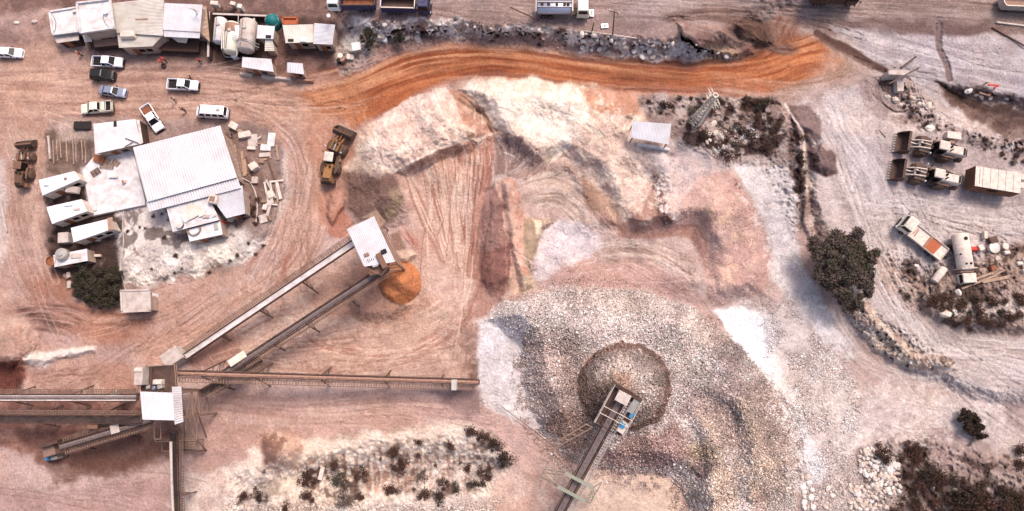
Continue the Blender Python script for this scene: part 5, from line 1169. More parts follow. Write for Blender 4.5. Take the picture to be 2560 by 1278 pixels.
def building(name, label, px, zr, zg=None, roofm=None, wallm=None, ribs=0, inset=.25, cat="shed", posts=False, par=0., group=None, wall=True, flip=False, slab=.12):
    """px: four roof corners seen in the photo (nw, ne, se, sw); zr: their heights above the ground there"""
    zg = float(np.mean([zat(*p) for p in px])) if zg is None else zg
    zr = [zg+z for z in (zr if isinstance(zr, (list, tuple)) else [zr]*4)]
    c = V3(px, zr); o = sum(c, Vector())/4; o.z = zg; r = empty(name, o, 0, label, cat, group)
    A, B, C_, D = loc_(c, o); m = MB()
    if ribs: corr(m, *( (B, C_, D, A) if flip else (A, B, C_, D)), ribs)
    else:
        n_ = Vector((0,0,slab)); m.add([A-n_, B-n_, C_-n_, D-n_, A, B, C_, D], [(3,2,1,0),(4,5,6,7),(0,1,5,4),(1,2,6,5),(2,3,7,6),(3,0,4,7)])
    rf = m.build("roof", roofm or ROOF, r); quick_fix(rf)
    ce = (A+B+C_+D)/4
    W4 = [q+(ce-q)*min(.3, inset*1.41/max(.5, (ce-q).to_2d().length)) for q in (A, B, C_, D)]
    dz = slab+.004 if not ribs else .075
    if wall and not posts:
        m = MB(); b = [Vector((q.x, q.y, -.3)) for q in W4]; t = [Vector((q.x, q.y, q.z-dz)) for q in W4]
        m.add(b+t, [(3,2,1,0),(4,5,6,7),(0,1,5,4),(1,2,6,5),(2,3,7,6),(3,0,4,7)]); wl = m.build("wall", wallm or PLASTER, r); quick_fix(wl)
        e = (W4[2]-W4[3]); L = e.to_2d().length; d = Vector((e.x, e.y, 0)).normalized(); nrm = Vector((d.y, -d.x, 0)); hgt = min(W4[2].z, W4[3].z)
        if L > 2.4 and hgt > 2:
            x = .25*L; m = MB(); a = Vector((W4[3].x, W4[3].y, 0))+d*x; m.beam(a+nrm*.03+Vector((0,0,.05)), a+nrm*.03+Vector((0,0,2.0)), .06, .9); 
            m = MB(); q0 = a+nrm*.02; m.add([q0, q0+d*.9, q0+d*.9+Vector((0,0,2)), q0+Vector((0,0,2)), q0+nrm*.05, q0+d*.9+nrm*.05, q0+d*.9+nrm*.05+Vector((0,0,2)), q0+nrm*.05+Vector((0,0,2))], [(3,2,1,0),(4,5,6,7),(0,1,5,4),(1,2,6,5),(2,3,7,6),(3,0,4,7)]); dd = m.build("door", RUST, r); quick_fix(dd)
            for t_ in ((.55, .8) if L > 5 else (.65,)):
                a = Vector((W4[3].x, W4[3].y, .95))+d*(t_*L-.5)+nrm*.02; m = MB(); z_ = Vector((0,0,.9)); m.add([a, a+d, a+d+z_, a+z_, a+nrm*.03, a+d+nrm*.03, a+d+nrm*.03+z_, a+nrm*.03+z_], [(3,2,1,0),(4,5,6,7),(0,1,5,4),(1,2,6,5),(2,3,7,6),(3,0,4,7)]); wn = m.build("window", GLASS, r); quick_fix(wn)
    if posts:
        for i, q in enumerate(W4): m = MB(); m.beam(Vector((q.x, q.y, -.2)), q-Vector((0,0,dz)), .16, .16); m.build("post", STEEL, r)
        m = MB()
        for i in range(4): m.beam(W4[i]-Vector((0,0,dz+.1)), W4[(i+1)%4]-Vector((0,0,dz+.1)), .1, .16)
        m.build("roof_beam", STEEL, r)
    if par:
        Q = (A, B, C_, D)
        for i in range(4):
            a, b = Q[i], Q[(i+1)%4]; d = (b-a).normalized(); m = MB(); off = Vector((-d.y, d.x, 0))*.0
            h_ = Vector((0,0,par/2+.002)); m.beam(a+h_-d*.14*(i%2==0), b+h_+d*.14*(i%2==0), .28, par); m.build("parapet", roofm or CONCW, r)
    r["_zr"] = zr[0]; r["_zg"] = zg
    return r, o
def sub(r, o, name, m, mt): ob = m.build(name, mt, r); return ob
def roofbit(r, o, px, py, z, dx, dy, dz, rot, name, mt):
    c = P(px, py, z)-o; m = MB(); m.M = Matrix.Translation(c) @ Matrix.Rotation(rot, 4, 'Z'); m.box(-dx/2, dx/2, -dy/2, dy/2, 0, dz, dx*.04, dy*.04, min(dx, dy)*.08); return m.build(name, mt, r)

# top-left row
b, o = building("flat_roofed_house", "small flat-roofed plastered house at the left end of the top row", [(126,31),(194,20),(198,80),(134,88)], 2.7, roofm=CONCW, par=.3, cat="house")
roofbit(b, o, 190, 30, b["_zr"], .9, .6, .4, .1, "roof_box", DUSTW); 
m = MB(); m.path([P(x, y, b["_zr"]+.05)-o for x, y in ((131,36),(140,55),(138,75),(133,86))], .04); m.build("pipe", PLAST, b)
b, o = building("flat_roofed_house", "taller flat-roofed house with parapet and roof cable, second from the left in the top row", [(195,10),(277,0),(287,72),(204,84)], 4.6, roofm=CONCW, par=.4, cat="house")
m = MB(); m.path([P(x, y, b["_zr"]+.05)-o for x, y in ((262,30),(257,42),(262,58),(272,68),(285,72))], .035); m.build("cable", PLAST, b)
m = MB(); c_ = P(268,33,b["_zr"])-o; m.lathe(c_+Vector((0,0,.3)), [(.05,0),(.3,.1),(.42,.24)], 12); m.tube(c_, c_+Vector((0,0,.35)), .05); m.build("satellite_dish", WHITEP, b)
b, o = building("porch", "narrow lower ledge below the parapet of the leftmost house", [(134,90),(196,82),(197,100),(142,108)], 2.2, roofm=CONC, wallm=WALLD, cat="porch")
b, o = building("lean_to", "small pale lean-to under the taller flat-roofed house", [(206,88),(226,85),(230,104),(212,106)], 2.3, roofm=ROOF2, ribs=6, cat="shed", wallm=WALLD)
b, o = building("carport", "dark sunken porch with a black opening left of the long ribbed roof", [(228,84),(292,76),(296,112),(236,118)], 1.6, roofm=STEEL, cat="porch", wallm=WALLD)
roofbit(b, o, 262, 83, b["_zr"], 1.7, .6, .1, .1, "roof_opening", PLAST); roofbit(b, o, 285, 92, b["_zr"], 1.2, .2, .08, .1, "vent_slot", PLAST)
b, o = building("corrugated_hall", "long cream corrugated roof with crosswise ribs between the flat house and the white-roofed hall", [(281,8),(410,-6),(408,90),(292,82)], [4.2,4.2,3.6,3.6], roofm=ROOF2, ribs=26, flip=True, cat="hall")
roofbit(b, o, 354, 48, b["_zr"]-.3, 2.2, .3, .12, .06, "loose_plank", WOOD)
b, o = building("corrugated_lean_to", "lower lean-to roof carrying a pale box below the long cream roof", [(292,78),(408,88),(382,116),(298,120)], [3.2,3.2,2.9,2.9], roofm=ROOF2, ribs=12, flip=True, cat="lean-to")
roofbit(b, o, 323, 90, b["_zr"]+.02, 2.5, 1.2, .8, .05, "roof_box", DUSTW)
b, o = building("corrugated_hall", "white ribbed roof with a lower strip in front, right end of the top-left row", [(411,8),(506,12),(500,80),(407,75)], [4.4,4.4,3.8,3.8], roofm=ROOF, ribs=30, cat="hall")
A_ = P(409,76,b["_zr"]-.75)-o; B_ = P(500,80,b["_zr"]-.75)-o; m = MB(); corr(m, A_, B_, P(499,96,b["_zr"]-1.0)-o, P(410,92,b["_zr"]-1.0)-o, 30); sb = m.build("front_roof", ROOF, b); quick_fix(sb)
b, o = building("side_annex", "broken plank-roofed annex along the right wall of the white-roofed hall", [(502,14),(516,16),(524,105),(503,84)], 2.4, roofm=WOOD, cat="annex", wallm=WALLD)
for k in range(5): roofbit(b, o, 510, 22+k*12, b["_zr"]+.01, .9, .25, .06, -.3+.2*k, "loose_plank", CONC)
b, o = building("yard_wall_pen", "dark open pen under the white-roofed hall with wavy sheet edge", [(384,96),(498,98),(496,130),(400,126)], 1.2, roofm=WALLD, cat="pen", wallm=WALLD)
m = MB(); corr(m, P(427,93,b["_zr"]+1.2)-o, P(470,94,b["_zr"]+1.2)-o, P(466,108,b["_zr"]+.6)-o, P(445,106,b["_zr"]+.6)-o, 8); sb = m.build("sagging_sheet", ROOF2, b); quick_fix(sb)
# tank yard
def htank(label, p, q, rad, mt, sx=1, stain=None):
    z = zat(*p)+rad+.5; a = P(*p, z); b_ = P(*q, z); o = (a+b_)/2; o.z = z-rad-.5; d = b_-a; r = empty("storage_tank", o, math.atan2(d.y, d.x), label, "tank"); L = d.length/2
    m = MB(); lathe_oval(m, -L, L, rad, rad, rad+.5, 22, rad*.3); t_ = m.build("tank", mt, r, True)
    m = MB(); [m.box(x-.12, x+.12, -rad*.8, rad*.8, 0, rad*.75) for x in (-L*.6, L*.6)]; m.build("saddle", CONC, r)
    m = MB(); m.lathe((L*.35, 0, 2*rad+.42), [(.35,0),(.35,.22),(.28,.28)], 12); m.build("manhole", GALV, t_)
    m = MB(); m.path([(-L*.95, rad*.25, 2*rad+.6), (L*.9, rad*.25, 2*rad+.6)], .05); [m.tube((x, rad*.25, 2*rad+.4), (x, rad*.25, 2*rad+.62), .04) for x in np.linspace(-L*.9, L*.85, 6)]; m.build("pipe", STEEL, r)
    if stain: m = MB(); lathe_oval(m, L*.3, L*.95, rad*1.012, rad*1.012, rad+.5, 22, rad*.3); m.build("rusty_shell", stain, t_, True)
    return r
htank("white horizontal tank nearest the hall, leftmost of the three tanks", (548,105), (553,50), 1.05, CONCW)
htank("middle horizontal tank with rusty brown end, between the other two tanks", (577,130), (583,62), 1.25, CREAMP, stain=ORE)
htank("grey weathered horizontal tank, rightmost of the three tanks", (615,125), (622,56), 1.45, CONC)
for lb, p, q, z0_, h_ in (("dark steel tank bund wall on the right of the grey tank", (642,55), (640,128), 0, 1.2), ("dark wall running along the left of the white tank", (532,40), (530,152), 0, 1.4), ("brown wall behind the tanks", (540,44), (700,50), 0, 1.2)):
    a = G(*p); b_ = G(*q); o = (a+b_)/2; r = empty("low_wall", o, 0, lb, "wall"); m = MB(); m.beam(a-o+Vector((0,0,h_/2)), b_-o+Vector((0,0,h_/2)), .25, h_); m.build("wall_body", WALLD, r); m = MB(); m.beam(a-o+Vector((0,0,h_+.05)), b_-o+Vector((0,0,h_+.05)), .34, .1); m.build("coping", CONC, r)
def pipes(label, runs, rad=.07, mt=None, name="pipe_rack"):
    o = G(*runs[0][0][:2]); r = empty(name, o, 0, label, "pipe")
    for run in runs:
        m = MB(); m.path([P(x, y, zat(x, y)+z)-o for x, y, z in run], rad, 6); m.build("pipe", mt or GALV, r)
    return r
pipes("pale pipes running beside the leftmost tank", [[(556,60,2.9),(554,122,2.9),(562,142,.5),(600,146,.5)],[(560,60,2.9),(558,122,2.9)]], .09)
pipes("thin pipes crossing over the grey tank", [[(578,88,3.2),(610,96,3.6),(648,112,2.0)],[(580,93,3.2),(612,100,3.6),(648,120,2.0)],[(596,40,2),(594,75,2.4),(592,140,2.4)]], .06)
def box_thing(name, label, cat, px, py, dx, dy, dz, rot, mt, lidm=None, z=0, lid="lid", legs=False, qx=None):
    g = G(px, py, z); r = empty(name, g, rot, label, cat); m = MB()
    z0 = .5*dz if legs else 0
    m.box(-dx/2, dx/2, -dy/2, dy/2, z0-.02, dz, .02, .02, min(.06, dx*.1)); m.build("body", mt, r)
    m = MB(); m.box(-dx/2-.03, dx/2+.03, -dy/2-.03, dy/2+.03, dz, dz+.06, .03, .03, min(.05, dx*.1)); m.build(lid, lidm or mt, r)
    if legs:
        for a in (-1, 1):
            for b_ in (-1, 1): m = MB(); m.box(a*(dx/2-.1)-.05, a*(dx/2-.1)+.05, b_*(dy/2-.1)-.05, b_*(dy/2-.1)+.05, 0, z0); m.build("leg", STEELD, r)
    return r
box_thing("roof_cabinet", "white box on legs above the left tank's upper end", "cabinet", 549, 24, 1.3, .7, 2.2, -.1, DUSTW, legs=True)
box_thing("equipment_crate", "small pale box between the tank yard's top wall and road", "box", 590, 19, .9, .6, 1.4, -.3, DUSTW)
box_thing("equipment_crate", "second small pale box right of it behind the tanks", "box", 608, 27, .7, .7, 1.6, -.2, ROOF2)
box_thing("control_box", "white box at the lower end of the middle tank", "box", 590, 146, .95, .45, .9, -.08, WHITEP)
box_thing("control_box", "slanted white sheet box lying over the grey tank's left side", "box", 610, 100, .7, 2.6, 2.7, .2, WHITEP)
b, o = building("small_shed", "square white shed with a black hatch in the tank yard", [(644,63),(687,66),(683,98),(641,96)], 3, ribs=9, roofm=ROOFW)
roofbit(b, o, 671, 92, b["_zr"]+.05, 1.0, .6, .1, -.05, "hatch", PLAST)
b, o = building("small_shed", "narrow crosswise-ribbed lean-to hanging below the square white shed", [(663,97),(681,98),(687,128),(662,128)], [2.6,2.6,2.2,2.2], ribs=7, roofm=ROOF2, flip=True)
b, o = building("small_shed", "long low cream-roofed shed left of the squarish ribbed one", [(706,63),(784,61),(784,106),(714,108)], [2.8,2.8,2.6,2.6], ribs=18, roofm=ROOF2)
roofbit(b, o, 727, 101, b["_zr"]-.1, 1.0, .5, .1, 0, "grille", PLAST); roofbit(b, o, 754, 99, b["_zr"]+.02, .5, 1.0, .2, 0, "roof_box", WHITEP); roofbit(b, o, 762, 99, b["_zr"]+.02, .5, 1.0, .2, 0, "roof_box", WHITEP)
b, o = building("small_shed", "squarish white shed with crosswise ribs, right end of the tank yard", [(786,58),(838,62),(831,112),(783,110)], [3.2,3.2,3,3], ribs=16, roofm=ROOF, flip=True)
b, o = building("small_shed", "long white ribbed roof in front of the tanks, bent at its right end", [(606,143),(678,148),(684,180),(604,168)], [2.9,2.9,2.6,2.6], ribs=20, roofm=ROOFW)
b, o = building("small_shed", "small white roof with folded right corner, right of the long ribbed one", [(718,156),(756,159),(760,186),(717,181)], [2.7,2.7,2.5,2.2], ribs=10, roofm=ROOFW)
g = G(687, 62); r = empty("covered_tank", g, 0, "round tank wrapped in teal tarpaulin behind the square white shed", "tank"); m = MB()
prof = [(1.3,0),(1.35,.8),(1.2,1.6),(.8,2.1),(.3,2.35)]; m.lathe((0,0,0), prof, 18); tb = m.build("tarpaulin", TEAL, r, True)
for v in tb.data.vertices: v.co.x *= 1+.12*math.sin(v.co.y*5+v.co.z*2); v.co.y *= 1+.1*math.sin(v.co.x*4)
m = MB(); m.lathe((0,0,1.5), [(1.24,0),(1.26,.04)], 18); m.build("rope", WOOD, r)
b, o = building("open_bin", "rusty orange open bin behind the sheds, right of the teal tank", [(708,46),(744,46),(744,60),(708,62)], 1.0, roofm=ORANGEB, par=.3, cat="bin", wallm=ORANGEB)
def block(label, px, py, L, rot, mt=CONC, w_=.7, h=.7, name="concrete_barrier", group=None):
    r = empty(name, G(px, py), rot, label, "barrier", group); m = MB(); m.box(-L/2, L/2, -w_/2, w_/2, -.05, h, .05, w_*.25); m.build("block", mt, r)
    m = MB(); m.tube((-L*.25,0,h-.02), (-L*.25,0,h+.12), .03); m.tube((L*.25,0,h-.02), (L*.25,0,h+.12), .03); m.build("lifting_loop", STEEL, r); return r
block("pale concrete barrier under the left half of the long ribbed roof", 618, 189, 2.1, -.1); block("concrete barrier second from the left in the row below the tanks", 677, 196, 2.9, -.12); block("concrete barrier third from the left in the row below the tanks", 714, 200, 2.4, -.15); block("pinkish concrete barrier at the right end of the row below the tanks", 766, 204, 2.7, -.05, ORE)
# little things right of the tank yard
b, o = building("pump_shelter", "small white square shelter on the pale slope right of the tank yard", [(878,108),(899,105),(902,124),(882,127)], 1.8, roofm=ROOFW, cat="shelter")
box_thing("pallet_box", "white box with a cross mark lying above a round lid on the bank", "box", 955, 94, 1.2, 1.0, .7, -.1, DUSTW)
def drum(label, px, py, rad, h, mt, group=None, name="drum", lidm=None, lying=None, z=0, cat="drum"):
    g = G(px, py, z); r = empty(name, g, lying or 0, label, cat, group); m = MB()
    if lying is not None: m.lathe((0,0,rad), [(rad*.95,-h/2),(rad,-h/2+.04),(rad,h/2-.04),(rad*.95,h/2)], 16, 'x'); m.build("body", mt, r, True); m = MB(); [m.lathe((x,0,rad), [(rad*1.03,-.03),(rad*1.03,.03)], 16, 'x') for x in (0,)]; m.build("hoop", lidm or mt, r)
    else: m.lathe((0,0,0), [(rad,0),(rad,h)], 18); m.build("body", mt, r); m = MB(); m.lathe((0,0,h), [(rad*1.04,0),(rad*1.04,.06),(rad*.3,.1)], 18); m.build("lid", lidm or mt, r)
    return r
drum("round white lid-topped drum beside the crossed white box", 964, 104, .42, .8, WHITEP)
drum("pale round drum at the edge of the dark stain, upper of the pair", 853, 144, .45, .8, CREAMP); drum("pale pinkish drum, lower of the pair by the dark stain", 858, 153, .5, .9, ORE); drum("dark drum left of the pair by the stain", 849, 156, .35, .8, PLAST)
box_thing("crate", "pale narrow crate, left of two standing by the road bend", "crate", 873, 146, .55, .9, .7, 0, DUSTW); box_thing("crate", "greyish crate, right of two standing by the road bend", "crate", 882, 147, .6, .9, .6, 0, CONC)
def pole(label, base, top, h, name="power_pole", mt=WOOD, cross=True, group=None):
    g = G(*base); t = P(*top, g.z+h); r = empty(name, g, 0, label, "pole", group); m = MB(); m.tube((0,0,-.3), t-g, .13, 8, .09); m.build("shaft", mt, r)
    if cross: c = t-g; m = MB(); m.beam(c+Vector((-.9,.3,-.3)), c+Vector((.9,-.3,-.3)), .1, .12); m.build("cross_arm", mt, r); [MB().lathe(c+Vector((x,-x/3,-.22)), [(.06,0),(.06,.16)], 8).build("insulator", WHITEP, r) for x in (-.8, 0, .8)]
    return r
pole("slim lamp pole with a round white head above the sheds", (838,78), (822,41), 5, "lamp_pole", STEEL, False); 
g = G(838,78); c = P(822,41,g.z+5.1); r = [q for q in bpy.data.objects if q.name.startswith("lamp_pole")][-1]; m = MB(); m.lathe(c-g, [(.1,0),(.32,.1),(.32,.3),(.1,.42)], 14); m.build("lamp_head", WHITEP, r)
pole("pale wooden pole leaning over the green bush above the haul road", (923,122), (898,63), 8, cross=False)
pole("aerial mast leaning across the right corner of the white-roofed hall", (517,62), (483,22), 6, "aerial_mast", GALV)
pole("leaning pole on the upper terrace left of the tanker truck", (1350,50), (1275,18), 7, cross=False, mt=WOODD)
pole("short dark post on the rock bank right of the tanker truck", (1480,78), (1484,58), 3, cross=False, mt=STEELD, name="fence_post"); pole("tall dark pole on the rock bank with a cross arm", (1532,88), (1536,28), 8, mt=STEELD)
pole("leaning pole in the white rocks left on the bank", (1206,92), (1204,58), 4, cross=False, mt=WOODD)
# the two painted boards by the tanker
def board(label, px, py, rot, dx=.8, dy=1.1):
    r = empty("notice_board", G(px, py), rot, label, "board"); m = MB(); m.box(-dx/2, dx/2, -dy/2, dy/2, .3, .36); m.build("board", WHITEP, r); m = MB(); m.box(-dx*.2, dx*.2, -dy*.3, dy*.3, .362, .37); m.box(-dx*.1, dx*.35, dy*.1, dy*.2, .371, .376); m.build("mark", GREENS, r)
    m = MB(); [m.tube((a*dx*.4, 0, 0), (a*dx*.4, 0, .3), .04) for a in (-1, 1)]; m.build("frame", STEEL, r)
board("small white board with grey marks right in front of the tanker cab", 1478, 35, 0, .8, 1.3); board("small white board with grey marks lying below the tanker, nearer the bank", 1511, 67, .1, 1.2, .8)

# workshop island
b, o = building("workshop_hall", "largest building, big white ribbed roof in the middle of the workshop yard", [(332,369),(550,314),(592,444),(368,505)], [5.6,5.6,4.6,4.6], roofm=ROOF, ribs=34, cat="workshop", inset=.5)
zf = b["_zr"]-1.35
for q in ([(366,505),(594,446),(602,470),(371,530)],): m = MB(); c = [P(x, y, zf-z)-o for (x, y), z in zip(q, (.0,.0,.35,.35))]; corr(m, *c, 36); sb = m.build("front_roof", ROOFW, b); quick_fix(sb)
m = MB()
for t_ in np.linspace(0, 1, 14): a = P(*lerp(Vector((553,316)), Vector((596,444)), t_), b["_zg"]+4.3)-o; m.tube(a, a+Vector((1.1,.3,0)), .05)
m.path([P(553,316,b["_zg"]+4.3)-o, P(596,444,b["_zg"]+4.3)-o], .07); m.path([P(566,312,b["_zg"]+4.2)-o, P(608,440,b["_zg"]+4.2)-o], .05); m.build("side_frame", STEEL, b)
b2, o = building("workshop_lean_to", "rib-roofed lean-to at the lower right corner of the workshop", [(520,483),(606,464),(613,534),(566,546)], [3.6,3.6,3.2,3.2], roofm=ROOF, ribs=22, flip=True, cat="lean-to", inset=.3)
b3, o = building("workshop_annex", "dust-covered flat annex with scrap on its roof below the workshop", [(416,520),(518,484),(548,550),(432,580)], [3.5,3.5,3.2,3.2], roofm=CONCW, cat="annex", wallm=PLASTER)
zt = 3.45+b3["_zg"]
def topthing(name, label, cat, px, py, z, dx, dy, dz, rot, mt, part="body", extra=None):
    g = P(px, py, z); r = empty(name, g, rot, label, cat); m = MB(); m.box(-dx/2, dx/2, -dy/2, dy/2, 0, dz, dx*.03, dy*.03, min(dx, dy)*.08); m.build(part, mt, r)
    m = MB(); m.box(-dx*.3, dx*.3, -dy*.3, dy*.3, dz, dz+.05, .01, .01); m.build("cover", extra or mt, r); return r
g = P(477,530,zt-.05); r = empty("sheet_stack", g, .5, "stack of narrow ribbed sheets lying on the dusty annex roof", "sheets"); m = MB(); corr(m, Vector((-1.1,1.2,.1)), Vector((1.0,1.2,.1)), Vector((1.0,-1.2,.14)), Vector((-1.1,-1.2,.14)), 8); s_ = m.build("upper_sheet", ROOF2, r); quick_fix(s_); m = MB(); m.box(-1.3,1.2,-1.0,1.0,0,.03); m.build("lower_sheet", ROOF, r)
g = P(500,526,zt-.05); r = empty("sheet_stack", g, .45, "narrow bundle of ribbed sheets right of the wider stack on the annex roof", "sheets"); m = MB(); corr(m, Vector((-.5,1.1,.1)), Vector((.5,1.1,.1)), Vector((.5,-1.1,.14)), Vector((-.5,-1.1,.14)), 4); s_ = m.build("upper_sheet", ROOF2, r); quick_fix(s_); m = MB(); m.box(-.6,.55,-1.0,1.0,0,.03); m.build("lower_sheet", ROOF, r)
topthing("roof_panel", "tilted pale panel left of the ribbed sheets on the annex roof", "panel", 463, 545, zt-.05, 1.5, 1.0, .12, -1.0, ROOFW)
topthing("air_cooler", "white box with dark fittings at the upper right of the annex roof", "cooler", 535, 500, zt+.1, 1.5, 1.5, .7, -.15, DUSTW, extra=STEEL)
topthing("roof_panel", "pinkish square plate near the right edge of the annex roof", "panel", 534, 536, zt-.1, 1.0, .9, .1, .4, CONCW)
topthing("roof_panel", "grey patch plate at the centre of the annex roof", "panel", 515, 542, zt-.1, 1.3, .6, .08, .1, CONC)
drum("round hatch with a black rim at the lower left of the annex roof", 451, 563, .55, .35, PLAST, lidm=DUSTW, z=3.4, name="roof_hatch", cat="hatch")
b4, o = building("office_container", "white container with a coil of hose and red end wall below the workshop annex", [(466,575),(550,553),(556,586),(474,604)], 2.6, roofm=ROOFW, cat="container", wallm=PLASTER, inset=.05)
g = P(486,576,b4["_zr"]+.01); r = empty("hose_coil", g, 0, "tangled coil of hose on the container roof below the annex", "hose"); m = MB(); rr = random.Random(5)
pts = [(math.cos(a)*(1.0+.18*math.sin(a*2.3))+rr.uniform(-.05,.05), math.sin(a)*(.85+.15*math.cos(a*1.7)), .05+a*.008) for a in np.linspace(0, 6.28*5, 120)]; m.path(pts, .035, 4); m.build("hose", STEEL, r)
topthing("ladder_frame", "small square frame at the right end of the hose-topped container", "frame", 541, 568, b4["_zr"]+.01, .8, 1.2, .08, .2, GALV)
r = empty("red_canopy", P(560,572,b4["_zg"]), 0, "bright red sheeting hanging at the right end of the white container", "canopy"); m = MB(); m.box(-.45, .45, -1.3, 1.1, .6, 2.0, .35, .1); m.build("sheet", REDP, r); m = MB(); [m.tube((x, y, 0), (x, y, .7), .04) for x in (-.3, .3) for y in (-1.1, .9)]; m.build("post", STEELD, r)
b, o = building("torn_shed", "torn white sheet roof with a notch, left of the big workshop roof", [(233,310),(338,298),(352,360),(238,385)], [3.2,3.2,2.9,2.9], roofm=ROOFW, ribs=24, cat="shed")
roofbit(b, o, 288, 310, b["_zr"]-.03, .5, 1.1, .12, .1, "torn_opening", PLAST); roofbit(b, o, 330, 352, b["_zr"]-.1, 2.6, .12, .12, -.35, "loose_bar", STEELD); roofbit(b, o, 322, 362, b["_zr"]-.1, 1.6, .1, .12, .6, "loose_bar", STEELD)
b, o = building("narrow_annex", "narrow white strip roof beside the torn white roof", [(341,299),(348,300),(357,357),(351,362)], 2.4, roofm=CONCW, cat="annex", wallm=WALLD, inset=.05)
r = empty("concrete_platform", P(285,470,zat(285,470)), 0, "wide pale concrete platform with scrap between the containers and the workshop", "platform"); o = r.location
cs = [(206,425),(240,385),(330,372),(362,500),(362,512),(228,540)]; m = MB(); z0 = o.z; m.prism([(v-o)[:2] for v in [P(x, y, z0+.55) for x, y in cs]], -.3, .55); m.build("slab", CONCW, r)
m = MB(); m.prism([(v-o)[:2] for v in [P(x, y, z0+.56) for x, y in ((305,405),(322,398),(345,500),(330,505))]], .552, .6); m.build("paler_strip", CONCW, r)
b, o = building("wire_frame_shelter", "rusty plank frame lying over the upper left of the platform", [(236,385),(262,392),(256,412),(232,402)], .9, roofm=RUST, cat="frame", posts=True)
zt = z0+.56
for lb, px, py, L_, w_, rt, mt in (("pinkish boards stacked at the top left of the platform", 262, 400, 2.0, .9, -.5, WOOD), ("slatted pallet in the middle top of the platform", 268, 415, 2.4, 1.1, -.1, WOOD), ("tilted slatted frame left on the platform", 240, 432, 1.5, 1.1, .6, WOODD), ("pallet tilted at the right of the platform's top", 290, 408, 1.3, .9, -.6, WOOD)):
    r = empty("pallet", P(px, py, zt), rt, lb, "pallet"); m = MB(); [m.box(-L_/2, L_/2, -w_/2+k*w_/7, -w_/2+k*w_/7+.07, .1, .15) for k in range(8)]; m.build("deck", mt, r); m = MB(); [m.box(x-.06, x+.06, -w_/2, w_/2, 0, .1) for x in (-L_*.45, 0, L_*.45)]; m.build("runner", WOODD, r)
topthing("wall_block", "curved white block on the right half of the platform", "block", 285, 443, zt, 1.5, .5, .35, .0, CONCW); topthing("oil_can", "small can with red and white sides standing on the platform", "can", 312, 456, zt, .5, .5, .6, .3, DUSTW, extra=REDP)
topthing("wall_block", "upright pale slab at the lower left of the platform", "block", 240, 520, zt-.3, .7, 1.3, .5, .1, CONCW)
for lb, q, zz, hat in (("white container closest to the parked muddy loader, topmost of the left container column", [(96,450),(186,428),(202,448),(106,489)], 2.7, (117,457)), ("white container second from the top in the left container column", [(116,518),(204,498),(220,528),(130,560)], 2.6, None), ("white container with ribbed right end, third in the left container column", [(177,570),(268,548),(284,572),(184,606)], 2.6, None)):
    # corners: nw, ne, se, sw of the roof
    b, o = building("container", lb, [q[0], q[1], (q[1][0]+14, q[2][1]), q[3]], zz, roofm=ROOFW, wallm=DUSTW, cat="container", inset=.04, slab=.1)
    if hat: roofbit(b, o, *hat, b["_zr"]+.01, .8, 1.2, .3, .1, "air_conditioner", WHITEP); roofbit(b, o, 164, 447, b["_zr"]+.01, .4, .4, .15, .1, "vent", STEEL); roofbit(b, o, 184, 476, b["_zr"]-1.3, 2.2, 1.2, .6, -.1, "side_awning", CONC)
    elif q[0][1] == 518: roofbit(b, o, 172, 512, b["_zr"]+.01, 1.4, .5, .25, .1, "roof_box", WHITEP); roofbit(b, o, 192, 524, b["_zr"]+.01, 1.0, .3, .15, .1, "vent", CONC)
    else: roofbit(b, o, 276, 560, b["_zr"]-.0, .9, 2.2, .12, .2, "ribbed_end", WOOD)
box_thing("slab_box", "grey slab-topped box at the left foot of the ribbed-end container", "box", 172, 598, 1.7, 1.7, 1.4, .1, CONC)
b, o = building("tank_platform", "white slab with two round tank tops at the bottom of the container column", [(133,638),(217,622),(219,652),(136,668)], 2.2, roofm=CONCW, cat="platform", inset=.1)
m = MB(); c_ = P(160,637,b["_zr"])-o; m.lathe(c_, [(1.0,0),(1.0,.7),(.85,.9),(.4,.95),(.4,1.1),(.2,1.12)], 20); m.build("round_tank", GALV, b); m = MB(); c_ = P(140,655,b["_zr"]-1.2)-o; m.lathe(c_, [(.85,0),(.85,1.2),(.78,1.22),(.78,1.0),(.1,1.0)], 18); m.build("dark_vat", RUST, b); roofbit(b, o, 190, 640, b["_zr"]+.01, 1.8, .9, .15, .1, "old_panel", CONC)
b, o = building("water_house", "square concrete hut with curled dirt marks on its roof, below the container column", [(303,727),(374,725),(376,777),(306,780)], 3.0, roofm=CONC, cat="hut", par=.15)
box_thing("roof_cabinet", "small white cabinet at the right wall of the square concrete hut", "cabinet", 385, 742, 1.4, .9, 1.6, 0, WHITEP)
box_thing("steel_plate_bin", "flat black square bin above the torn white roof", "bin", 210, 316, 2.9, 1.4, .5, 0, STEELD, PLAST)
b, o = building("open_shed", "grey ribbed shed roof standing alone right of the cream stockpile", [(1580,303),(1678,310),(1672,362),(1577,344)], [3.4,3.4,2.8,2.8], roofm=ROOF, ribs=28, cat="shed", posts=True)
r = empty("low_wall", G(1632,372), 0, "thin pale wall strip in front of the lone grey shed", "wall"); o = r.location; a = G(1592,364)-o; c = G(1672,377)-o; m = MB(); m.beam(a+Vector((0,0,.4)), c+Vector((0,0,.4)), .4, .9); m.build("wall_body", CONCW, r); m = MB(); m.beam(a+Vector((0,.3,.2)), c+Vector((0,.3,.2)), .3, .3); m.build("footing", CONC, r)
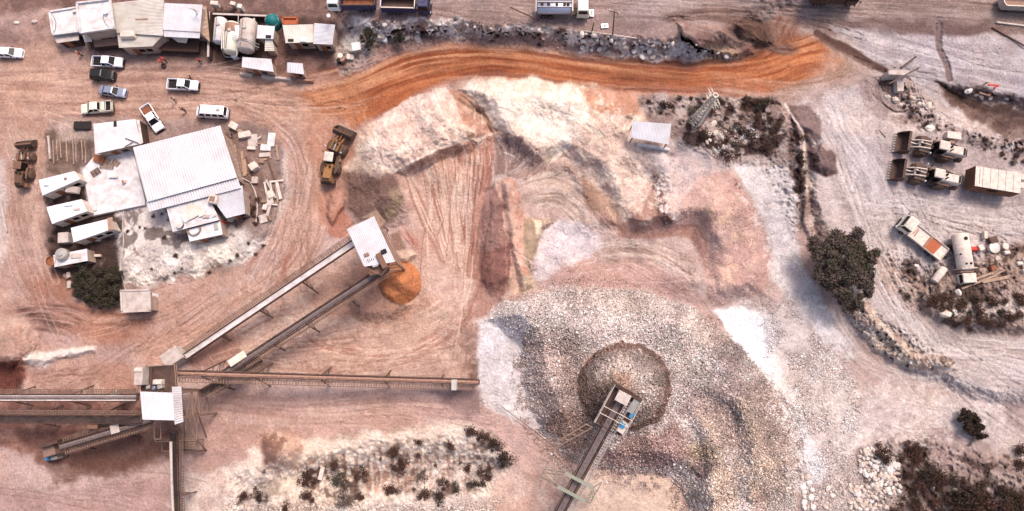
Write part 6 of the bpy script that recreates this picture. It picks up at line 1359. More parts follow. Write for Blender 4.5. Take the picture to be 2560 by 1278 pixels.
# lattice mast
g = G(1737, 306); top = P(1784, 262, g.z+11.5); r = empty("power_pylon", g, 0, "grey lattice pylon with cross arms standing in the scrub", "pylon"); tv = top-g
h = 11.5
def sidept(i, t): w_ = 1.0*(1-t)+.3*t; s_ = ((-1,-1),(1,-1),(1,1),(-1,1))[i]; c_ = Matrix.Rotation(.6,3,'Z') @ Vector((s_[0]*w_, s_[1]*w_, 0)); return c_+Vector((0,0,h*t))
for i in range(4): MB().tube(sidept(i,0), sidept(i,1), .09, 4).build("leg", GALV, r)
m = MB()
for k in range(11):
    t0, t1 = k/11, (k+1)/11
    for i in range(4): m.tube(sidept(i,t0), sidept((i+1)%4,t1), .06, 4); m.tube(sidept((i+1)%4,t0), sidept(i,t1), .06, 4); m.tube(sidept(i,t1), sidept((i+1)%4,t1), .06, 4)
m.build("bracing", GALV, r)
for z_, L_ in ((9.0, 1.5), (10.6, 1.9)):
    m = MB(); d = Matrix.Rotation(-1.15,3,'Z') @ Vector((1,0,0)); e = Matrix.Rotation(-1.15,3,'Z') @ Vector((0,1,0))
    for s_ in (-1, 1):
        for f in (-.35, .35): m.tube(e*f+Vector((0,0,z_)), e*f*.5+d*L_*s_+Vector((0,0,z_+.1)), .035, 4); m.tube(e*f+Vector((0,0,z_+.5)), e*f*.5+d*L_*s_+Vector((0,0,z_+.1)), .035, 4)
        for q in (.25, .5, .75): m.tube(e*.35*(1-q)+d*L_*s_*q+Vector((0,0,z_)), -e*.35*(1-q)+d*L_*s_*q+Vector((0,0,z_+.05)), .045, 4)
    m.build("cross_arm", GALV, r)
# ------------------------------------------------------------------ conveyors
def conveyor(label, p, zp, q, zq, bw=.9, beltm=BELT, loadm=None, walk=(-1,), rail=True, truss=True, legs=(.3,.6,.85), framem=FRAME, name="belt_conveyor", legh=.9, cover=None, walkm=None):
    A = P(*p, zp); B = P(*q, zq); d = B-A; Lh = d.to_2d().length; rz = math.atan2(d.y, d.x); zg = ground_at(A.x, A.y)
    o = Vector((A.x, A.y, zg)); r = empty(name, o, rz, label, "conveyor"); z0 = zp-zg; z1 = zq-zg
    zc = lambda x: z0+(z1-z0)*x/Lh
    V = lambda x, y, dz=0: Vector((x, y, zc(x)+dz)); hw = bw/2; rr = random.Random(hash(label) % 999 if False else len(label))
    m = MB(); n = 2
    m.add([V(0,-hw,.10),V(0,-hw*.45,0),V(0,hw*.45,0),V(0,hw,.10),V(Lh,-hw,.10),V(Lh,-hw*.45,0),V(Lh,hw*.45,0),V(Lh,hw,.10)]+[V(0,-hw,.04),V(0,-hw*.45,-.05),V(0,hw*.45,-.05),V(0,hw,.04),V(Lh,-hw,.04),V(Lh,-hw*.45,-.05),V(Lh,hw*.45,-.05),V(Lh,hw,.04)], [(0,4,5,1)[::-1],(1,5,6,2)[::-1],(2,6,7,3)[::-1],(8,9,13,12)[::-1],(9,10,14,13)[::-1],(10,11,15,14)[::-1],(0,8,12,4)[::-1],(3,7,15,11)[::-1]])
    m.build("belt", beltm, r)
    if loadm:
        m = MB(); vs_ = []; fs = []; N = int(Lh/.28); rows = 5
        for i in range(N+1):
            for k in range(rows):
                y = (-1+2*k/(rows-1))*hw*.66; e = 1-abs(-1+2*k/(rows-1)); vs_.append(V(Lh*i/N, y, .03+e*(.16+rr.uniform(-.06,.1))+(.03 if e == 0 else 0)))
        for i in range(N):
            for k in range(rows-1): fs.append((i*rows+k, (i+1)*rows+k, (i+1)*rows+k+1, i*rows+k+1))
        m.add(vs_, fs); m.build("ore_load", loadm, r)
    for s in (-1, 1): m = MB(); m.beam(V(0,s*(hw+.14),-.02), V(Lh,s*(hw+.14),-.02), .1, .34); m.build("side_beam", STEELD, r)
    m = MB(); N = max(4, int(Lh/1.1))
    for i in range(N+1):
        x = Lh*i/N; m.beam(V(x,-hw-.1,-.2), V(x,hw+.1,-.2), .07, .07)
        for s in (-1, 1): m.tube(V(x,s*(hw+.22),.02), V(x,s*(hw+.22),.26), .04)
    m.build("roller_frame", framem, r)
    for xx in (0, Lh): m = MB(); m.tube(V(xx,-hw,-.14), V(xx,hw,-.14), .24, 12); m.build("pulley", STEELD, r)
    if truss:
        m = MB(); N = max(3, int(Lh/1.8)); dz = -.95
        for s in (-1, 1):
            m.tube(V(.5,s*hw,dz), V(Lh-.3,s*hw,dz), .06)
            for i in range(N): x = .5+(Lh-.8)*i/N; x2 = .5+(Lh-.8)*(i+1)/N; m.tube(V(x,s*hw,dz), V((x+x2)/2,s*hw,-.15), .045); m.tube(V((x+x2)/2,s*hw,-.15), V(x2,s*hw,dz), .045)
        for i in range(N+1): x = .5+(Lh-.8)*i/N; m.tube(V(x,-hw,dz), V(x,hw,dz), .045)
        m.build("truss", framem, r)
    for s in walk:
        y0 = s*(hw+.3); y1 = s*(hw+.85); m = MB(); [m.beam(V(.6,yy,-.2), V(Lh-.2,yy,-.2), .07, .1) for yy in (y0, (y0+y1)/2, y1)]; [m.beam(V(xx,y0,-.18), V(xx,y1,-.18), .13, .05) for xx in np.arange(.6, Lh-.2, .42)]; m.build("walkway", walkm or STEEL, r)
        if rail:
            m = MB(); N = max(3, int(Lh/1.7))
            for hh in (.45, .95): m.tube(V(.6,y1,-.15+hh), V(Lh-.2,y1,-.15+hh), .035)
            for i in range(N+1): x = .6+(Lh-.8)*i/N; m.tube(V(x,y1,-.2), V(x,y1,.82), .035); m.tube(V(x,y0,-.22), V(x,y1,-.22), .04)
            m.build("railing", framem, r)
    for t_ in legs:
        x = Lh*t_; wpt = Vector((o.x+math.cos(rz)*x, o.y+math.sin(rz)*x, 0)); gz = ground_at(wpt.x, wpt.y)-zg-.1
        if zc(x)-gz < 1.2: continue
        spread = min(1.8, (zc(x)-gz)*.22)
        for s in (-1, 1): m = MB(); m.beam(Vector((x, s*(hw+spread), gz)), V(x, s*(hw+.05), -.3), .18, .18); m.build("support_leg", framem, r)
        m = MB(); H = zc(x)-gz
        for f in (.25, .55, .8): w_ = hw+.05+spread*(1-f); m.beam(Vector((x,-w_,gz+H*f)), Vector((x,w_,gz+H*f)), .1, .1)
        m.tube(Vector((x,-(hw+spread*.75),gz+H*.25)), Vector((x,hw+spread*.45,gz+H*.55)), .05); m.build("leg_brace", framem, r)
    if cover:
        for a_, b_ in cover: m = MB(); m.beam(V(Lh*a_,0,.55), V(Lh*b_,0,.55), bw*1.4, .5); m.build("belt_cover", ROOF2, r)
    return r, V, Lh
conveyor("long pale-belted conveyor rising to the white-roofed house, upper of the two slanting ones", (462,893), 2.0, (905,594), 9.0, .72, BELTP, None, (1,), legs=(.2,.42,.66))
conveyor("dark slanting conveyor parallel to and below the pale one", (560,935), 2.4, (968,668), 8.6, .9, BELT, OREG, (-1,), legs=(.3,.5,.75))
box_thing("feed_hopper", "pale concrete block at the foot of the pale slanting conveyor", "hopper", 451, 893, 2.9, 2.3, 3.0, .62, CONC)
box_thing("belt_housing", "long grey housing over the foot of the dark slanting conveyor", "housing", 616, 897, 2.9, 1.1, 3.6, .6, CONC, ROOF2)
conveyor("long horizontal conveyor carrying reddish ore from the tower to the grey stockpile", (1196,956), 2.4, (385,932), 8.6, .75, BELT, ORE, (1,), legs=(.12,.3,.5,.7,.86))
box_thing("belt_scale", "small white motor box near the right end of the long horizontal conveyor", "box", 1141, 960, .8, 1.6, 4.6, 0, DUSTW, GALV)
conveyor("left-hand conveyor with pale streaked belt, upper of the two entering from the left edge", (-80,995), 5.0, (342,995), 6.6, .8, BELTP, OREG, (1,), legs=(.25,.6))
conveyor("left-hand conveyor with ladder-like bars, lower of the two entering from the left edge", (-80,1047), 5.0, (352,1050), 7.2, .9, BELT, None, (1,), legs=(.4,.75))
conveyor("short dark conveyor slanting under the tower roof with grey stone on its belt", (150,1118), 4.6, (378,1050), 7.0, .9, BELT, OREG, (-1,1), legs=(.15,.62), framem=STEELD)
conveyor("conveyor with a pale duct leaving the bottom of the picture below the tower", (440,1310), 3.0, (434,1080), 7.0, .8, BELT, None, (-1,), legs=(.3,.75), cover=None)
pipes("long white duct beside the belt leaving the bottom edge", [[(427,1105,7.2),(429,1200,5.4),(433,1290,3.6)]], .2, DUSTW, "duct")
conveyor("lower conveyor running down to the left behind the transfer tower", (500,985), 5.0, (650,900), 2.4, .8, BELT, None, (-1,), legs=(.3,), framem=STEELD)
cv, V_, LL = conveyor("dark stacker conveyor with grey stone whose head hangs over the gravel cone", (1372,1330), 4.8, (1556,990), 11.6, 1.25, BELT, OREG, (-1,), legs=(), framem=CONC, walkm=CONC)
# stacker head machine
m = MB(); x0 = LL-5.2
for hh in (1.0, 2.0):
    for a_, b_ in (((x0,-2.7),(LL+.9,-2.7)),((LL+.9,-2.7),(LL+.9,1.8)),((LL+.9,1.8),(x0,1.8)),((x0,1.8),(x0,-2.7))): m.tube(V_(a_[0],a_[1],hh-1), V_(b_[0],b_[1],hh-1), .06)
for x in (x0, x0+1.6, x0+2.7, LL+.9):
    for y in (-2.7, -1.0, .9, 1.8): m.tube(V_(x,y,0), V_(x,y,1.0), .05)
    m.tube(V_(x,-2.7,1.0), V_(x,1.8,1.0), .06)
m.build("head_frame", DUSTW, cv)
m = MB(); m.beam(V_(x0,-1.8,-.25), V_(LL+.9,-1.8,-.25), 1.7, .06); m.beam(V_(x0,1.3,-.25), V_(LL+.9,1.3,-.25), .8, .06); m.build("platform", STEELD, cv)
m = MB(); m.beam(V_(LL-1.0,0,1.1), V_(LL+.5,0,1.1), 1.9, .3); m.build("head_chute", DUSTW, cv)
m = MB(); m.beam(V_(x0+.5,-2.0,.25), V_(x0+2.0,-2.2,.25), 1.0, .9); mo = m.build("drive_motor", DUSTW, cv); m = MB(); m.tube(V_(x0+1.2,-1.9,.5), V_(x0+1.9,-1.9,.5), .42, 12); m.build("motor_drum", SKYB, mo)
m = MB(); m.tube(V_(x0+3.0,-2.4,.3), V_(x0+3.7,-2.4,.3), .3, 12); m.build("blue_motor", SKYB, cv); m = MB(); m.beam(V_(LL-1.6,-2.0,.3), V_(LL+.6,-2.0,.3), .9, .5); m.build("gear_box", GALV, cv)
m = MB(); m.beam(V_(LL+.6,-2.6,.2), V_(LL+1.0,2.1,.2), .6, .7); m.build("head_plate", STEELD, cv)
m = MB()
for s, y1 in ((1, 3.2),):   # side boom braces
    m.tube(V_(LL-6,1.6,-.2), V_(LL*.45,5.2,-3.4), .11); m.tube(V_(LL-6,2.6,-.2), V_(LL*.42,6.4,-3.6), .11)
    for k in range(7): t_ = k/6; m.tube(V_(LL-6+(LL*.45-LL+6)*t_, 1.6+3.6*t_, -.2-3.2*t_), V_(LL-6+(LL*.42-LL+6)*t_, 2.6+3.8*t_, -.2-3.4*t_), .07)
m.build("side_boom", WOOD, cv)
m = MB(); xs_ = (LL*.30, LL*.40)
for x in xs_: m.beam(V_(x,-2.4,.9), V_(x,2.2,.9), .5, .25); [m.tube(V_(x,y,.9), V_(x,y*1.1,-.8), .07) for y in (-2.4,2.2)]
for y0, y1 in ((-2.4,-4.2),(2.2,4.4)):
    for k in range(6): t_ = k/5; m.tube(V_(xs_[0]+(xs_[1]-xs_[0])*t_, y0, .8), V_(xs_[0]+(xs_[1]-xs_[0])*((t_*1.3)%1), y1, -4.2), .05)
    m.tube(V_(xs_[0]-.6,y1,-4.2), V_(xs_[1]+.8,y1,-4.2), .07); m.tube(V_(xs_[0]-.6,y1,-4.2), V_(xs_[0],y0,.9), .07); m.tube(V_(xs_[1]+.8,y1,-4.2), V_(xs_[1],y0,.9), .07)
m.build("support_tower", GREENS, cv)
# transfer houses
def tower(name, label, roofpx, zr, ribs, zg, plat=None, roofm=ROOF, body=True, cat="conveyor house"):
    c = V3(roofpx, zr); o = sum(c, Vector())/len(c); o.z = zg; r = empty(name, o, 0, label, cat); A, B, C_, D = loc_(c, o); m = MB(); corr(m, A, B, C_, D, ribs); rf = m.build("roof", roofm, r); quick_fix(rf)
    ce = (A+B+C_+D)/4; Q = [q+(ce-q)*.08 for q in (A, B, C_, D)]
    for q in Q: m = MB(); m.beam(Vector((q.x*1.12, q.y*1.12, -.3)), q-Vector((0,0,.1)), .26, .26); m.build("column", STEEL, r)
    m = MB()
    for z_ in (2.5, 5.0, 7.0):
        for i in range(4):
            a, b_ = Q[i], Q[(i+1)%4]; f = 1.12-.12*z_/10; z2 = z_+2.2
            m.beam(Vector((a.x*f,a.y*f,z_)), Vector((b_.x*f,b_.y*f,z_)), .16, .16); m.tube(Vector((a.x*f,a.y*f,z_)), Vector((b_.x*f,b_.y*f,min(z2,q.z-.3))), .07)
    m.build("bracing", STEEL, r)
    m = MB(); h2 = min(q.z for q in Q)-2.6; m.prism([(q.x*.98, q.y*.98) for q in Q], h2, h2+.12); m.build("floor", STEELD, r)
    m = MB(); m.box(-1.2, 1.0, -1.0, .8, h2+.12, h2+1.6, .3, .3, .1); m.build("crusher", DUSTB, r)
    return r, o
r, o = tower("conveyor_house", "white ribbed roof of the conveyor house above the orange sand cone", [(867,573),(935,541),(988,655),(910,667)], [11,11,10.4,10.4], 16, zat(925,610))
zz = 9.6
m = MB(); m.prism([(P(x, y, zz)-o)[:2] for x, y in ((905,545),(940,524),(967,559),(950,572),(938,545))], zz-o.z-.1, zz-o.z); m.build("upper_platform", WOOD, r)
m = MB(); ring = [P(x, y, zz)-o for x, y in ((868,572),(940,524),(967,559),(952,573))]
for hh in (.5, 1.0): m.path([q+Vector((0,0,hh)) for q in ring], .04)
for a, b_ in zip(ring[:-1], ring[1:]): [m.tube(lerp(a,b_,t_), lerp(a,b_,t_)+Vector((0,0,1)), .04) for t_ in (0,.25,.5,.75,1)]
m.build("railing", STEEL, r)
m = MB(); m.prism([(P(x, y, zz)-o)[:2] for x, y in ((912,647),(955,628),(975,665),(955,682),(925,690))], zz-o.z-.1, zz-o.z); m.build("lower_platform", DUSTB, r)
for nm, px, py, dx, dy, dz, rt, mt in (("motor_box",928,650,1.4,.9,.9,.4,STEELD),("head_chute",958,655,.9,2.6,1.4,.5,DUSTB),("gear_box",940,664,1.0,.7,.8,.3,GALV),("roof_opening",963,632,.9,.7,1.35,.4,PLAST),("control_panel",920,640,.8,.6,1.2,.4,STEEL)):
    c_ = P(px, py, zz)-o; m = MB(); m.M = Matrix.Translation(c_) @ Matrix.Rotation(rt,4,'Z'); m.box(-dx/2, dx/2, -dy/2, dy/2, 0, dz, .05, .05, .05); m.build(nm, mt, r)
m = MB(); c1 = [P(x, y, zz)-o for x, y in ((912,667),(955,690),(978,665))]; [m.path([q+Vector((0,0,hh)) for q in c1], .04) for hh in (.5,1.0)]; [m.tube(q, q+Vector((0,0,1)), .04) for q in c1]; m.build("lower_railing", STEEL, r)
r, o = tower("transfer_tower", "tall transfer tower with white ribbed roof where the left conveyors meet", [(350,979),(432,982),(436,1051),(356,1049)], [12.2,12.8,12.8,12.2], 14, zat(400,1010))
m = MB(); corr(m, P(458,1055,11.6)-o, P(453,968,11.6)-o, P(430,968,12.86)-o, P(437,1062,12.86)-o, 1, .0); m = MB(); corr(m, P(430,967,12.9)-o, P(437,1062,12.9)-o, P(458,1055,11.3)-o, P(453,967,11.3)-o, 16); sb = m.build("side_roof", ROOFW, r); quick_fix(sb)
zz = 10.2
m = MB(); m.prism([(P(x, y, zz)-o)[:2] for x, y in ((352,918),(440,912),(445,980),(352,982))], zz-o.z-.1, zz-o.z); m.build("upper_platform", STEELD, r)
for nm, px, py, dx, dy, dz, rt, mt in (("control_cabin",361,940,1.3,2.7,1.6,.03,CONC),("roof_fan",361,925,1.2,.6,1.8,.0,DUSTW),("motor_box",400,955,1.4,.8,.9,.0,DUSTW),("white_motor",405,966,.8,.8,.7,.3,GALV),("grey_motor",375,968,.7,.6,.6,.3,GALV),("gear_box",390,970,.6,.6,.8,0,SILVER)):
    c_ = P(px, py, zz)-o; m = MB(); m.M = Matrix.Translation(c_) @ Matrix.Rotation(rt,4,'Z'); m.box(-dx/2, dx/2, -dy/2, dy/2, 0, dz, .05, .05, .08); m.build(nm, mt, r)
m = MB(); ring = [P(x, y, zz)-o for x, y in ((352,980),(352,918),(385,914),(445,912),(450,980))]
for hh in (.5, 1.0): m.path([q+Vector((0,0,hh)) for q in ring], .045)
for a, b_ in zip(ring[:-1], ring[1:]): [m.tube(lerp(a,b_,t_), lerp(a,b_,t_)+Vector((0,0,1)), .045) for t_ in (0,.25,.5,.75,1)]
m.build("railing", WOOD, r)
m = MB(); a = P(380,918,zz+1.6)-o; m.beam(a, P(376,990,zz+1.8)-o, .16, .2); m.beam(P(362,980,zz+1.6)-o, P(412,976,zz+1.6)-o, .14, .2); [m.beam(P(x,y,zz)-o, P(x,y,zz+1.6)-o, .14, .14) for x, y in ((380,918),(362,980),(412,976))]; m.build("hoist_beam", STEELD, r)
# lower steel stair tower beside it
g = G(470, 1080); r = empty("stair_tower", g, 0, "open steel stair frame at the lower right of the transfer tower", "stair tower"); 
def fr(px0, py0, px1, py1, z, lab, w_=.14):
    m = MB(); q = [P(px0,py0,g.z+z)-g, P(px1,py0,g.z+z)-g, P(px1,py1,g.z+z)-g, P(px0,py1,g.z+z)-g]
    for i in range(4): m.beam(q[i], q[(i+1)%4], w_, w_)
    m.build(lab, STEEL, r); return q
q1 = fr(458,1026,492,1100,5.5,"upper_frame"); q2 = fr(452,1098,508,1130,1.0,"base_frame")
for a, b_ in zip(q1, q2): m = MB(); m.beam(a, Vector((b_.x,b_.y,-.2)), .16, .16); m.build("leg", STEEL, r)
m = MB(); [m.beam(lerp(q1[0],q2[3],t_)+Vector((.6,0,0)), lerp(q1[1],q2[2],t_)+Vector((-.9,0,0)), .3, .06) for t_ in np.linspace(.1,.9,14)]; m.build("stair_flight", WOOD, r)
m = MB(); m.tube(q1[0], q1[2], .06); m.tube(q1[1], q1[3], .06); m.tube(q2[0], q1[3], .07); m.tube(q2[1], q1[2], .07); m.build("bracing", STEEL, r)
g = G(400, 1075); r = empty("access_ramp", g, 0, "dark ladder-like chute frame under the lower edge of the tower roof", "chute"); q1 = fr(386,1052,402,1098,7.0,"side_frame"); q2 = fr(388,1098,424,1104,5.0,"landing"); fr(405,1102,425,1128,3.0,"lower_frame")
for q in (*q1[2:], *q2[:2]): m = MB(); m.beam(q, Vector((q.x,q.y,-.2)), .14, .14); m.build("leg", STEEL, r)
# ramp end gear at the lower left
g = G(140, 1130); r = empty("tail_station", g, 0, "cluttered tail end with a bright blue motor at the lower left conveyor's foot", "machine"); 
for nm, px, py, z_, dx, dy, dz, rt, mt in (("base_frame",145,1128,0,3.4,2.8,.5,.3,STEELD),("hopper",150,1122,.5,2.0,1.8,2.6,.3,STEEL),("blue_motor",133,1144,.5,.7,.6,1.6,.3,SKYB),("side_box",148,1142,.5,1.2,.7,1.3,.3,GALV),("upper_walkway",160,1104,.5,3.0,.7,3.6,.3,STEELD)):
    c_ = P(px, py, g.z+z_)-g; m = MB(); m.M = Matrix.Translation(c_) @ Matrix.Rotation(rt,4,'Z'); m.box(-dx/2, dx/2, -dy/2, dy/2, 0, dz, .1, .1, .08); m.build(nm, mt, r)
box_thing("drive_unit", "pale machine box where the upper left conveyor ends beside the tower", "machine", 336, 985, 1.9, 1.1, 5.6, .6, STEEL, DUSTW); box_thing("tail_cover", "square grey cover over the upper end of the short dark conveyor", "cover", 346, 1062, 1.3, 1.3, 6.2, .3, STEELD, CONC); box_thing("belt_cover", "pinkish box straddling the lower left conveyor near the tower", "cover", 296, 1051, 1.5, 1.3, 6.4, 0, STEELD, DUSTB)
# ------------------------------------------------------------------ stones
def mesh_np(name, v, f, m, parent=None, col=None, smooth=False):
    me = bpy.data.meshes.new(name); me.vertices.add(len(v)); me.vertices.foreach_set("co", v.astype(np.float32).ravel()); k = f.shape[1]
    me.loops.add(f.size); me.loops.foreach_set("vertex_index", f.astype(np.int32).ravel()); me.polygons.add(len(f)); me.polygons.foreach_set("loop_start", np.arange(0, f.size, k, dtype=np.int32)); me.update(calc_edges=True)
    if col is not None: a = me.attributes.new("Col", 'FLOAT_COLOR', 'POINT'); cc = np.ones((len(v), 4), np.float32); cc[:, :3] = col; a.data.foreach_set("color", cc.ravel())
    me.materials.append(m); o = bpy.data.objects.new(name, me); COL.objects.link(o)
    if parent: o.parent = parent
    return o
SM = bpy.data.materials.new("loose_stone"); SM.use_nodes = True; _n = SM.node_tree.nodes; _a = _n.new("ShaderNodeAttribute"); _a.attribute_name = "Col"; SM.node_tree.links.new(_a.outputs["Color"], _n["Principled BSDF"].inputs["Base Color"]); _n["Principled BSDF"].inputs["Roughness"].default_value = .95; _n["Principled BSDF"].inputs["Specular IOR Level"].default_value = .15
jj, ii = np.nonzero((X > -60) & (X < 2620) & (Y > -40) & (Y < 1320))
wt = GR[jj, ii]**1.3*(.25+1.5*sstep((fbm(X[jj, ii], Y[jj, ii], 70, 4, 93)-.32)/.35)); wt = wt+.006+.05*slm[jj, ii]+.05*(fbm(X[jj, ii], Y[jj, ii], 60, 3, 71) > .6)*(X[jj, ii] > 500)*.4
pick = RNG.choice(len(jj), 100000, p=wt/wt.sum()); j_, i_ = jj[pick], ii[pick]
px_ = X[j_, i_]+RNG.uniform(0, ST, len(pick)); py_ = Y[j_, i_]+RNG.uniform(0, ST, len(pick)); zz_ = Z[j_, i_]
gx_, gy_ = PA(px_.astype(np.float64), py_.astype(np.float64), zz_.astype(np.float64))
sz = (.055+.09*RNG.rand(len(pick))**2+.12*(RNG.rand(len(pick)) > .985))*np.where(GR[j_, i_] > .25, 1, .75)
base = np.array([(1,0,0),(.3,.95,0),(-.8,.6,0),(-.8,-.6,0),(.3,-.95,0),(.1,.1,.8),(0,0,-.7)]); n_ = len(pick)
vv = base[None]*(1+RNG.uniform(-.35,.35,(n_,7,1)))*sz[:, None, None]*np.stack([RNG.uniform(.8,1.4,n_), np.ones(n_), RNG.uniform(.7,1.1,n_)], -1)[:, None]
th = RNG.rand(n_)*6.28; cs, sn = np.cos(th)[:, None], np.sin(th)[:, None]; tl = RNG.uniform(-.5,.5,n_)[:, None]
x_ = vv[..., 0]*cs-vv[..., 1]*sn; y_ = vv[..., 0]*sn+vv[..., 1]*cs; vv = np.stack([x_+gx_[:, None], y_+gy_[:, None], vv[..., 2]+x_*tl+zz_[:, None]+sz[:, None]*.3], -1)
ft = np.array([(0,1,5),(1,2,5),(2,3,5),(3,4,5),(4,0,5),(1,0,6),(2,1,6),(3,2,6),(4,3,6),(0,4,6)]); ff = (np.arange(n_)[:, None, None]*7+ft[None]).reshape(-1, 3)
lum_ = np.exp(RNG.normal(0,.34,n_))[:, None]*np.where(GR[j_, i_] > .4, 1.16, 1.0)[:, None]; colr = np.clip(C[j_, i_]*lum_*np.array([1,.98,.97]), .02, .75)
tag(mesh_np("gravel", vv.reshape(-1, 3), ff, SM, col=np.repeat(colr, 7, 0)), kind="stuff")

def rock_proto(seed, m, sq):
    rr = random.Random(seed); b = MB(); b.blob((0,0,.35*sq[2]), 1.0, 9, 6, .16, rr, sq)
    me_o = b.build("boulder", m); return me_o
PR = [rock_proto(k, ROCKW if k % 2 else ROCK, (1, .62+.08*(k % 4), .6+.06*(k % 3))) for k in range(7)]
for q in PR: quick_fix(q)
used = [False]*7
def boulder(px, py, rpx, label, group=None, rot=None):
    k = random.randrange(7); z = zat(px, py); g = P(px, py, z)
    if not used[k]: o = PR[k]; used[k] = True
    else: o = PR[k].copy(); COL.objects.link(o)
    s = rpx*.0715; o.location = g-Vector((0,0,s*.08)); o.scale = (s, s, s*random.uniform(.8,1.1)); o.rotation_euler = (random.uniform(-.2,.2), random.uniform(-.2,.2), rot if rot is not None else random.uniform(0, 6.28))
    for kk in ("label", "group"):
        if kk in o: del o[kk]
    return tag(o, label, "boulder", group)
def inside(pts, x, y):
    c = False
    for i in range(len(pts)):
        ax, ay = pts[i]; bx, by = pts[i-1]
        if (ay > y) != (by > y) and x < (bx-ax)*(y-ay)/(by-ay)+ax: c = not c
    return c
def scatter(pts, n, mind, rng=random):
    xs_ = [p[0] for p in pts]; ys_ = [p[1] for p in pts]; out = []; t = 0
    while len(out) < n and t < n*60:
        t += 1; x = rng.uniform(min(xs_), max(xs_)); y = rng.uniform(min(ys_), max(ys_))
        if inside(pts, x, y) and all((x-a)**2+(y-b)**2 > mind*mind for a, b in out): out.append((x, y))
    return out
for x, y in scatter([(2145,1125),(2190,1120),(2245,1150),(2250,1230),(2200,1235),(2150,1180)], 84, 8.5): boulder(x, y, random.choice((4,5,5,6,6,8,9)), "pale boulder in the tumbled heap at the lower right scrub", "boulders heaped at the lower right")
for x, y in scatter([(2125,1205),(2200,1225),(2225,1278),(2130,1290),(2120,1240)], 40, 8.5): boulder(x, y, random.choice((5,6,6,7,8)), "pale boulder in the tumbled heap at the bottom edge", "boulders heaped at the bottom edge")
for x, y in scatter([(2000,1190),(2030,1195),(2035,1275),(2008,1270)], 11, 11): boulder(x, y, random.choice((6,7,8)), "pale boulder in the small line at the tip of the grey stockpile", "boulders at the stockpile tip")
for x, y in scatter([(2040,1215),(2110,1205),(2115,1275),(2060,1275)], 10, 10): boulder(x, y, random.choice((4,5,7)), "pale boulder on the white dust between the two bottom heaps", "boulders on white dust")
for x, y in scatter([(1440,80),(1560,98),(1800,112),(1830,140),(1560,146),(1440,118)], 46, 11): boulder(x, y, random.choice((4,5,6,7,9)), "pale rock in the row on the bank above the haul road", "rocks along the bank")
for x, y in scatter([(880,52),(1080,48),(1240,62),(1440,82),(1440,104),(1240,88),(1000,84),(880,100)], 44, 11): boulder(x, y, random.choice((3,4,5,6)), "small white rock on the western half of the white bank", "white rocks on the bank")
for px, py, rp, lb in ((2218,243,9,"roundish white boulder at the left end of the row under the dark concrete hopper"),(2237,250,10,"white boulder second in the row under the hopper wall"),(2251,264,7,"small white boulder just below the hopper boulders"),(2280,247,9,"white boulder right of the hopper's dark opening"),(2302,262,10,"pinkish boulder left of the tall white one"),(2321,266,11,"tall white oval boulder right of the hopper"),(2324,322,11,"white oval boulder above the parked loaders"),(2305,327,6,"small white boulder left of the oval one above the loaders"),
    (1782,313,12,"large angular white boulder below the pylon"),(1787,333,9,"flat white boulder touching the large angular one below the pylon"),(1771,336,9,"pointed white boulder left in the group below the pylon"),(1767,356,6,"greenish white boulder lowest in the pylon group"),(1774,351,5,"small boulder beside the lowest one of the pylon group"),
    (2394,731,9,"white block-like boulder below the tank truck"),(2363,787,14,"big pale boulder at the lower edge of the right-hand scrub island"),(2342,757,9,"pale boulder up left of the biggest one in the right-hand scrub"),(2385,783,9,"pale boulder right of the biggest one in the right-hand scrub"),(2420,228,11,"grey round boulder in the scrap at the upper right"),(2440,238,7,"white boulder left of the red scrap frame"),(2452,243,8,"white boulder right behind the scrap at the upper right"),(2330,1218,7,"lone white boulder in the dark lower right scrub, left one"),(2385,1228,8,"lone white boulder in the dark lower right scrub, right one"),(2475,246,7,"pale boulder under the small red frame"),(2515,246,6,"pale boulder furthest right at the dark slope's top"),(2035,360,4,"small white stone on the brown heap's foot"),(88,56,8,"pale rock at the far left above the yard"),(42,58,7,"pale rock nearest the upper left corner"),(1542,316,5,"brown upright stone on the sand left of the lone grey shed")): boulder(px, py, rp, lb)
# ------------------------------------------------------------------ plants
def foliage(name, lobes, n, size, m, parent=None, seed=1, dome=True):
    rg = np.random.RandomState(seed); wts = np.array([l[3]**2 for l in lobes]); k = rg.choice(len(lobes), n, p=wts/wts.sum()); L_ = np.array([(l[0], l[1], l[2], l[3], l[4] if len(l) > 4 else .8) for l in lobes])[k]
    d = rg.normal(size=(n, 3)); d /= np.linalg.norm(d, axis=1, keepdims=True); d[:, 2] = np.where(d[:, 2] < -.3, -d[:, 2], d[:, 2]); r = rg.rand(n)**.4*(1+.16*rg.normal(size=n))
    c = L_[:, :3]+d*r[:, None]*L_[:, 3:4]*np.stack([np.ones(n), np.ones(n), L_[:, 4]], -1); c[:, 2] = np.maximum(c[:, 2], .02)
    u = rg.normal(size=(n, 3))+np.array([0,0,0]); u /= np.linalg.norm(u, axis=1, keepdims=True); w_ = np.cross(u, d+rg.normal(size=(n,3))*.5); w_ /= np.linalg.norm(w_, axis=1, keepdims=True)+1e-6
    s = size*rg.uniform(.6,1.4,(n,1)); v = np.stack([c-u*s, c+w_*s*.6, c+u*s, c-w_*s*.6], 1).reshape(-1, 3); f = np.arange(n*4).reshape(-1, 4)
    return mesh_np(name, v, f, m, parent)
def shrub_proto(seed, m):
    rr = random.Random(seed); r = empty("shrub", (0,0,0)); lobes = [(rr.uniform(-.55,.55), rr.uniform(-.55,.55), rr.uniform(.15,.45), rr.uniform(.3,.6), .8) for _ in range(6)]
    foliage("foliage", lobes, 420, .085, m, r, seed)
    b = MB(); [b.tube((0,0,-.1), (rr.uniform(-.5,.5), rr.uniform(-.5,.5), rr.uniform(.4,.8)), .035, 4, .012) for _ in range(7)]; b.build("stem", BARK, r)
    return r
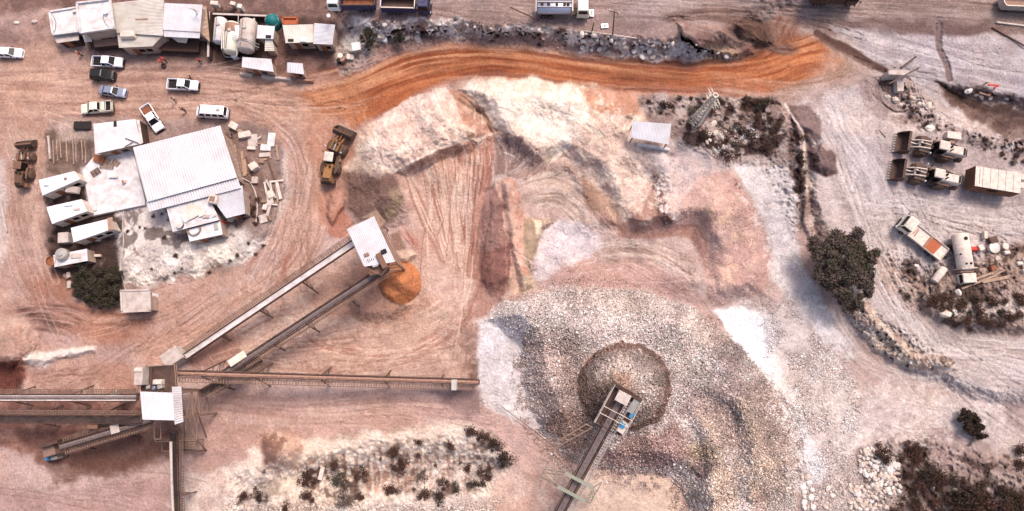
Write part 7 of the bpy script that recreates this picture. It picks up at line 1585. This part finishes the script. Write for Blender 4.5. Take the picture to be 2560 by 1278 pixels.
SP = [shrub_proto(20+k, (LEAFD, LEAFB, LEAFM, LEAFG, LEAFB, LEAFB)[k]) for k in range(6)]; sused = [False]*6
def shrub(px, py, rpx, label, group=None, k=None, sq=1.0, rot=None):
    k = random.randrange(6) if k is None else k; g = G(px, py)
    if not sused[k]: o = SP[k]; sused[k] = True
    else:
        o = kids_copy(SP[k])
        for kk in ("label", "group", "category"):
            if kk in o: del o[kk]
    s = rpx*.0715; o.location = g; o.scale = (s, s*sq, s*random.uniform(.7,1.0)); o.rotation_euler = (0, 0, random.uniform(0, 6.28) if rot is None else rot)
    return tag(o, label, "shrub", group)
for pts, n, mind, rs, ks, lb, gp in (
  ([(1612,242),(1950,246),(1965,330),(1920,370),(1790,380),(1730,345),(1690,300),(1640,300)], 44, 14, (7,10,13,18), (0,1,2,4,5), "low dark dry shrub in the scrub around the pylon", "shrubs around the pylon"),
  ([(1790,380),(1830,330),(1880,300),(1900,330),(1840,400),(1800,410)], 10, 10, (6,9,12), (0,5,1), "dark shrub on the stony spill below the pylon scrub", "shrubs on the stony spill"),
  ([(1965,320),(2010,340),(2012,440),(2010,540),(1988,520),(1985,420)], 16, 9, (6,8,10), (1,4,5), "dark brown shrub in the strip along the earth bank", "shrubs along the earth bank"),
  ([(2220,200),(2330,290),(2480,345),(2560,350),(2560,420),(2500,400),(2400,350),(2290,310),(2220,240)], 26, 12, (5,7,9,11), (1,4,5,0), "small brown shrub among the stones above the parked loaders", "shrubs above the loaders"),
  ([(2240,740),(2290,750),(2340,790),(2430,830),(2530,810),(2560,760),(2560,700),(2420,750),(2300,740)], 32, 13, (8,12,16,20), (0,1,4,5), "dark shrub in the right-hand scrub island", "shrubs of the right-hand island"),
  ([(2230,650),(2290,660),(2300,720),(2250,730)], 5, 13, (5,7), (1,4), "tiny brown shrub left of the tank truck", "shrubs left of the tank truck"),
  ([(2180,1120),(2300,1100),(2330,1180),(2400,1200),(2560,1230),(2560,1300),(2230,1300),(2240,1180)], 58, 15, (10,14,19,24), (0,5,1), "dark shrub in the lower right scrub", "shrubs of the lower right scrub"),
  ([(300,530),(420,530),(440,600),(470,630),(690,600),(640,650),(480,690),(320,690)], 16, 14, (5,7,9), (1,4,5), "small dry shrub on the white ground of the workshop yard", "shrubs of the workshop yard"),
  ([(600,540),(620,470),(645,480),(650,560),(610,580)], 10, 10, (7,10), (0,5), "dark shrub between the workshop and the curved path", "shrubs right of the workshop"),
  ([(900,60),(1400,85),(1800,135),(1500,140),(1100,100)], 12, 16, (4,6,8), (0,1,5), "small shrub in the rocky bank", "shrubs on the rocky bank"),
  ([(600,1180),(1250,1090),(1280,1150),(1200,1230),(900,1262),(600,1262)], 24, 18, (4,6,8,10), (1,4,2), "small scrubby plant on the eroded bottom slope", "small plants on the bottom slope"),
  ([(120,480),(230,600),(240,700),(190,720),(130,640)], 16, 13, (8,11), (0,5), "dark shrub in the gaps between the left containers", "shrubs between the containers")):
    for x, y in scatter(pts, n, mind): shrub(x, y, random.choice(rs), lb, gp, random.choice(ks))
for i, (px, py, rp, k, sq) in enumerate(((610,1240,22,5,.5),(650,1238,20,0,.6),(775,1195,26,1,1),(830,1165,20,4,1),(860,1200,28,2,.9),(905,1180,24,1,1),(770,1245,22,4,.8),(860,1245,26,2,.8),(900,1240,16,5,1),(990,1130,20,5,1),(998,1160,24,1,1),(980,1225,24,5,.8),(1060,1235,26,5,.7),(1100,1245,24,0,.7),(1140,1225,22,3,.8),(1180,1080,24,5,.8),(1210,1095,22,1,.8),(1240,1110,24,0,.8),(1265,1145,26,0,1),(1215,1180,26,1,1),(1190,1210,22,3,1),(1045,1110,16,4,.8),(1130,1110,18,4,.8),(1060,1190,20,2,.8),(720,1270,18,4,.7),(1170,1170,14,5,1),(1110,1205,16,1,1))):
    shrub(px, py, rp, "large dark shrub on the eroded bottom slope", "large shrubs of the bottom slope", k, sq)
for px, py, rp, k, sq, lb, rt in ((2548,1125,24,5,.9,"dark bush at the right edge, upper of two",0),(2545,1162,22,5,.9,"dark bush at the right edge, lower of two",0),(1660,265,20,0,.8,"darkest round bush near the shed under the road",0),(1905,265,22,3,.9,"grey-green bush at the right end of the pylon scrub",0),(2400,1235,46,0,.7,"widest black-brown bush in the lower right scrub",.1),(2440,1262,40,5,.7,"black-brown bush at the bottom edge of the lower right scrub",.1),(2320,1180,32,0,.8,"big dark bush on the left of the lower right scrub",.3),(2130,770,20,5,1,"dark bush hanging at the foot of the big round tree",0)): shrub(px, py, rp, lb, None, k, sq, rt)
def tree(label, name, lobes, n, size, m, trunk_h, seed, m2=None, cat="tree"):
    cx_ = sum(l[0] for l in lobes)/len(lobes); cy_ = sum(l[1] for l in lobes)/len(lobes); g = G(cx_, cy_); r = empty(name, g, 0, label, cat)
    L_ = []
    for l in lobes: q = P(l[0], l[1], g.z+l[2])-g; L_.append((q.x, q.y, l[2], l[3]*.072, .75))
    rr = random.Random(seed); sub_ = []
    for q in L_:
        for _ in range(9): a = rr.uniform(0, 6.28); t = rr.uniform(.3,.95)*q[3]; sub_.append((q[0]+math.cos(a)*t, q[1]+math.sin(a)*t, q[2]+rr.uniform(-.1,.5)*q[3]*.6, q[3]*rr.uniform(.22,.42), .85))
    foliage("crown", sub_, n, size, m, r, seed)
    b = MB(); b.tube((0,0,-.3), (0,0,trunk_h), .32, 8, .22); b.build("trunk", BARK, r)
    for q in sub_[::4]: b = MB(); b.path([(0,0,trunk_h*.7), (q[0]*.5, q[1]*.5, trunk_h*.8+q[2]*.15), (q[0], q[1], q[2])], .07, 5); b.build("limb", BARK, r)
    return r
tree("big round dark brown-green tree on the slope at right", "broadleaf_tree", [(2070,618,3,42),(2110,612,3.5,38),(2150,640,3,36),(2060,660,3,38),(2105,665,4,46),(2150,690,3,34),(2100,715,3.2,40),(2125,745,2.6,28),(2075,700,2.6,30),(2130,610,2.5,26),(2045,630,2.4,26),(2165,665,2.4,24),(2160,720,2.2,24),(2110,760,1.8,20),(2090,680,3.4,40),(2125,680,3.4,40),(2100,640,3.4,40)], 60000, .17, LEAFM, 2.2, 77)
tree("dark green bush thicket beside the concrete hut on the workshop island", "bush", [(215,700,1.5,26),(245,715,1.8,30),(280,710,1.6,26),(240,745,1.4,22),(270,745,1.4,24),(205,680,1.2,20),(200,705,1.2,22),(215,730,1.2,22),(255,755,1.2,18),(290,740,1.3,20),(285,690,1.4,20),(255,690,1.6,24),(240,725,1.7,26)], 24000, .13, LEAFG, .7, 78, cat="bush")
tree("dark green bush between the pale poles above the haul road", "bush", [(922,85,1.6,14),(925,100,1.8,17),(920,112,1.4,14),(915,95,1.6,13)], 3600, .13, LEAFG, .7, 79, cat="bush")
tree("lone dark lens-shaped bush on the pale ground at right", "bush", [(2410,1040,.8,16),(2420,1052,1.1,22),(2432,1066,1.1,24),(2441,1082,.9,18),(2426,1070,.8,18),(2428,1050,.9,18)], 9000, .13, LEAFD, .5, 81, cat="bush")
tree("grey-green bush right of the crossed white box on the bank", "bush", [(990,84,1.4,12),(1004,88,1.5,13),(998,98,1.2,11)], 2600, .12, LEAFG, .6, 80, cat="bush")
# ------------------------------------------------------------------ hopper at the upper right
g = G(2235, 215); r = empty("concrete_hopper", g, 0, "pale concrete loading wall with a dark opening and leaning beams at the terrace edge", "hopper")
m = MB(); m.prism([(P(x, y, g.z)-g)[:2] for x, y in ((2200,192),(2250,192),(2248,205),(2200,202))], -.5, 2.6); m.build("wall_panel", CONC, r)
m = MB(); m.prism([(P(x, y, g.z)-g)[:2] for x, y in ((2230,205),(2250,196),(2247,236),(2232,236))], -.5, 1.4); m.build("side_wall", CONC, r)
m = MB(); m.prism([(P(x, y, g.z)-g)[:2] for x, y in ((2196,204),(2228,206),(2226,236),(2206,226))], -.5, .15); m.build("dark_pit", STEELD, r)
def bar(name, label, cat, p, zp, q, zq, wd, hg, mt, group=None):
    a = G(*p, zp); b = G(*q, zq); o = (a+b)/2; o.z = min(a.z, b.z)-min(zp, zq); r = empty(name, o, 0, label, cat, group); d = b-a
    m = MB(); m.beam(a-o, b-o, wd, hg); m.build("beam", mt, r); m = MB(); [m.beam(lerp(a, b, t_)-o-d.normalized()*.08, lerp(a, b, t_)-o+d.normalized()*.08, wd*1.25, hg*1.25) for t_ in (.04,.96)]; m.build("end_cap", mt, r); return r
bar("steel_beam", "long dark beam reaching over the concrete loading wall", "beam", (2222,210), 2.8, (2297,170), 3.5, .22, .3, STEELD)
bar("steel_beam", "shorter dark beam on the pale plain above the loading wall", "beam", (2252,170), .2, (2290,142), .6, .25, .3, STEELD)
bar("steel_beam", "thin dark pole slanting across the pale plain at the right edge", "beam", (2480,68), .2, (2570,120), .4, .2, .2, STEELD)
bar("steel_beam", "pale beam along the dirt at the top right corner", "beam", (2490,56), .2, (2570,66), .2, .3, .3, CONC)
bar("steel_beam", "thin rod on the pale ground left of the parked loaders", "beam", (2198,326), .1, (2214,344), .1, .08, .08, STEELD)
# ------------------------------------------------------------------ scrap
def plank(p, q, wd, mt, lb, gp, z=.15, nm="plank"): return bar(nm, lb, nm.replace("_", " "), p, z, q, z, wd, .14, mt, gp)
gW = "scrap bars right of the workshop"; lW = "weathered bar lying in the scrap strip right of the workshop"
for p, q, wd, mt in (((585,362),(590,402),.5,WOOD),((604,378),(612,440),.45,WOOD),((600,402),(606,432),.25,STEEL),((615,392),(628,432),.25,WOODD),((612,398),(617,436),.3,WOOD),((663,378),(686,450),.25,WOODD),((691,362),(696,400),.3,WOOD),((569,365),(588,432),.12,STEEL),((640,360),(668,358),.2,WOOD),((636,352),(652,342),.3,CONC),((675,380),(676,396),.25,WOOD),((650,400),(670,398),.3,WOOD)): plank(p, q, wd, mt, lW, gW)
gF = "beams of the collapsed frame"; lF = "pale beam of the collapsed steel frame right of the workshop"
for p, q, wd, mt in (((661,455),(672,512),.3,DUSTW),((676,455),(682,508),.25,DUSTW),((673,455),(708,451),.3,DUSTW),((691,452),(702,498),.5,DUSTW),((664,510),(694,512),.25,DUSTW),((689,460),(695,508),.25,WOOD),((665,450),(690,495),.35,GALV),((680,492),(668,540),.5,CONC),((668,538),(678,550),.4,STEEL)): plank(p, q, wd, mt, lF, gF, .35)
for nm, lb, px, py, dx, dy, dz, rt, mt in (("scrap_tank","white square box with a dark mark at the top of the scrap strip",588,318,1.5,1.1,.8,-.5,DUSTW),("engine_block","dark square machine beside the big workshop roof",575,341,.9,.9,.8,.05,STEELD),("scrap_box","long pale box with three dark holes in the scrap strip",615,340,2.0,1.0,.8,.2,DUSTW),("concrete_slab","pale flat slab under the three-holed box",632,352,1.6,2.2,.15,.1,CONC),("white_box","pale rolled bundle below the three-holed box",630,372,1.4,.5,.4,-.05,DUSTW),("concrete_slab","larger half of the white L-shaped plate in the scrap strip",679,350,1.2,2.4,.2,-.05,CONCW),("concrete_slab","smaller half of the white L-shaped plate in the scrap strip",665,370,1.7,1.1,.22,-.05,CONCW),("metal_cabinet","tilted white square cabinet in the middle of the scrap strip",639,420,1.3,1.2,1.2,.6,DUSTW),("stair_steps","grey steps by the end of the workshop front roof",639,452,1.0,1.1,.5,0,CONC),("white_box","small white box under the collapsed frame",665,520,.7,.9,.6,-.2,DUSTW),("concrete_slab","pale pentagon slab at the bottom of the scrap strip",659,548,1.3,1.4,.3,.3,CONC),("crumpled_sheet","crumpled white sheet inside the collapsed frame",678,488,1.1,1.3,.6,.5,DUSTW),("grey_block","grey block left of the collapsed frame",663,505,.9,.5,.5,0,STEEL),("rubble_block","pinkish block right of the white square box at the strip's top",602,330,.9,.5,.4,-.4,WOOD),("pipe_bundle","bundle of short pipes below the L-shaped plate",655,405,.9,.6,.3,-.2,STEEL),("sheet_plate","grey crumpled plate right of centre in the scrap strip",662,388,1.8,.7,.2,.1,CONC),
    ("rubble_block","grey block at the foot of the container column, left",174,688,.5,.9,.4,.2,CONC),("rubble_block","tall pale slab at the foot of the container column",175,712,.6,1.2,.3,.05,CONC),("rubble_block","tilted grey slab beside the container column foot",168,692,1.0,.5,.4,-.6,STEEL),("curved_shell","white curved shell right of the tank platform",247,640,1.0,.4,.4,0,DUSTW),("grey_sheet","grey sheet bundle right of the ribbed-end container",246,600,.9,.5,.3,0,CONC),
    ("boiler_plate","white rectangular block right of the red scrap in the junk pile",2456,590,.5,1.2,.8,-.1,DUSTW),("engine_block","dark machine in the middle of the junk pile",2476,602,1.3,1.1,.8,.3,STEELD),("wheel_hub_box","white block left of the big round lid in the junk pile",2444,621,.8,.9,.9,.4,DUSTW),("rusty_box","brown box below the long pallet boards at right",2477,672,.8,.8,.7,.1,RUST),("pale_board","pale board right above the crossed beams at right",2504,672,1.0,.5,.2,.3,WOOD),("block","small pale block left of the tank truck's cab",2288,665,.7,.4,.4,-.2,DUSTW),("block","white block at the right edge below the junk",2556,678,.6,.6,.6,.3,DUSTW),("block","white square by the right edge near the junk",2558,650,.7,.6,.5,.1,DUSTW),("machine_box","white box up right of the long pale trailer",2523,442,1.0,1.0,1.2,0,DUSTW),("machine_box","upper of two white boxes right of the trailer",2544,449,1.0,.9,1.3,-.3,DUSTW),("machine_box","lower of two white boxes right of the trailer",2540,468,1.0,.9,1.2,-.3,DUSTW),("parts_bin","pale flat bin above the upper parked loader",2377,343,2.3,1.2,.9,-.15,DUSTW),("parts_bin","small grey bin just under the flat bin by the loader",2376,357,1.0,.6,.5,-.1,STEEL),("rusty_box","rusty block in the dark slope scrap at upper right",2470,236,.9,.6,.5,.4,RUST),("bench_block","pinkish white block inside the bottom scrub",806,1182,.6,2.0,.7,-.2,DUSTW)):
    box_thing(nm, lb, nm.replace("_", " ").split()[-1], px, py, dx, dy, dz, rt, mt)
drum("round white lid below the workshop lean-to", 578, 549, .5, .5, DUSTW, name="round_tank", cat="tank")
drum("big round white lid in the junk pile right of the tank truck", 2480, 621, .85, .6, DUSTW, name="round_tank", cat="tank", lidm=GALV); drum("upright white drum right of the big round lid", 2506, 617, .5, .7, DUSTW); drum("small flat round lid below the big one", 2493, 647, .45, .2, CONC)
drum("red drum lying left in the junk pile", 2428, 624, .4, 1.1, REDP, lying=.1); drum("long white cylinder left of the tank truck's cab", 2341, 689, .62, 2.9, DUSTW, lying=.85, name="storage_cylinder", cat="cylinder"); drum("white drum lying open end left, right of the lids", 2512, 633, .35, .9, DUSTW, lying=.1); drum("second white drum lying at the far right of the junk", 2544, 660, .35, .9, DUSTW, lying=.1)
drum("small pale drum lying on the white ground above the road corner", 415, 688, .4, .8, CONC, lying=.8, lidm=STEELD)
for p, q, wd, lb in (((2398,712),(2482,682),.35,"long pale beam, upper of those beside the tank truck cab"),((2404,722),(2490,688),.3,"thinner pale beam just under the longest one by the tank truck cab"),((2455,705),(2523,692),.5,"thick pale beam lowest of those by the tank truck cab"),((2420,680),(2440,688),.25,"short pale bar at the tank truck cab's right side"),((2482,690),(2512,675),.25,"short board at the right end of the long pale beams")): bar("timber_beam", lb, "beam", p, .2, q, .25, wd, .25, WOOD)
for lb, p, q in (("red scrap bar at the upper right slope", (2470,212),(2495,214)),("second red scrap bar bending down from the first", (2495,214),(2486,220)),("grey scrap bar left of the red frame", (2448,222),(2468,206)),("pale scrap bar low in the upper right scrap", (2448,232),(2474,240))): bar("scrap_bar", lb, "bar", p, .5, q, .9, .25, .2, REDP if "red scrap" in lb else STEEL)
for k, (px, py, ln) in enumerate(((132,350,60),(150,345,50),(166,352,54),(182,345,66),(204,350,50))):
    bar("rail_bar", "thin weathered rail lying in the fenced plot beside the muddy loader", "rail", (px, py), .15, (px+3, py+ln), .15, .14, .14, WOOD, "rails in the plot")
for k in range(3): bar("rail_bar", "thin pale pole lying along the left edge of the picture", "rail", (2+k*3, 500+k*24), .15, (14+k*2, 560+k*10), .15, .2, .2, CONC, "poles at the left edge")
bar("timber_beam", "pale beam along the left fence of the rail plot", "beam", (121,340), .2, (126,398), .2, .25, .3, CONC)
r = pipes("long pale hose running down from the platform to the concrete hut", [[(309,515,.1),(307,560,.1),(309,610,.1),(301,650,.1),(300,680,.1),(308,702,.1),(314,724,.3)],[(309,640,.1),(302,668,.1),(304,690,.1),(312,712,.1)]], .09, CONC, "hose")
r = pipes("curving pale hose from the workshop corner through the dark shrubs", [[(606,446,.2),(625,455,.1),(636,475,.1),(643,500,.1),(643,530,.1),(640,556,.1)]], .12, CONC, "hose")
r = pipes("thin cable sagging across the grey flank left of the stacker conveyor", [[(1250,1014,1.0),(1310,1058,.8),(1370,1105,1.0),(1412,1140,2.0)]], .05, STEELD, "cable")
pipes("pale pipes lying behind the upper rock bank", [[(1455,77,.3),(1520,86,.3),(1592,96,.3)]], .12, CONC, "pipe_run")
for k in range(8):
    a = k*.9; x, y = 378+math.cos(a)*5, 336+0*a
r = empty("tyre", G(411,166), 0, "dark tyre standing on the yard below the two red-shirted people", "tyre"); m = MB(); m.lathe((0,0,.1), [(.25,0),(.42,0),(.45,.12),(.42,.25),(.25,.25)], 14); m.build("tread", RUBBER, r, True)
# ------------------------------------------------------------------ people
def person(px, py, qx, qy, label, shirt, trousers, hat=None, bend=0., walk=.25, arms=.3):
    g = G(px, py); d = P(qx, qy, g.z)-g; r = empty("person", g, math.atan2(d.y, d.x)-math.pi/2, label, "person")   # faces local +Y
    hip = Vector((0,0,.93)); lean = math.sin(bend); up = math.cos(bend)
    def T(x, y, z): return (x, (z)*lean+y*up, .93+z*up-y*lean)
    def skin(name, pts, edges, rad, m, lv=1, parent=None):
        me = bpy.data.meshes.new(name); me.from_pydata([tuple(p) for p in pts], edges, []); o = bpy.data.objects.new(name, me); COL.objects.link(o); o.parent = parent or r; me.materials.append(m)
        sm = o.modifiers.new("skin", 'SKIN'); sm.use_smooth_shade = True
        for i, q in enumerate(rad): o.data.skin_vertices[0].data[i].radius = (q if isinstance(q, tuple) else (q, q))
        o.data.skin_vertices[0].data[0].use_root = True; s_ = o.modifiers.new("sub", 'SUBSURF'); s_.levels = lv; s_.render_levels = lv; return o
    pts = [T(0,0,0), T(0,.01,.28), T(0,0,.5), T(0,.01,.6), T(0,.03,.7), T(0,.03,.82)]; rad = [(.13,.1),(.12,.1),(.14,.09),.055,(.08,.1),(.07,.085)]; ed = [(0,1),(1,2),(2,3),(3,4),(4,5)]
    for s in (-1, 1):
        k = len(pts); f = walk*s; a = -arms*s
        pts += [(s*.1, 0, .88), (s*.11, f*.35, .5), (s*.11, f*.6-.05, .1), (s*.12, f*.6+.12, .04)]; rad += [.09,.06,.045,.04]; ed += [(0,k),(k,k+1),(k+1,k+2),(k+2,k+3)]
        k = len(pts); pts += [T(s*.2,0,.47), T(s*.27,a*.3+.02,.2), T(s*.27,a*.7+.16,-.02), T(s*.27,a*.75+.24,-.06)]; rad += [.055,.042,.032,.028]; ed += [(2,k),(k,k+1),(k+1,k+2),(k+2,k+3)]
        h = k+3
        for j in range(5): pts.append(T(s*(.235+.018*j), a*.75+.31-(.02 if j in (0,4) else 0), -.10-.01*j)); rad.append(.009); ed.append((h, len(pts)-1))
    body = skin("body", pts, ed, rad, SKIN)
    P_ = pts; skin("shirt", [P_[0],P_[1],P_[2],P_[10],P_[11],P_[23],P_[24]], [(0,1),(1,2),(2,3),(3,4),(2,5),(5,6)], [(.16,.12),(.15,.12),(.17,.115),.075,.06,.075,.06], shirt)
    skin("trousers", [P_[0],P_[6],P_[7],P_[8],P_[19],P_[20],P_[21]], [(0,1),(1,2),(2,3),(0,4),(4,5),(5,6)], [(.15,.12),.1,.075,.06,.1,.075,.06], trousers)
    for i in (8, 21): m = MB(); q = P_[i]; m.box(q[0]-.05, q[0]+.05, q[1]-.07, q[1]+.2, 0, .12, .01, .03, .03); m.build("boot", BOOT, r)
    hd = Vector(T(0,.035,.74)); m = MB(); m.blob(tuple(hd+Vector((0,-.015,.05))), .108, 10, 7, .02); (m.build("hair", HAIR, r, True) if not hat else m.build("helmet", hat, r, True))
    m = MB(); m.add([(hd.x-.015, hd.y+.09, hd.z-.03), (hd.x+.015, hd.y+.09, hd.z-.03), (hd.x, hd.y+.12, hd.z-.03), (hd.x, hd.y+.09, hd.z+.02)], [(0,1,2),(0,2,3),(1,3,2),(0,3,1)]); [m.blob((hd.x+s*.035, hd.y+.085, hd.z+.005), .012, 6, 4, 0) for s in (-1, 1)]; m.box(hd.x-.025, hd.x+.025, hd.y+.08, hd.y+.095, hd.z-.065, hd.z-.055); m.build("face", HAIR, r)
    return r
person(206,140,190,150,"person in a red shirt with a white cap below the taller flat-roofed house", CRED, CDARK, HATW)
person(417,155,400,150,"person in a red shirt and dark trousers, upper of the pair standing close together", CRED, CDARK, HATR, .3)
person(411,161,400,160,"person in a red shirt, lower left of the pair standing close together", CRED, CDARK, HATR, .5)
person(504,158,500,130,"person in red with dark trousers at the right end of the top-left buildings", CRED, CDARK, HATR)
person(441,254,430,240,"person in a white shirt between the middle pickup and the slanted one", CWHITE, CDARK, None)
person(466,280,450,270,"person in dark clothes left of the long white van", CDARK, CDARK, None, .7)
person(482,201,500,195,"person in dark clothes just above the hood of the middle pickup", CDARK, CDARK, None, .3)
for i in range(7):
    if not used[i]: bpy.data.objects.remove(PR[i])
for i in range(6):
    if not sused[i]:
        for ch in list(SP[i].children): bpy.data.objects.remove(ch)
        bpy.data.objects.remove(SP[i])
